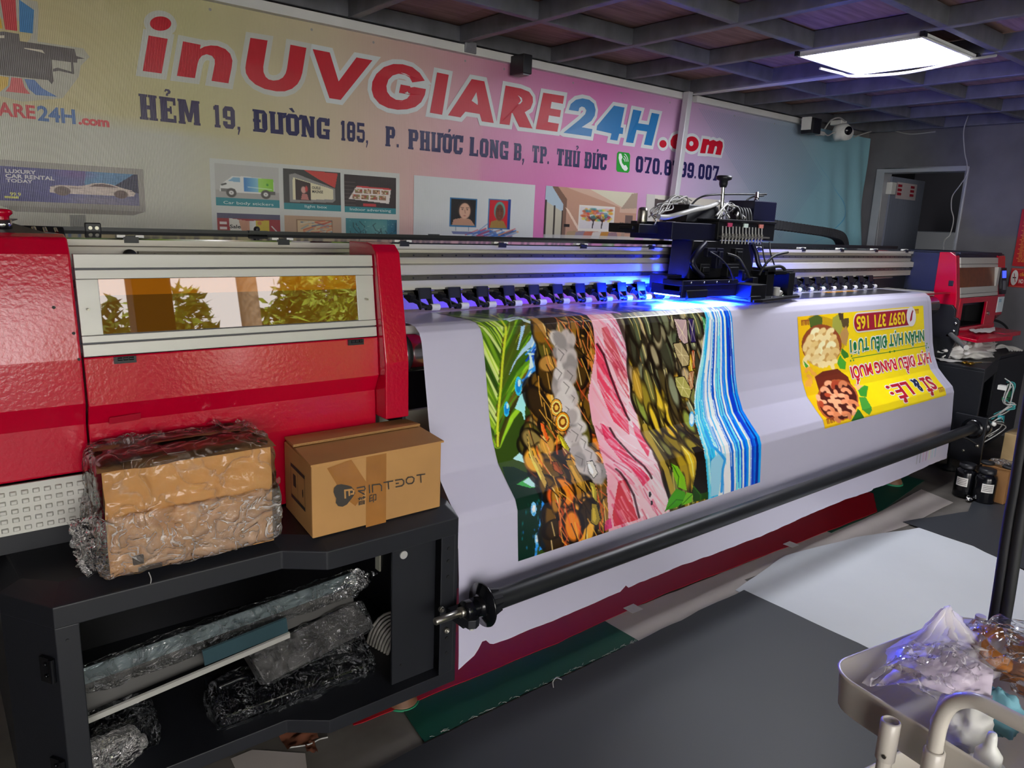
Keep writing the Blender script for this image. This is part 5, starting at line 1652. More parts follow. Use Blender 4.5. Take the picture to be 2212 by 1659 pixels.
for a, b in (([(0.183, 0.2602), (0.1543, 0.3411), (0.1337, 0.4258), (0.1487, 0.4797)], '#2a62b8'), ([(0.1312, 0.3551), (0.1598, 0.3416), (0.1726, 0.321)], '#2452a8'), ([(0.147, 0.3621), (0.1519, 0.4063), (0.1284, 0.4577)], '#2f6fc4'), ([(0.1073, 0.4493), (0.1364, 0.4262), (0.1597, 0.4127)], '#3f9fd0'),
             ([(0.0958, 0.219), (0.1398, 0.2089), (0.1539, 0.2406), (0.1814, 0.2658)], '#8fb0c9'), ([(0.0889, 0.7594), (0.0787, 0.8078), (0.0693, 0.8445), (0.0663, 0.9011), (0.0544, 0.9842)], '#3f8fd8'), ([(0.095, 0.812), (0.0835, 0.8773), (0.1006, 0.9406), (0.0946, 0.9914)], '#2f6fd0')):
    for k in range(5):
        K.line([(x + rg.uniform(-.008, .008), y + rg.uniform(-.02, .02)) for x, y in a], .006, rg.choice([b, '#4a90d8', '#d0e4f4']), .9)
K.poly([(0.1895, 0.2538), (0.1968, 0.2612), (0.1849, 0.3606), (0.1742, 0.442), (0.1568, 0.5193), (0.153, 0.4885), (0.1653, 0.4134), (0.1751, 0.3431)], '#c9a52c')
K.line([(0.1926, 0.2608), (0.1757, 0.3871), (0.1587, 0.4948)], .006, '#e6cf55')


for p in ([(0.1075, 0.4535), (0.1056, 0.4658), (0.102, 0.4757), (0.0974, 0.4815), (0.0928, 0.4821), (0.0887, 0.4776), (0.086, 0.4686), (0.085, 0.4568), (0.086, 0.4442), (0.0887, 0.4329), (0.0928, 0.4248), (0.0976, 0.4214), (0.102, 0.4233), (0.1056, 0.4301), (0.1075, 0.4408), (0.1075, 0.4534)], [(0.0627, 0.5204), (0.0612, 0.5301), (0.0581, 0.5379), (0.0542, 0.5424), (0.0505, 0.5428), (0.0475, 0.5392), (0.0456, 0.532), (0.0449, 0.5227), (0.0457, 0.5127), (0.0479, 0.5038), (0.0511, 0.4975), (0.0549, 0.4949), (0.0584, 0.4964), (0.0612, 0.502), (0.0627, 0.5105), (0.0627, 0.5203)]):
    K.poly(p, '#4fb4d8')
    c = (sum(q[0] for q in p) / len(p), sum(q[1] for q in p) / len(p))
    K.poly([(c[0] + (q[0] - c[0]) * .7, c[1] + (q[1] - c[1]) * .7) for q in p], '#2a86bd')
    K.poly([(c[0] + (q[0] - c[0]) * .4 + .003, c[1] + (q[1] - c[1]) * .4 - .01) for q in p], '#bfe6ef')
# dark green foot of the leaf
K.poly([(0.0072, 0.6937), (0.0372, 0.7013), (0.0838, 0.7451), (0.0787, 0.8078), (0.0663, 0.9011), (0.0489, 0.9998), (-0.0119, 1.0023), (0.0, 0.8674), (-0.0097, 0.7947)], '#12332a')
K.poly([(0.0238, 0.7606), (0.076, 0.7431), (0.0901, 0.7566), (0.0873, 0.788), (0.0559, 0.7824)], '#4f9a5c')
K.poly([(0.0447, 0.757), (0.0824, 0.7416), (0.0836, 0.7838), (0.0622, 0.781)], '#b9e2ea')
for p in ([(0.058, 0.8514), (0.057, 0.8618), (0.0541, 0.8691), (0.05, 0.8718), (0.0458, 0.8693), (0.0424, 0.8621), (0.0404, 0.852), (0.0405, 0.8411), (0.0437, 0.8326), (0.0482, 0.8278), (0.0525, 0.8276), (0.0556, 0.8321), (0.0571, 0.8405), (0.058, 0.8513)], [(0.0663, 0.9488), (0.0653, 0.958), (0.063, 0.9645), (0.0596, 0.9669), (0.0562, 0.9646), (0.0533, 0.9582), (0.0517, 0.9492), (0.0518, 0.9395), (0.0535, 0.9315), (0.0564, 0.9268), (0.0599, 0.9267), (0.0631, 0.9312), (0.0655, 0.9391), (0.0663, 0.9488)]):
    K.poly(p, '#7fb4dc')
    c = (sum(q[0] for q in p) / len(p), sum(q[1] for q in p) / len(p))
    K.poly([(c[0] + (q[0] - c[0]) * .6, c[1] + (q[1] - c[1]) * .6) for q in p], '#dbe6f2')
for k in range(60):
    K.ell(.01 + rg.random() * .1, .82 + rg.random() * .17, .003, .004 + .008 * rg.random(), rg.choice(['#2f8fa0', '#3f7fd0', '#0e2a22', '#1d5a48']), .8)
# shells and shrimp
for j in range(100):
    v = j / 100 * 1.1 - .05
    K.poly([(b1(v), v), (b2(v), v), (b2(v), v + .012), (b1(v), v + .012)], '#2b2018')
pal = ['#6b5426', '#8a6a30', '#4d3c1c', '#a37a3a', '#5f5a2c', '#7d4a2a', '#b08a52', '#3c2f1c', '#8f7f55', '#c49a58']
for k in range(430):
    v = .1 + rg.random() * .9
    u = b1(v) + rg.random() * (b2(v) - b1(v))
    L = .04 + .07 * rg.random()
    rot = PI / 2 - .12 + rg.uniform(-.3, .35)
    warm = v > .5
    c = rg.choice(pal + (['#d98a3a', '#c9683a', '#e0a850', '#d97a4a'] if warm else ['#8f4a3a']))
    K.ell(u, v, L * .8, .018 + .02 * rg.random(), '#17110d', .8, rot)
    K.ell(u, v, L * .76, .014 + .017 * rg.random(), c, .95, rot, .25, rim=None)
    if rg.random() < .55:
        K.line([(u - .006, v - L * .5), (u + .004, v + L * .45)], .003, rg.choice(['#d9b070', '#e0c894', '#c98a5a', '#f0d9a8']), .8)
for k in range(120):
    v = .15 + rg.random() * .8
    u = b1(v) + rg.random() * (b2(v) - b1(v))
    K.line([(u, v), (u + rg.uniform(-.01, .03), v + .05), (u + rg.uniform(0, .05), v + .1)], .003, rg.choice(['#c9623c', '#d98a5a', '#1c130e', '#1c130e', '#e0b060']), .85)
wf_ = bnd([(0.2558, 0.2948), (0.2537, 0.3508), (0.2538, 0.4241), (0.2435, 0.4792), (0.2512, 0.5313), (0.2598, 0.6391), (0.259, 0.6791), (0.263, 0.7316), (0.2705, 0.7749)])
for k in range(70):
    v = .3 + rg.random() * .5
    u = wf_(v) + rg.uniform(-.022, .03)
    K.ell(u, v, .03 + .02 * rg.random(), .016 + .012 * rg.random(), rg.choice(['#b5aeac', '#c4bfbc', '#a39c9a', '#8f8a88']), .95, PI / 2 + rg.uniform(-.4, .4), .3)
    if k % 2:
        K.line([(u - .01, v - .02), (u + .008, v), (u - .006, v + .02)], .0025, '#5f5a58', .8)
for p, c in (([(0.2377, 0.5433), (0.234, 0.5554), (0.2273, 0.5647), (0.2186, 0.5697), (0.2096, 0.5695), (0.2018, 0.5642), (0.1964, 0.5547), (0.1945, 0.5427), (0.1961, 0.5303), (0.2006, 0.5193), (0.2079, 0.5119), (0.2167, 0.5092), (0.2255, 0.5119), (0.2329, 0.5194), (0.2375, 0.5305), (0.2377, 0.5432)], '#d9a050'), ([(0.2569, 0.5948), (0.2521, 0.6085), (0.2429, 0.6189), (0.2318, 0.6244), (0.221, 0.6238), (0.2122, 0.6176), (0.2068, 0.6067), (0.2047, 0.5929), (0.2067, 0.5787), (0.2129, 0.5665), (0.2222, 0.5583), (0.2331, 0.5555), (0.2436, 0.5588), (0.252, 0.5675), (0.2568, 0.5802), (0.257, 0.5947)], '#d98f30')):
    K.poly(p, '#2a1c10')
    c_ = (sum(q[0] for q in p) / len(p), sum(q[1] for q in p) / len(p))
    for f_, cc in ((.92, c), (.72, '#f0cf8a'), (.55, '#7d4a1e'), (.3, '#e0b060')):
        K.poly([(c_[0] + (q[0] - c_[0]) * f_, c_[1] + (q[1] - c_[1]) * f_) for q in p], cc)
for pts, c in (([(0.1093, 0.5953), (0.1098, 0.6395), (0.117, 0.7217), (0.1118, 0.7852), (0.0974, 0.8038), (0.0966, 0.7421), (0.0983, 0.6751)], '#b59a5c'), ([(0.2041, 0.6222), (0.219, 0.6373), (0.2345, 0.6837), (0.2259, 0.6953), (0.2109, 0.6691)], '#a39a3c'), ([(0.1546, 0.5773), (0.1659, 0.5823), (0.1756, 0.6379), (0.1671, 0.6481), (0.1568, 0.6041)], '#d96a3a'),
               ([(0.2383, 0.8071), (0.2551, 0.8171), (0.2631, 0.8552), (0.2634, 0.8889), (0.244, 0.8623)], '#9a8f4a'), ([(0.2409, 0.8798), (0.2602, 0.888), (0.2769, 0.9481), (0.2639, 0.9691), (0.238, 0.9491)], '#8f7f3c'), ([(0.2658, 0.7392), (0.2876, 0.7411), (0.2814, 0.7916), (0.2579, 0.8057), (0.2533, 0.7772)], '#c9c4bd'),
               ([(0.1993, 0.7125), (0.2217, 0.7181), (0.2256, 0.807), (0.2248, 0.8512), (0.1959, 0.8143)], '#96783c'), ([(0.1568, 0.7121), (0.1732, 0.7161), (0.1758, 0.7633), (0.1676, 0.7677), (0.1491, 0.7428)], '#7d4a30')):
    K.poly(pts, '#1a120c')
    c_ = (sum(q[0] for q in pts) / len(pts), sum(q[1] for q in pts) / len(pts))
    K.poly([(c_[0] + (q[0] - c_[0]) * .85, c_[1] + (q[1] - c_[1]) * .9) for q in pts], c)
    K.poly([(c_[0] + (q[0] - c_[0]) * .4 - .004, c_[1] + (q[1] - c_[1]) * .6) for q in pts], [min(1, x * 1.35) for x in Canvas.rgb(c)], .8)
# squid
for j in range(100):
    v = j / 100 * 1.1 - .05
    K.poly([(b2(v), v), (b3(v) + .02, v), (b3(v) + .02, v + .012), (b2(v), v + .012)], '#dcc0c6')
    K.grad(b2(v), v, b3(v), v + .012, '#d99aa6', '#e3cfd2', True, .7)
K.poly([(0.3999, 0.2608), (0.511, 0.2686), (0.4992, 0.4418), (0.459, 0.347), (0.429, 0.2723)], '#cfc6d0')
for p, c in (([(0.4018, 0.2888), (0.4252, 0.2846), (0.488, 0.4525), (0.4917, 0.5567), (0.4519, 0.4782), (0.411, 0.3663)], '#b05058'), ([(0.3745, 0.3394), (0.3927, 0.3527), (0.475, 0.5968), (0.4614, 0.6808), (0.4144, 0.6231), (0.3707, 0.4676)], '#d0465e'),
             ([(0.3617, 0.6173), (0.3904, 0.6387), (0.4326, 0.8033), (0.4666, 0.8562), (0.4378, 0.875), (0.3841, 0.7763), (0.3639, 0.682)], '#c93a5c'), ([(0.4853, 0.6331), (0.5147, 0.6823), (0.5085, 0.7481), (0.4828, 0.7794), (0.4802, 0.7046)], '#d04a66'),
             ([(0.3408, 0.8318), (0.3746, 0.8339), (0.4105, 0.9644), (0.4217, 0.9904), (0.3273, 0.988), (0.32, 0.945)], '#b0303c'), ([(0.2935, 0.9592), (0.3134, 0.9525), (0.3206, 0.9892), (0.2904, 0.9927)], '#c24a7a')):
    K.poly(p, c, .85)
for k in range(330):
    v = .1 + rg.random() * .92
    u = b2(v) + rg.random() * (b3(v) - b2(v) + .01)
    L = .05 + .09 * rg.random()
    K.line([(u, v), (u + L * .25, v + L * .5), (u + L * .62, v + L)], .003 + .006 * rg.random(), rg.choice(['#f0e4e6', '#e6ccd2', '#cf7f92', '#b8385a', '#d9a5b0', '#9a2c48', '#efe0e0', '#d8b0c0']), .42, .6)
for a in ([(0.3806, 0.3428), (0.4032, 0.3831), (0.4233, 0.4596), (0.4587, 0.5699), (0.4755, 0.6279)], [(0.3929, 0.6424), (0.412, 0.7038), (0.4345, 0.7746), (0.4739, 0.8548)], [(0.348, 0.7918), (0.3681, 0.8323), (0.4024, 0.8979), (0.4252, 0.9848)]):
    K.line(a, .008, '#3a1f26', .8)
for p in ([(0.4737, 0.9135), (0.4724, 0.9202), (0.469, 0.9232), (0.465, 0.9207), (0.4623, 0.9142), (0.462, 0.9066), (0.4645, 0.9014), (0.4685, 0.9011), (0.4721, 0.9058), (0.4737, 0.9134)], [(0.481, 0.9465), (0.4799, 0.9522), (0.4769, 0.9545), (0.4733, 0.9524), (0.471, 0.947), (0.4708, 0.9407), (0.473, 0.9364), (0.4765, 0.9363), (0.4797, 0.9402), (0.481, 0.9465)]):
    K.poly(p, '#26242c')
# lobsters
for j in range(100):
    v = j / 100 * 1.1 - .05
    K.poly([(b3(v), v), (b4(v) + .01, v), (b4(v) + .01, v + .012), (b3(v), v + .012)], '#30281c')
pal2 = ['#8a7a34', '#a8923c', '#6b6432', '#c2a63f', '#7f7f52', '#95883f', '#5a5136', '#b99a4a', '#8f9a55', '#d2b94a']
pal3 = ['#7d8068', '#8f8a72', '#5f6650', '#a39a80', '#4a4a3c', '#8a8f78', '#b5a58c']
for k in range(420):
    v = .12 + rg.random() * .88
    u = b3(v) + rg.random() * (b4(v) - b3(v))
    L = .05 + .08 * rg.random()
    rot = PI / 2 - .18 + rg.uniform(-.14, .14)
    c = rg.choice(pal2 if v > .42 + .2 * rg.random() else pal3)
    K.ell(u, v, L, .013 + .014 * rg.random(), '#221a12', .75, rot)
    K.ell(u, v, L * .92, .01 + .012 * rg.random(), c, .95, rot, .4)
    if rg.random() < .5:
        K.line([(u - .01, v - L * .6), (u + .012, v + L * .5)], .0028, rg.choice(['#e0d28a', '#d9bf7a', '#efe6b0', '#c98a4a']), .85)
for p, c in (([(0.6952, 0.3684), (0.7344, 0.3654), (0.7734, 0.428), (0.7665, 0.4635), (0.7343, 0.4662), (0.707, 0.4146)], '#a89a78'), ([(0.6927, 0.4968), (0.7396, 0.4995), (0.7726, 0.5599), (0.7546, 0.5937), (0.7135, 0.5777), (0.6971, 0.5362)], '#a5a066'), ([(0.7074, 0.2722), (0.7716, 0.28), (0.7695, 0.3751), (0.7491, 0.3798), (0.7237, 0.3516)], '#b5a0a0'),
             ([(0.7647, 0.4863), (0.7894, 0.4826), (0.7777, 0.554), (0.7641, 0.5621), (0.7541, 0.5178)], '#a37a5c'), ([(0.7835, 0.4027), (0.7977, 0.404), (0.7939, 0.4766), (0.7805, 0.4815)], '#9a5030'),
             ([(0.7767, 0.2768), (0.8045, 0.2787), (0.8058, 0.3784), (0.7815, 0.3762)], '#3a2f5a'), ([(0.8445, 0.2708), (0.8611, 0.2826), (0.8643, 0.3233), (0.8499, 0.3456), (0.8468, 0.3086)], '#1d7a4a')):
    K.poly(p, '#2a2018')
    c_ = (sum(q[0] for q in p) / len(p), sum(q[1] for q in p) / len(p))
    K.poly([(c_[0] + (q[0] - c_[0]) * .88, c_[1] + (q[1] - c_[1]) * .92) for q in p], c)
    for k in range(6):
        q = p[k % len(p)]
        K.line([c_, (c_[0] + (q[0] - c_[0]) * .8, c_[1] + (q[1] - c_[1]) * .8)], .003, '#e0d8b5', .5)
for p in ([(0.7525, 0.6731), (0.7437, 0.6873), (0.7328, 0.6978), (0.7241, 0.7021), (0.7195, 0.6991), (0.72, 0.6895), (0.7245, 0.6757), (0.7291, 0.6615), (0.7361, 0.6492), (0.7439, 0.642), (0.7506, 0.6412), (0.7549, 0.6473), (0.7555, 0.6588), (0.7525, 0.673)], [(0.7092, 0.8401), (0.7084, 0.8481), (0.7055, 0.8537), (0.7011, 0.8556), (0.6963, 0.8536), (0.6922, 0.8479), (0.6896, 0.8399), (0.6915, 0.8321), (0.6955, 0.8256), (0.7004, 0.822), (0.7051, 0.822), (0.7086, 0.8256), (0.7099, 0.8321), (0.7092, 0.84)], [(0.7204, 0.9073), (0.7194, 0.9156), (0.7159, 0.9214), (0.7109, 0.9232), (0.7053, 0.9208), (0.7006, 0.9147), (0.6978, 0.9063), (0.6974, 0.8976), (0.6998, 0.8903), (0.7041, 0.8864), (0.7095, 0.8866), (0.7149, 0.891), (0.7188, 0.8984), (0.7204, 0.9073)]):
    K.poly(p, '#6fb0d8')
    c_ = (sum(q[0] for q in p) / len(p), sum(q[1] for q in p) / len(p))
    K.poly([(c_[0] + (q[0] - c_[0]) * .7, c_[1] + (q[1] - c_[1]) * .7) for q in p], '#cfdcec')
K.poly([(0.6704, 0.7825), (0.7047, 0.7839), (0.731, 0.8449), (0.7398, 0.9806), (0.7005, 0.9941), (0.6499, 0.9571), (0.6683, 0.8802)], '#241c14')
K.line([(0.5305, 0.6592), (0.5263, 0.8137), (0.5466, 0.8738), (0.5644, 0.9291)], .02, '#a3904c')
for p, c in (([(0.5601, 0.8212), (0.5853, 0.8379), (0.6168, 0.8852), (0.6286, 0.94), (0.5873, 0.9151), (0.566, 0.8645)], '#7fb032'), ([(0.5331, 0.9915), (0.5485, 0.9504), (0.5807, 0.9191), (0.6219, 0.9441), (0.6194, 0.9751), (0.5893, 0.99)], '#4f8f2c'), ([(0.6029, 0.9909), (0.6288, 0.9459), (0.6569, 0.9589), (0.6508, 0.9895)], '#6fa53c'), ([(0.6559, 0.9266), (0.6889, 0.9673), (0.7358, 0.9706), (0.7386, 0.9953), (0.6935, 0.9951), (0.6579, 0.9914)], '#2f4a22')):
    K.poly(p, c)
    c_ = (sum(q[0] for q in p) / len(p), sum(q[1] for q in p) / len(p))
    K.line([p[0], c_, p[-2]], .004, '#3a6a1e')
# blue wave
for j in range(110):
    v = j / 110 * 1.15 - .08
    K.poly([(b4(v), v), (1.0, v), (1.0, v + .012), (b4(v), v + .012)], '#dcdbe6')
wl0 = [0.0, .18, .3, .42, .52, .62, .72, .8, .88, .95, 1.0]
wcol = ['#d9e4ee', '#4fb4d8', '#dcdbe6', '#e0dee8', '#2a6ab8', '#7fcbe0', '#1f63c4', '#1a8ad0', '#1648b0', '#1a3a94', '#2a86c4']
for k in range(len(wl0) - 1):
    lo, hi = wl0[k], wl0[k + 1]
    for j in range(60):
        v = .02 + j / 60 * 1.0
        e0, e1 = b4(v), 1.0
        tw = min(1, max(0, (v - .2) / .5))
        a = lo ** (1 + .5 * (1 - tw))
        b = hi ** (1 + .5 * (1 - tw))
        K.poly([(e0 + a * (e1 - e0), v), (e0 + b * (e1 - e0) + .002, v), (e0 + b * (e1 - e0) + .002, v + .018), (e0 + a * (e1 - e0), v + .018)], wcol[k + 1])
for k in range(90):
    t = rg.random()
    v0_ = rg.random() * .8
    pts = []
    for j in range(8):
        v = v0_ + j * .04
        tt = t ** (1 + .5 * (1 - min(1, max(0, (v - .2) / .5))))
        pts.append((b4(v) + tt * (1 - b4(v)), v))
    dk = t > .45
    K.line(pts, .002 + .006 * rg.random(), rg.choice(['#1a3f9a', '#0f6fd0', '#2aa0e0', '#14307f', '#e8ecf2'] if dk else ['#5fb8da', '#dcdbe6', '#a9d8e8', '#2f7fc0', '#e8e6ee']), .7, .3)
for t, c in ((.66, '#e6e9e0'), (.78, '#e9e4cf'), (.5, '#e0f0f2')):
    K.line([(b4(v) + t ** (1 + .5 * (1 - min(1, max(0, (v - .2) / .5)))) * (1 - b4(v)), v) for v in np.linspace(.25, 1, 16)], .009, c)
K.poly([(0.7386, 0.8525), (0.7786, 0.8258), (0.8123, 0.8389), (0.8107, 0.8867), (0.7933, 0.925), (0.7812, 0.9944), (0.744, 0.9937)], '#9cc4dc')
K.line([(0.7716, 0.7311), (0.7608, 0.7973), (0.7848, 0.8301), (0.8096, 0.8624), (0.7997, 0.8963), (0.7958, 0.9862)], .012, '#4a98cc')
K.poly([(.0, -.01), (1, -.01), (1, .06), (0, .06)], '#4a4a60', .25)
K.contrast(1.3)
K.lay(sh, lambda u, v: sheet_pt(1.436 + u * 1.367, -(.40 + v * 1.062), .0013))

# ---- the yellow cashew advertisement
Ad = Canvas(330, 190, '#e3cb14')
Ad.grad(0, 0, .45, 1, '#d9a81c', '#e3cb14', True, .7)
Ad.ell(.6, .1, .3, .3, '#d2b414', .6, soft=.9)
rg = random.Random(77)


def cashew(x, y, r, c, rot):
    for k in range(7):
        t = rot + k * .42
        Ad.ell(x + r * .62 * math.cos(t), y + r * .62 * math.sin(t) * Ad.asp * .9, r * .42, r * .42 * Ad.asp * .9, c, 1.0, 0, .35)


for p in ([(0.0717, 0.0237), (0.1272, -0.0047), (0.1654, 0.0274), (0.1591, 0.1054), (0.1214, 0.1277), (0.0804, 0.1023)],):
    Ad.poly(p, '#1f5a2a')
Ad.poly([(0.035, 0.0575), (0.0975, -0.0119), (0.1812, 0.0212), (0.3198, 0.0951), (0.3404, 0.2461), (0.2966, 0.337), (0.2252, 0.1789)], '#8f6a2a', .45)
for p, c in (([(0.2374, 0.036), (0.2908, 0.0018), (0.3211, 0.0625), (0.2896, 0.1888), (0.2494, 0.2149), (0.2265, 0.147)], '#9a9a4a'), ([(0.2949, 0.0591), (0.3552, 0.0502), (0.3521, 0.124), (0.3304, 0.1621), (0.3053, 0.1258)], '#5a4a30'), ([(0.283, 0.1877), (0.3321, 0.1212), (0.3491, 0.1979), (0.3244, 0.3093), (0.2928, 0.2709)], '#b08a55'), ([(0.2778, 0.0004), (0.3169, 0.0047), (0.3146, 0.0616), (0.288, 0.0665)], '#4a3c2a')):
    Ad.poly(p, c)
Ad.poly([(0.2919, 0.2912), (0.2869, 0.3307), (0.2752, 0.3668), (0.2575, 0.3981), (0.2343, 0.4226), (0.2067, 0.4395), (0.1772, 0.4479), (0.1473, 0.4477), (0.1184, 0.4393), (0.0917, 0.423), (0.0675, 0.3996), (0.0468, 0.3704), (0.0308, 0.3365), (0.0204, 0.2998), (0.0158, 0.2618), (0.0173, 0.2239), (0.0248, 0.1879), (0.038, 0.1554), (0.0564, 0.1275), (0.0792, 0.106), (0.1055, 0.0914), (0.1342, 0.0849), (0.164, 0.0867), (0.1935, 0.0968), (0.2213, 0.1153), (0.2461, 0.1412), (0.2665, 0.1733), (0.2814, 0.2102), (0.2901, 0.25), (0.2919, 0.2907)], '#8a4a2a')
Ad.poly([(0.2745, 0.3167), (0.27, 0.3533), (0.2595, 0.3872), (0.2438, 0.4163), (0.2221, 0.4391), (0.1975, 0.4549), (0.1713, 0.463), (0.1448, 0.4632), (0.1191, 0.4554), (0.0954, 0.4404), (0.0748, 0.4188), (0.0566, 0.3914), (0.0424, 0.3598), (0.0331, 0.3254), (0.0291, 0.2898), (0.0305, 0.2544), (0.0373, 0.2205), (0.0492, 0.19), (0.0657, 0.164), (0.0861, 0.1437), (0.1096, 0.1302), (0.1351, 0.124), (0.1616, 0.1258), (0.1878, 0.1354), (0.2124, 0.1528), (0.2343, 0.1768), (0.2522, 0.2068), (0.2653, 0.2412), (0.2729, 0.2782), (0.2745, 0.3161)], '#c29a5c')
for q in [(0.1166, 0.17), (0.1685, 0.1781), (0.2217, 0.1863), (0.0873, 0.2239), (0.1385, 0.2326), (0.1909, 0.2414), (0.2447, 0.2505), (0.0612, 0.2775), (0.1118, 0.2868), (0.1637, 0.2963), (0.2168, 0.3061), (0.0826, 0.34), (0.1337, 0.35), (0.1861, 0.3604), (0.2398, 0.3709), (0.0565, 0.393), (0.1071, 0.4037), (0.1588, 0.4146), (0.2111, 0.4256)]:
    cashew(q[0], q[1], .042, rg.choice(['#e6d3a0', '#ddc48c', '#efe0b5', '#d9bd80']), rg.uniform(1.8, 4.2))
for q in [(0.1074, 0.4353), (0.1476, 0.46), (0.1904, 0.4696), (0.2357, 0.4635)]:
    cashew(q[0], q[1], .036, '#e3cf9a', rg.uniform(2, 4))
for p, c in (([(0.2908, 0.3196), (0.335, 0.3774), (0.3404, 0.4114), (0.306, 0.4211), (0.2823, 0.367)], '#3f7a2c'), ([(0.2751, 0.3819), (0.3153, 0.4561), (0.3014, 0.5193), (0.2638, 0.5025), (0.2501, 0.4504)], '#4f9a34'), ([(0.0219, 0.3779), (0.0538, 0.4312), (0.0341, 0.4502)], '#4a9a3c')):
    Ad.poly(p, c)
for q in [(0.0481, 0.4846), (0.073, 0.5296), (0.0358, 0.5439), (0.0518, 0.58), (0.0373, 0.5921)]:
    cashew(q[0], q[1], .03, '#d9a04a', rg.uniform(1, 5))
Ad.poly([(0.0847, 0.5325), (0.1433, 0.4989), (0.2448, 0.4981), (0.3084, 0.5882), (0.3167, 0.7325), (0.1866, 0.9175), (0.0829, 0.74)], '#6b2f1c')
Ad.poly([(0.2975, 0.8279), (0.2732, 0.8686), (0.2441, 0.9046), (0.2153, 0.9335), (0.1886, 0.9546), (0.1592, 0.9674), (0.1286, 0.9721), (0.0981, 0.9682), (0.0693, 0.9563), (0.0433, 0.937), (0.0251, 0.9107), (0.0175, 0.8777), (0.0166, 0.8405), (0.0219, 0.8005), (0.033, 0.7598), (0.0504, 0.7196), (0.0725, 0.6821), (0.0924, 0.6507), (0.1168, 0.6246), (0.145, 0.6053), (0.1757, 0.5937), (0.2075, 0.5905), (0.2388, 0.5961), (0.2682, 0.6105), (0.2941, 0.633), (0.3152, 0.6626), (0.3271, 0.6988), (0.3249, 0.7407), (0.3151, 0.784), (0.2979, 0.8272)], '#a85a34')
Ad.poly([(0.2869, 0.8289), (0.2647, 0.8661), (0.2383, 0.8991), (0.2097, 0.926), (0.1853, 0.9453), (0.1584, 0.9572), (0.1303, 0.9614), (0.1025, 0.9579), (0.076, 0.9472), (0.0522, 0.9295), (0.0375, 0.9049), (0.0305, 0.8747), (0.0296, 0.8405), (0.0347, 0.8039), (0.045, 0.7665), (0.061, 0.7298), (0.082, 0.6953), (0.1024, 0.6658), (0.125, 0.6419), (0.1508, 0.6244), (0.1789, 0.6139), (0.208, 0.6112), (0.2366, 0.6165), (0.2635, 0.6296), (0.2872, 0.6504), (0.3064, 0.6775), (0.3137, 0.7114), (0.3118, 0.7495), (0.3029, 0.7891), (0.2872, 0.8284)], '#4a2018')
for q in [(0.1601, 0.6414), (0.2078, 0.6544), (0.2565, 0.6675), (0.1218, 0.6863), (0.1653, 0.7005), (0.2096, 0.7149), (0.2547, 0.7296), (0.079, 0.7349), (0.1216, 0.7495), (0.1648, 0.7642), (0.209, 0.7791), (0.254, 0.7944), (0.0737, 0.7953), (0.1159, 0.8102), (0.1586, 0.8254), (0.2019, 0.8412), (0.246, 0.8574), (0.0722, 0.8574), (0.1138, 0.8732), (0.1561, 0.8891), (0.1992, 0.9053), (0.065, 0.9174), (0.1092, 0.933), (0.1564, 0.9486)]:
    cashew(q[0], q[1], .037, rg.choice(['#d9906a', '#c9805a', '#b0583a', '#e0a580', '#a54a30']), rg.uniform(1, 5))
for p, c in (([(0.3384, 0.7296), (0.4011, 0.7), (0.4243, 0.7172), (0.3648, 0.8165), (0.3276, 0.7942)], '#3f8a34'), ([(0.3148, 0.7996), (0.3589, 0.8146), (0.3443, 0.9526), (0.3172, 0.9853), (0.2759, 0.9226)], '#4a8f3a'), ([(0.2521, 0.904), (0.2726, 0.9707), (0.2855, 1.024), (0.1989, 1.0107), (0.1848, 0.99)], '#2f6a2a'), ([(0.3375, 0.6639), (0.3649, 0.6888), (0.395, 0.6981), (0.3343, 0.7381)], '#d9a87a')):
    Ad.poly(p, c)
for ux, uy in ((.02, .03), (.9, .03), (.94, .9), (.02, .92)):
    for k in range(5):
        Ad.rect(ux + k * .011, uy + .01 * (k % 2), ux + k * .011 + .006, uy + .05, '#8f4a2c')
    Ad.rect(ux, uy, ux + .055, uy + .012, '#8f4a2c')
Ad.contrast(1.15)
Ad.lay(sh, lambda u, v: sheet_pt(3.333 + u * 1.401, -(.73 + v * .57), .0013))
sfn = lambda d: (lambda u, v: sheet_pt(u, v, d))


def pill(box, d, c, r=None):
    u0, v0, u1, v1 = box
    r = (v1 - v0) * .5
    pts = [(u1 - r + r * math.cos(t), (v0 + v1) / 2 + r * math.sin(t)) for t in np.linspace(-PI / 2, PI / 2, 9)] + [(u0 + r + r * math.cos(t), (v0 + v1) / 2 + r * math.sin(t)) for t in np.linspace(PI / 2, 3 * PI / 2, 9)]
    n = len(pts)
    for k in range(6):
        pass
    sh.poly(pts, sfn(d), 0, c)


pb_ = (3.8914, -0.7809, 4.6095, -0.7711)
pb_ = (3.8804, -0.8361, 4.6179, -0.7438)
pill((pb_[0] - .008, pb_[1] - .008, pb_[2] + .008, pb_[3] + .008), .0022, lin('#e6dcd0'))
pill(pb_, .0028, lin('#a3162c'))
YL = lin('#f0d21c')
W3 = lin('#f0eee8')
def ad_text(s, box, col, bold=.03, halo=True, d=.0032):
    if halo:
        for k, (dx, dy) in enumerate(((.006, 0), (-.006, 0), (0, .006), (0, -.006), (.005, .005), (-.005, .005), (.005, -.005), (-.005, -.005))):
            put_text(sh, s, (box[0] + dx, box[1] + dy, box[2] + dx, box[3] + dy), sfn(.0018 + .00005 * k), W3, bold, flip=True)
    put_text(sh, s, box, sfn(d), col, bold, flip=True)


def fit(a, b, c, d_):
    return (a[0], -c[1], b[0], -d_[1])


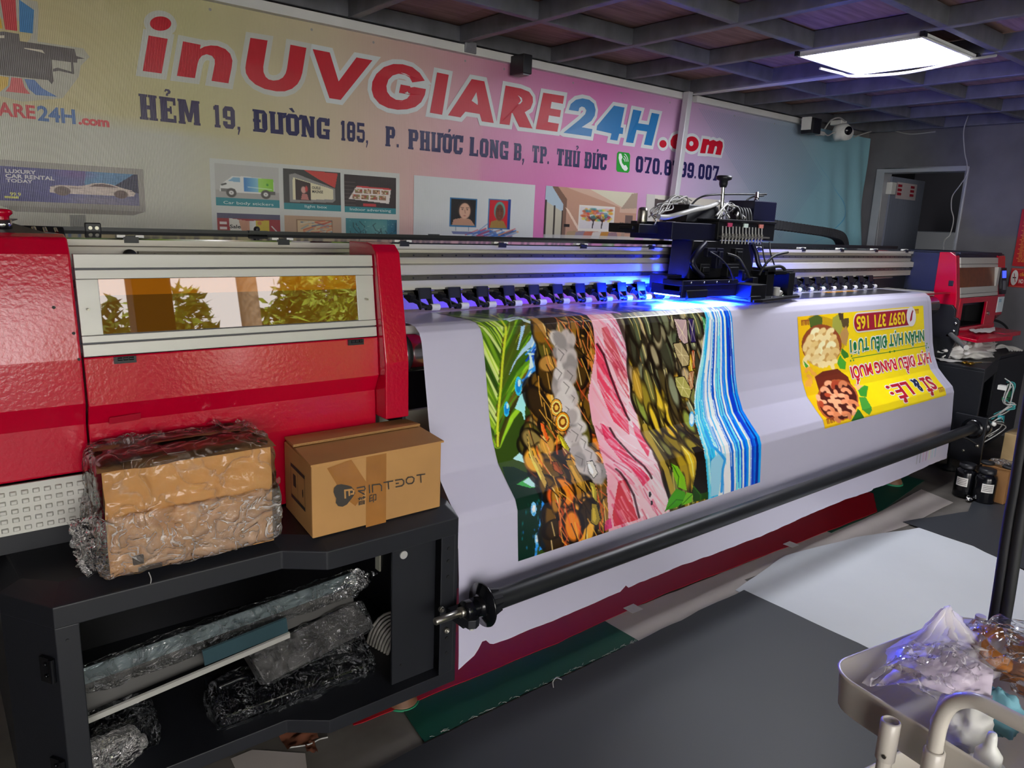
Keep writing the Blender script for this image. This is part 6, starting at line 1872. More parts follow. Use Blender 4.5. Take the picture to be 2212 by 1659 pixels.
# each box: left x, right x, top and bottom measured along the sheet
ad_text('0397 371 165', (*(3.9044,), -0.8281, 4.483, -0.7539), YL, .03, False, .0038)
cxp, cyp = (4.5614, 0.7876)
sh.poly(ell(cxp, -cyp, .062, .058, 22), sfn(.0036), 0, lin('#e9e4e6'))
sh.poly([(cxp - .02, -cyp - .03), (cxp + .005, -cyp - .02), (cxp + .018, -cyp + .02), (cxp + .03, -cyp + .03), (cxp + .02, -cyp + .038), (cxp + .0, -cyp + .02), (cxp - .022, -cyp - .018)], sfn(.0044), 0, lin('#a3162c'))
GRN, RD, NV = lin('#0f7a3c'), lin('#d01226'), lin('#16254a')
ad_text('NHÂN HẠT ĐIỀU TƯƠI'.replace('Ề', 'Ê'), (*(3.8254,), -0.9607, 4.7249, -0.858), GRN)
ad_text('HẠT ĐIỀU RANG MUỐI', (*(3.8016,), -1.1151, 4.7761, -0.999), RD)
ad_text('SỈ', (*(4.5094,), -1.279, 4.6536, -1.1574), lin('#b5142a'))
ad_text('&', (*(4.3972,), -1.2419, 4.4775, -1.1552), NV, .04)
ad_text('LẺ', (*(4.1479,), -1.2777, 4.3432, -1.1598), lin('#b5142a'))
ad_text(':', (*(4.0852,), -1.2193, 4.1276, -1.1602), lin('#b5142a'), .02)
la, lb2 = [(3.8361, 0.9738), (4.76, 0.9736)]
for z_, w_ in ((.0035, .002),):
    n = 14
    sh.add([sheet_pt(la[0] + (lb2[0] - la[0]) * j / n, -(la[1] + (lb2[1] - la[1]) * j / n) + s_ * w_, .002) for j in range(n + 1) for s_ in (1, -1)], [(2 * j, 2 * j + 1, 2 * j + 3, 2 * j + 2) for j in range(n)], 0, False, lin('#2f8a2c'))
mid = ((la[0] + lb2[0]) / 2, -(la[1] + lb2[1]) / 2)
for s_ in (-1, 1):
    sh.poly([(mid[0] + s_ * .02, mid[1] + .008), (mid[0] + s_ * .05, mid[1]), (mid[0] + s_ * .02, mid[1] - .008)], sfn(.0022), 0, lin('#2f8a2c'))
    e_ = la if s_ < 0 else lb2
    for t in range(3):
        sh.poly(ell(e_[0] - s_ * .015 * (t - 1), -e_[1] + .012 * (1 if t % 2 else -1), .008, .006, 8), sfn(.0022), 0, lin('#4f9a3c'))
# next job coming up on the platen, the thin cut line and the colour bars
sh.grid(lambda u, v: sheet_pt(3.15 + u * 1.62, -(.40 + v * .2), .0007), 20, 14, col=lambda u, v: lin('#3a3b40'))
sh.grid(lambda u, v: sheet_pt(4.05 + u * .36, -(.40 + v * .05), .0012), 8, 6, col=lambda u, v: lin('#c98a1c'))
sh.add([sheet_pt(4.805 + s_ * .0012, -(.68 + j * .0258), .0008) for j in range(25) for s_ in (1, -1)], [(2 * j, 2 * j + 1, 2 * j + 3, 2 * j + 2) for j in range(24)], 0, False, lin('#8f8c99'))
for k, c in enumerate(('#a9a9b4', '#9a9aa5', '#c9a9c4', '#b58fb5', '#cfd2b5', '#a9c9cf', '#9fb5d0')):
    x = 4.40 + k * .042
    sh.add([sheet_pt(x, -1.585, .0008), sheet_pt(x + .016, -1.585, .0008), sheet_pt(x + .016, -1.665, .0008), sheet_pt(x, -1.665, .0008)], [(0, 1, 2, 3)], 0, False, lin(c))
M['sheet'] = print_mat('glossy_white_vinyl', .3, .15, 1.6, 0, .5, .5, (1, 1, 1), .012)
sho = sh.build('printed_sheet', M['sheet'], colors=True, fixn=False, origin=(3.0, 1.7, .1))
tag(sho, 'glossy white vinyl sheet with a seafood collage and yellow advert hanging from the printer', 'printed sheet')

# ================================================================ take-up shaft in front of the sheet
TY, TZ = 1.6, .381
M['tube'] = mat('black_card_tube', '#1e2023', .42, .1, .35, 14, .1, 60, .001, stretch=(.3, 2, 2))
ts = thing('take_up_shaft', 'long black take-up tube lying across the front of the white sheet', 'roller', (3.0, TY, TZ - .031))
MB().cyl((1.27, TY, TZ), (4.93, TY, TZ), .031, 28).build('tube', M['tube'], ts)
fl_ = MB().lathe([(0, 0), (.03, 0), (.03, .012), (.036, .016), (.066, .022), (.068, .027), (.062, .03), (.03, .03), (.0, .03)], (1.205, TY, TZ), (1, 0, 0), 36)
fo = fl_.build('flange', M['black_gloss'], ts)
cn_ = MB()
for k in range(8):
    t = 2 * PI * k / 8
    c, s = math.cos(t), math.sin(t)
    cn_.loft([[(1.235, TY + c * .018 - s * .006, TZ + s * .018 + c * .006), (1.235, TY + c * .05 - s * .006, TZ + s * .05 + c * .006), (1.235, TY + c * .05 + s * .006, TZ + s * .05 - c * .006), (1.235, TY + c * .018 + s * .006, TZ + s * .018 - c * .006)],
              [(1.285, TY + c * .018 - s * .006, TZ + s * .018 + c * .006), (1.285, TY + c * .036 - s * .006, TZ + s * .036 + c * .006), (1.285, TY + c * .036 + s * .006, TZ + s * .036 - c * .006), (1.285, TY + c * .018 + s * .006, TZ + s * .018 - c * .006)]])
cn_.cyl((1.235, TY, TZ), (1.285, TY, TZ), .033, 24)
cn_.build('core_plug', M['black_plastic'], ts)
MB().lathe([(0, 0), (.028, 0), (.03, .006), (.03, .04), (.022, .046), (0, .046)], (1.16, TY, TZ), (1, 0, 0), 24).build('bearing', M['black_gloss'], ts)
MB().lathe([(0, 0), (.009, 0), (.011, .004), (.011, .1), (0, .1)], (1.06, TY, TZ), (1, 0, 0), 18).lathe([(0, 0), (.016, 0), (.016, .016), (0, .016)], (1.146, TY, TZ), (1, 0, 0), 20).build('axle', M['steel'], ts)
MB().lathe([(0, 0), (.04, 0), (.062, .006), (.062, .012), (.03, .02), (0, .02)], (4.93, TY, TZ), (1, 0, 0), 32).cyl((4.95, TY, TZ), (5.06, TY, TZ), .02).build('end_flange', M['black_gloss'], ts)


# ================================================================ helpers for crumpled film and lumps
def crumple(mb, c, h, yaw=0.0, n=26, amp=.008, freq=14, seed=0.0, pw=5.0, m=0, axes=None, open_top=False):
    """a rounded box skin, creased all over"""
    ax = axes or (Vector((math.cos(yaw), math.sin(yaw), 0)), Vector((-math.sin(yaw), math.cos(yaw), 0)), Vector((0, 0, 1)))
    c = Vector(c)
    faces = [(0, 1, 2, 1), (0, 1, 2, -1), (1, 2, 0, 1), (1, 2, 0, -1), (2, 0, 1, 1), (2, 0, 1, -1)]
    for a, b, d, sg in faces:
        if open_top and d == 2 and sg == 1:
            continue

        def fn(u, v):
            p = [0, 0, 0]
            p[a], p[b], p[d] = (2 * u - 1) * sg, 2 * v - 1, sg
            L = (abs(p[0]) ** pw + abs(p[1]) ** pw + abs(p[2]) ** pw) ** (1 / pw)
            p = [q / L for q in p]
            q = Vector((p[0] * h[0], p[1] * h[1], p[2] * h[2]))
            nr = Vector((p[0] / h[0], p[1] / h[1], p[2] / h[2])).normalized()
            f1 = fbm(q.x * freq + seed, q.y * freq + q.z * freq * .7, q.z * freq + seed * 2, 4)
            f2 = abs(fbm(q.x * freq * 2.7 + 9 + seed, q.z * freq * 2.2 + q.y * freq * 1.3, q.y * freq * 2.5 - seed, 2))
            q = q + nr * amp * (f1 * 1.2 - f2 * .9 + .6)
            return c + ax[0] * q.x + ax[1] * q.y + ax[2] * q.z
        mb.grid(fn, n, n, m)
    return mb


def sheet_patch(mb, corners, nu=16, nv=16, amp=.006, freq=20, seed=0.0, m=0, sag=0.0):
    """a loose crinkled piece between four corners (c00, c10, c11, c01)"""
    A_, B_, C_, D_ = [Vector(q) for q in corners]
    nrm = (B_ - A_).cross(D_ - A_).normalized()

    def fn(u, v):
        p = A_ * (1 - u) * (1 - v) + B_ * u * (1 - v) + C_ * u * v + D_ * (1 - u) * v
        e = 1 + .0 * u
        return p + nrm * amp * (fbm(u * freq * .3 + seed, v * freq * .3, seed) * 1.6 + abs(fbm(u * freq + seed, v * freq, 3)) * .7) * e + Vector((0, 0, -sag * 4 * u * (1 - u)))
    mb.grid(fn, nu, nv, m)
    return mb


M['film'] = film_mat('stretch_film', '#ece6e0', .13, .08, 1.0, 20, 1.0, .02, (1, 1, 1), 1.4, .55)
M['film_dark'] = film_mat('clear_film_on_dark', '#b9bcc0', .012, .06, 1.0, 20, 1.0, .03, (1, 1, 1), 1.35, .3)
M['film_milky'] = bag_mat('milky_bag', '#f0ebe7', .3)
M['bag_white'] = mat('white_plastic_bag', '#d9d7d2', .45, 0, .06, 6, .3, 20, .01)
M['silver'] = mat('galvanised_profile', '#8f9da0', .3, .7, .12, 8, .1, 40, .001)
M['teal'] = mat('blue_green_steel', '#3f5a62', .3, .6, .12, 8)

# ================================================================ left base cabinet
LF, RF, ZL = 1.73, 1.66, .65
cb = thing('base_cabinet', 'black steel cabinet with an open front, two cardboard boxes standing on it', 'cabinet', (.66, 2.0, 0))


def cpt(mb, name, mats, parent=None, **k):
    return mb.build(name, mats, parent if parent is not None else cb, **k)


outer = [(.165, LF), (.672, LF), (.765, RF), (1.178, RF), (1.2, 1.72), (1.2, 2.42), (.08, 2.42), (.08, 1.87)]
inner = [(.19, 1.8), (.66, 1.8), (.77, 1.715), (1.165, 1.715), (1.19, 1.74), (1.19, 2.42), (.1, 2.42), (.125, 1.865)]
t_ = MB()
t_.loft([[(x, y, ZL - .052) for x, y in outer], [(x, y, ZL) for x, y in outer], [(x, y, .675) for x, y in inner]])
cpt(t_, 'top', M['black'], bevel=.003)
b_ = MB()
b_.loft([[(x, y, .115) for x, y in outer], [(x, y, .155) for x, y in outer]])
cpt(b_, 'bottom', M['black'], bevel=.002)
pc = MB()
pc.prism([(.165, LF), (.212, LF), (.212, LF + .02), (.175, LF + .02), (.095, 1.875), (.095, 2.42), (.08, 2.42), (.08, 1.87)], 'z', .15, ZL - .05)
lp_ = cpt(pc, 'left_side', M['black'], bevel=.002)
cpt(MB().cyl((0.1867, LF - .002, 0.5656), (0.1867, LF + .01, 0.5656), .004, 12), 'screw_hole', M['rubber'], lp_)
d0, d1v = Vector((.165, LF, 0)), Vector((.08, 1.87, 0))
dv = (d1v - d0).normalized()
nv_ = Vector((dv.y, -dv.x, 0))
for z in (.50, .245):
    h_ = MB()
    c = d0 + dv * .028 - nv_ * -.004
    c = d0 + dv * .028 + Vector((-abs(nv_.x), -abs(nv_.y), 0)).normalized() * .006
    h_.obox((c.x, c.y, z), dv * .016, Vector((nv_.x, nv_.y, 0)) * .004, Vector((0, 0, .03)))
    h_.cyl((c.x - dv.x * .016, c.y - dv.y * .016, z - .028), (c.x - dv.x * .016, c.y - dv.y * .016, z + .028), .007, 12)
    for s in (-.014, .014):
        h_.lathe([(0, 0), (.005, 0), (.004, .003), (0, .003)], (c.x + dv.x * .006, c.y - .003, z + s), (-nv_.x if nv_.x > 0 else nv_.x, -abs(nv_.y), 0), 10)
    cpt(h_, 'hinge', M['black_gloss'], lp_)
rs = MB().box((1.165, RF, .15), (1.178, 2.42, ZL - .05)).box((1.12, RF + .001, .15), (1.17, RF + .006, ZL - .05))
rsp = cpt(rs, 'right_side', M['black'], bevel=.002)
for z in (.22, .27, .47, .52, .56):
    cpt(MB().cyl((1.145, RF - .002, z), (1.145, RF + .004, z), .006, 12), 'bolt_hole', M['rubber'], rsp)
for z in (.375, .3):
    cpt(MB().lathe([(0, 0), (.009, 0), (.009, .01), (.005, .01), (.005, .006), (0, .006)], (1.12 + .02 * (z < .33), RF, z), (0, -1, 0), 14), 'socket_screw', M['steel'], rsp)
bk_ = MB().prism([(1.14, RF - .0), (1.19, RF - .0), (1.19, 1.56), (1.17, 1.55), (1.15, 1.56)], 'z', .345, .372).box((1.15, 1.585, .335), (1.19, 1.66, .36))
cpt(bk_, 'shaft_bracket', M['black'], rsp, bevel=.002)
cpt(MB().lathe([(0, 0), (.006, 0), (.007, .012), (0, .014)], (1.18, 1.585, .335), (0, 0, -1), 12), 'knob', M['white_plastic'], rsp)
x_ = 0.9805
pp = cpt(MB().box((x_, 1.7, .15), (1.125, 1.708, ZL - .05)), 'front_plate', M['black'])
cpt(MB().cyl((x_ + .035, 1.696, .56), (x_ + .035, 1.7, .56), .012, 14), 'cable_tag', M['cable_white'], pp)
cpt(MB().cyl((x_ + .03, 1.697, .21), (x_ + .03, 1.7, .21), .004, 10), 'screw_hole', M['rubber'], pp)
cpt(MB().box((.09, 2.4, .15), (1.17, 2.42, ZL - .05)), 'back_panel', M['black_plastic'])
for x, y in ((.2, 1.85), (1.075, 1.8), (.2, 2.3), (1.075, 2.3)):
    f0 = cpt(MB().lathe([(0, .04), (.03, .04), (.036, .02), (.046, .012), (.05, .002), (0, .002)], (x, y, 0)).cyl((x, y, .03), (x, y, .12), .014), 'leveling_foot', mat('brown_foot_%d' % int(x * 10 + y * 100), '#6a4a34', .6))
cpt(MB().lathe([(.05, .006), (.054, .006), (.054, .001), (.05, .001)], (1.075, 1.8, .002)), 'green_pad', mat('green_pad', '#1f7a55', .6))

# things stored inside it
wrapd = thing('metal_profile', 'long silver steel channel in clear film, leaning across the inside of the cabinet', 'metal profile', (.55, 1.85, .24))


def bar(mb, pa, pb, up, w, t, m=0):
    """flat bar from pa to pb, w wide along up, t thick"""
    a, b = Vector(pa), Vector(pb)
    d = (b - a).normalized()
    up = Vector(up)
    up = (up - d * up.dot(d)).normalized()
    nn_ = d.cross(up)
    mb.obox((a + b) / 2, d * (b - a).length / 2, up * w / 2, nn_ * t / 2, m)


pA, pB = (0.2184, 1.83, 0.4084), (0.9316, 1.83, 0.4584)
pC, pD = (0.2153, 1.8, 0.3097), (0.7152, 1.8, 0.362)
pE, pF = (0.2192, 1.84, 0.3554), (0.9316, 1.84, 0.4021)
a_ = MB()
bar(a_, pA, pB, (0, 0, 1), .042, .004)
a_.build('upper_flange', M['silver'], wrapd)
a_ = MB()
bar(a_, pC, pD, (0, -.3, 1), .018, .006)
a_.build('lower_flange', M['alu'], wrapd)
a_ = MB()
bar(a_, [(pA[i] + pC[i]) / 2 + (0, .03, 0)[i] for i in range(3)], [(pB[i] + pD[i] + .2 * (i == 0) + .03 * (i == 2)) / 2 + (0, .03, 0)[i] for i in range(3)], (0, .2, 1), .1, .004)
a_.build('web', mat('dark_profile_web', '#3b3a38', .5, .2), wrapd)
q = [(0.484, 1.795, 0.3783), (0.7058, 1.795, 0.3988)]
a_ = MB()
bar(a_, q[0], q[1], (0, 0, 1), .042, .008)
a_.build('blue_plate', M['teal'], wrapd)
fm = MB()
cen = Vector([(pA[i] + pB[i]) / 2 for i in range(3)])
dA = (Vector(pB) - Vector(pA))
L_ = dA.length
dA.normalize()
upv = Vector((0, 0, 1)) - dA * dA.z
upv.normalize()
crumple(fm, cen - upv * .012 + Vector((0, .004, 0)), (L_ * .54, .02, .034), n=36, amp=.006, freq=26, axes=(dA, dA.cross(upv) * -1, upv), seed=3, pw=6)
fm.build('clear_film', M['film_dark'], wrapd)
lw_ = MB()
e = [(0.9165, 1.8, 0.503), (0.9799, 1.79, 0.4777), (0.9206, 1.8, 0.4091), (0.8292, 1.8, 0.4329)]
sheet_patch(lw_, e, 14, 14, .012, 12, 4)
lw_.build('loose_film_end', M['film_dark'], wrapd)

bx = thing('wrapped_part', 'dark grey steel part in clear film, lying under the raised end of the silver channel', 'wrapped part', (.77, 1.85, .25))
q = [(0.6109, 1.83, 0.3216), (0.9311, 1.83, 0.3829), (0.9672, 1.78, 0.3084), (0.6381, 1.78, 0.2492)]
b4 = MB()
V4 = [Vector(p) for p in q]
dn = Vector((0, .05, -.03))
b4.loft([[tuple(p + dn) for p in V4], [tuple(p) for p in V4]])
b4.build('plate', mat('dark_grey_part', '#3a3937', .45, .2, .1, 9), bx, bevel=.003)
f4 = MB()
cc = sum(V4, Vector((0, 0, 0))) / 4
dx_ = ((V4[1] - V4[0]) + (V4[2] - V4[3])).normalized()
dy_ = ((V4[3] - V4[0]) + (V4[2] - V4[1]))
dy_ = (dy_ - dx_ * dy_.dot(dx_)).normalized()
crumple(f4, cc + dx_.cross(dy_) * -.0, ((V4[1] - V4[0]).length * .53, (V4[3] - V4[0]).length * .55, .016), n=30, amp=.006, freq=24, axes=(dx_, dy_, dx_.cross(dy_)), seed=8, pw=6)
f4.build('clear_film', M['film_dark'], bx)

bx2 = thing('wrapped_box', 'black box in shiny clear film lying at the bottom of the cabinet', 'wrapped box', (.75, 1.84, .156))
q = [(0.5098, 1.9, 0.2602), (0.9859, 1.9, 0.1675), (0.9577, 1.79, 0.1852), (0.5145, 1.79, 0.1931)]
V4 = [Vector(p) for p in q]
b5 = MB()
zb_ = .157
b5.loft([[(p.x, p.y, max(zb_, p.z - .075)) for p in V4], [tuple(p) for p in V4]])
b5.build('box', M['black_gloss'], bx2, bevel=.004)
hn = MB().tube(smooth_path([(0.5323, 1.82, 0.2471), (0.5243, 1.81, 0.2691), (0.5396, 1.81, 0.2717), (0.5901, 1.81, 0.2737), (0.6048, 1.82, 0.2535)]), .008)
hn.build('carry_handle', M['black_gloss'], bx2)
cc = sum(V4, Vector((0, 0, 0))) / 4
dx_ = (V4[2] - V4[3]).normalized()
dy_ = (V4[0] - V4[3])
dy_ = (dy_ - dx_ * dy_.dot(dx_)).normalized()
f5 = MB()
crumple(f5, cc + Vector((0, 0, -.02)), ((V4[2] - V4[3]).length * .53, (V4[0] - V4[3]).length * .56, .05), n=34, amp=.007, freq=20, axes=(dx_, dy_, dx_.cross(dy_)), seed=12, pw=7)
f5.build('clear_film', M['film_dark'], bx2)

hc = MB()
cc = Vector((1.0613, 1.9, 0.1402))
pts = []
for k in range(8 * 22):
    t = 2 * PI * k / 22
    r = .062 + .0035 * (k / 22)
    pts.append((cc.x + .035 + r * .8 * math.cos(t), cc.y - .06 + .013 * (k / 22), cc.z - .01 + r * 1.25 * math.sin(t)))
hc.tube(pts, .0055, 7)
pts2 = [(cc.x - .02 + .008 * math.cos(t), 1.84, cc.z + .04 + .03 * math.sin(t)) for t in np.linspace(0, 3, 8)]
hco = hc.build('hose_coil', mat('grey_ribbed_hose', '#8b8780', .55, .1, .2, 60))
tag(hco, 'coil of grey ribbed hose behind the front plate of the cabinet', 'hose coil')
dw = thing('wrapped_pump', 'small black part with a pale label in a clear bag, bottom left inside the cabinet', 'wrapped part', (.27, 1.88, .156))
MB().loft([[(.215, 1.84, .157), (.36, 1.84, .157), (.36, 1.94, .157), (.215, 1.94, .157)], [(.22, 1.86, .235), (.33, 1.86, .235), (.33, 1.93, .235), (.22, 1.93, .235)]]).build('body', M['black_gloss'], dw, bevel=.01)
MB().loft([[(.245, 1.836, .19), (.275, 1.836, .195), (.275, 1.842, .195), (.245, 1.842, .19)], [(.245, 1.846, .205), (.275, 1.846, .21), (.275, 1.852, .21), (.245, 1.852, .205)]]).build('label', mat('pale_label', '#b9b08a', .5), dw)
crumple(MB(), (.29, 1.885, .2), (.09, .07, .05), n=26, amp=.008, freq=18, seed=5).build('clear_bag', M['film_dark'], dw)
fb = MB()
crumple(fb, (.255, 1.795, .205), (.075, .028, .046), yaw=.15, n=30, amp=.012, freq=20, seed=21, pw=3.2)
tag(fb.build('film_bag', film_mat('bright_crumpled_bag', '#c9c6c2', .25, .12, 1.0, 30, 1.0, .02)), 'bright crumpled clear bag behind the left post of the cabinet', 'plastic bag')

# ================================================================ cardboard boxes on the cabinet
M['tape'] = mat('clear_brown_tape', '#a06c33', .18, 0, .1, 12, .5, 60, .002, coat=.6)
M['ink'] = mat('dark_grey_ink', '#38332e', .6)
b2 = thing('cardboard_box', 'plain cardboard box with a dark heart mark and lettering, on the black cabinet', 'box', (.95, 1.82, .675))
F0, F1 = Vector((.745, 1.703)), Vector((1.143, 1.707))
BKL, BKR = Vector((.772, 1.945)), Vector((1.163, 1.945))
zt = .872


def bpt(mb, name, mats, parent=None, **k):
    return mb.build(name, mats, parent if parent is not None else b2, **k)


bpt(MB().loft([[(F0.x, F0.y, .675), (F1.x, F1.y, .675), (BKR.x, BKR.y, .675), (BKL.x, BKL.y, .675)], [(F0.x, F0.y, zt), (F1.x, F1.y, zt), (BKR.x, BKR.y, zt), (BKL.x, BKL.y, zt)]]), 'body', M['card'], bevel=.003)
ff = MB().loft([[(F0.x - .003, F0.y - .004, zt), (F1.x + .006, F1.y - .004, zt), (1.165, 1.9, zt + .006), (.77, 1.9, zt + .006)], [(F0.x - .003, F0.y - .004, zt + .005), (F1.x + .006, F1.y - .004, zt + .005), (1.165, 1.9, zt + .011), (.77, 1.9, zt + .011)]])
bpt(ff, 'flap', M['card'])
fb2 = MB()
n = 60
for lay in range(1):
    fb2.loft([[(.757, 1.845, zt + .0125), (1.16, 1.85, zt + .0125), (1.165, 1.948, zt + .006), (.775, 1.948, zt + .006)], [(.757, 1.845, zt + .0185), (1.16, 1.85, zt + .0185), (1.165, 1.948, zt + .012), (.775, 1.948, zt + .012)]])
fbp = bpt(fb2, 'flap', M['card'])
cr = MB()
for k in range(90):
    u0_, u1_ = k / 90, (k + .55) / 90
    xa, xb_ = .757 + .403 * u0_, .757 + .403 * u1_
    ya, yb_ = 1.845 + .005 * u0_ - .0006, 1.845 + .005 * u1_ - .0006
    z0, z1 = zt + .0145, zt + .0165
    cr.add([(xa, ya, z0), (xb_, yb_, z0), (xb_, yb_, z1), (xa, ya, z1)], [(0, 1, 2, 3)])
bpt(cr, 'corrugated_edge', mat('flute_shadow', '#2c1f14', .9), fbp)
fy = lambda x: 1.703 + (x - .745) * .01
ffn = lambda d: (lambda u, v: (u, fy(u) - d, v))
tp_ = MB()
tp_.poly([(0.9011, 0.8751), (0.9622, 0.8722), (0.9615, 0.6636), (0.899, 0.6668)], ffn(.0012))
tp_.poly([(0.7875, 0.8601), (0.8421, 0.8695), (0.8686, 0.8453), (0.8995, 0.7973), (0.8968, 0.7728), (0.8678, 0.7388), (0.8474, 0.7582), (0.8151, 0.8091)], ffn(.0018))
tp_.poly([(0.8421, 0.8695), (0.856, 0.8719), (0.9008, 0.7995), (0.8916, 0.7963)], ffn(.0024))
bpt(tp_, 'tape', M['tape'], fixn=False)
ik = MB()
ik.poly([(0.8045, 0.7918), (0.8064, 0.8035), (0.8139, 0.8098), (0.8264, 0.8098), (0.8427, 0.8036), (0.8554, 0.7974), (0.863, 0.7872), (0.8668, 0.7765), (0.8603, 0.7679), (0.8525, 0.7596), (0.8422, 0.7493), (0.8295, 0.7459), (0.8169, 0.7504), (0.81, 0.7613), (0.8117, 0.7732), (0.8073, 0.7814)], ffn(.003))
ik2 = MB()
for p in ([(0.8338, 0.7931), (0.8388, 0.7926), (0.8398, 0.7672), (0.8348, 0.7678)], [(0.8338, 0.7931), (0.8579, 0.7912), (0.8604, 0.7852), (0.8388, 0.7877)], [(0.8464, 0.7868), (0.8507, 0.7865), (0.8516, 0.7722), (0.847, 0.7724)], [(0.8553, 0.79), (0.8643, 0.7844), (0.8629, 0.7735), (0.8526, 0.7744), (0.8527, 0.7789), (0.8591, 0.7785), (0.8599, 0.7828)]):
    ik2.poly(p, ffn(.0036))


def stroke(pts, w):
    for a, b in zip(pts, pts[1:]):
        d = Vector((b[0] - a[0], b[1] - a[1]))
        d.normalize()
        nn_ = Vector((-d.y, d.x)) * w
        e_ = d * w * .6
        stroke.k = getattr(stroke, 'k', 0) + 1e-5
        kk = .003 + stroke.k
        ik.poly([(a[0] - e_.x + nn_.x, a[1] - e_.y + nn_.y), (b[0] + e_.x + nn_.x, b[1] + e_.y + nn_.y), (b[0] + e_.x - nn_.x, b[1] + e_.y - nn_.y), (a[0] - e_.x - nn_.x, a[1] - e_.y - nn_.y)], ffn(kk))


SW = .0017
for p in ([(0.8721, 0.7896), (0.8942, 0.7891), (0.8968, 0.7828), (0.8942, 0.7788), (0.8759, 0.7801), (0.8941, 0.767)], [(0.9087, 0.7905), (0.91, 0.768)], [(0.9193, 0.7676), (0.918, 0.7886), (0.9408, 0.7866), (0.9462, 0.7804), (0.9462, 0.7664)], [(0.953, 0.7888), (0.9818, 0.7875)], [(0.9672, 0.7878), (0.9689, 0.7669)],
          [(0.9901, 0.7876), (1.0111, 0.7869), (1.0168, 0.7806), (1.0169, 0.7715), (1.0113, 0.7674), (0.9916, 0.768)], [(0.9921, 0.7777), (0.9999, 0.7775)], [(1.0253, 0.7829), (1.0309, 0.7883), (1.0438, 0.7876), (1.0505, 0.7819), (1.0497, 0.7729), (1.044, 0.7682), (1.0311, 0.7692), (1.0254, 0.775), (1.0253, 0.7829)], [(1.0591, 0.7889), (1.0866, 0.7876)], [(1.0722, 0.7874), (1.074, 0.7649)]):
    stroke(p, SW)
for ch, b_x in (('普', (0.8729, 0.739, 0.898, 0.7632)), ('印', (0.9073, 0.7385, 0.93, 0.7622))):
    put_text(ik, ch, b_x, ffn(.004), (0, 0, 0), .008)
bpt(ik, 'lettering', M['ink'], fixn=False)
bpt(ik2, 'mark_letter', M['card'], fixn=False)
sd = MB()
sL = lambda t, z, d: (F0.x + (BKL.x - F0.x) * t - d, F0.y + (BKL.y - F0.y) * t, z)
for a, b, c, d in ((.22, .73, .23, .83), (.22, .73, .74, .74), (.22, .82, .74, .83), (.73, .73, .74, .83), (.48, .73, .485, .83)):
    sd.add([sL(a, b, .0012), sL(c, b, .0012), sL(c, d, .0012), sL(a, d, .0012)], [(0, 1, 2, 3)])
sd.add([sL(.3 + .02 * math.cos(t) + .0, .775 + .012 * math.sin(t), .0014) for t in np.linspace(0, 6.28, 12)[:-1]], [tuple(range(11))])
sd.add([sL(.55, .77, .0014), sL(.65, .77, .0014), sL(.65, .805, .0014), sL(.55, .805, .0014)], [(0, 1, 2, 3)])
bpt(sd, 'side_print', M['ink'], fixn=False)

b1_ = thing('cardboard_box', 'tall battered cardboard box wrapped in crumpled clear film, standing on the left of the cabinet', 'box', (.47, 1.85, .675))
G0, G1, G2, G3 = (.283, 1.752), (.658, 1.745), (.672, 1.943), (.315, 1.943)
zt1 = .928
bp1 = lambda mb, name, mats, parent=None, **k: mb.build(name, mats, parent if parent is not None else b1_, **k)
bd_ = MB()


def bxp(u, v):
    return None


rings = []
for z in np.linspace(.677, zt1, 8):
    ring = []
    cs = [G0, G1, G2, G3]
    for i in range(4):
        for k in range(8):
            t = k / 8
            x = cs[i][0] + (cs[(i + 1) % 4][0] - cs[i][0]) * t
            y = cs[i][1] + (cs[(i + 1) % 4][1] - cs[i][1]) * t
            w = .004 * fbm(x * 14, y * 14 + z * 9, z * 11)
            ring.append((x + w, y + w * .6, z))
    rings.append(ring)
bd_.loft(rings)
bp1(bd_, 'body', M['card'])
tp1 = MB()
sheet_patch(tp1, [(.272, 1.742, zt1 + .002), (.668, 1.735, zt1 + .004), (.67, 1.87, zt1 + .012), (.29, 1.87, zt1 + .014)], 22, 12, .004, 8, 2)
bp1(tp1, 'flap', M['card_dark'])
tp2 = MB()
sheet_patch(tp2, [(.285, 1.852, zt1 + .02), (.62, 1.852, zt1 + .02), (.66, 1.948, zt1 + .012), (.3, 1.948, zt1 + .01)], 22, 10, .004, 8, 5)
bp1(tp2, 'flap', M['card_dark'])
for k, (cx_, cy_, w_, h__) in enumerate(((.355, 1.79, .035, .045), (.455, 1.8, .03, .05))):
    bp1(MB().box((cx_ - w_, cy_ - h__ / 2, zt1 + .012), (cx_ + w_ * .4, cy_ + h__, zt1 + .0135)), 'label', mat('worn_label_%d' % k, '#a59a92', .6, 0, .2, 30))
bp1(MB().box((.33, 1.739, .70), (.352, 1.747, .72)).box((.34, 1.738, .682), (.39, 1.7455, .69)), 'printed_patch', mat('dark_patch', '#33281f', .7))
crn = MB().tube(smooth_path([(.36, 1.74, .675), (.363, 1.735, .66), (.36, 1.732, .648)]), .0012, 5)
bp1(crn, 'string', M['cable_white'])
w1_ = MB()
crumple(w1_, (.474, 1.846, .752), (.214, .112, .075), yaw=0, n=52, amp=.007, freq=22, seed=1.0, pw=9, open_top=True)
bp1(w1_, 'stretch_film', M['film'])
w2_ = MB()
crumple(w2_, (.474, 1.85, .81), (.2, .106, .137), yaw=0, n=40, amp=.006, freq=14, seed=7.0, pw=10)
bp1(w2_, 'stretch_film', film_mat('thin_film', '#d8c8b8', .015, .1, .8, 9, 1.0, .02, (1, 1, 1), 1.4, .25))
w3_ = MB()
sheet_patch(w3_, [(.225, 1.84, .80), (.275, 1.76, .83), (.27, 1.765, .69), (.228, 1.84, .685)], 16, 20, .014, 10, 11)
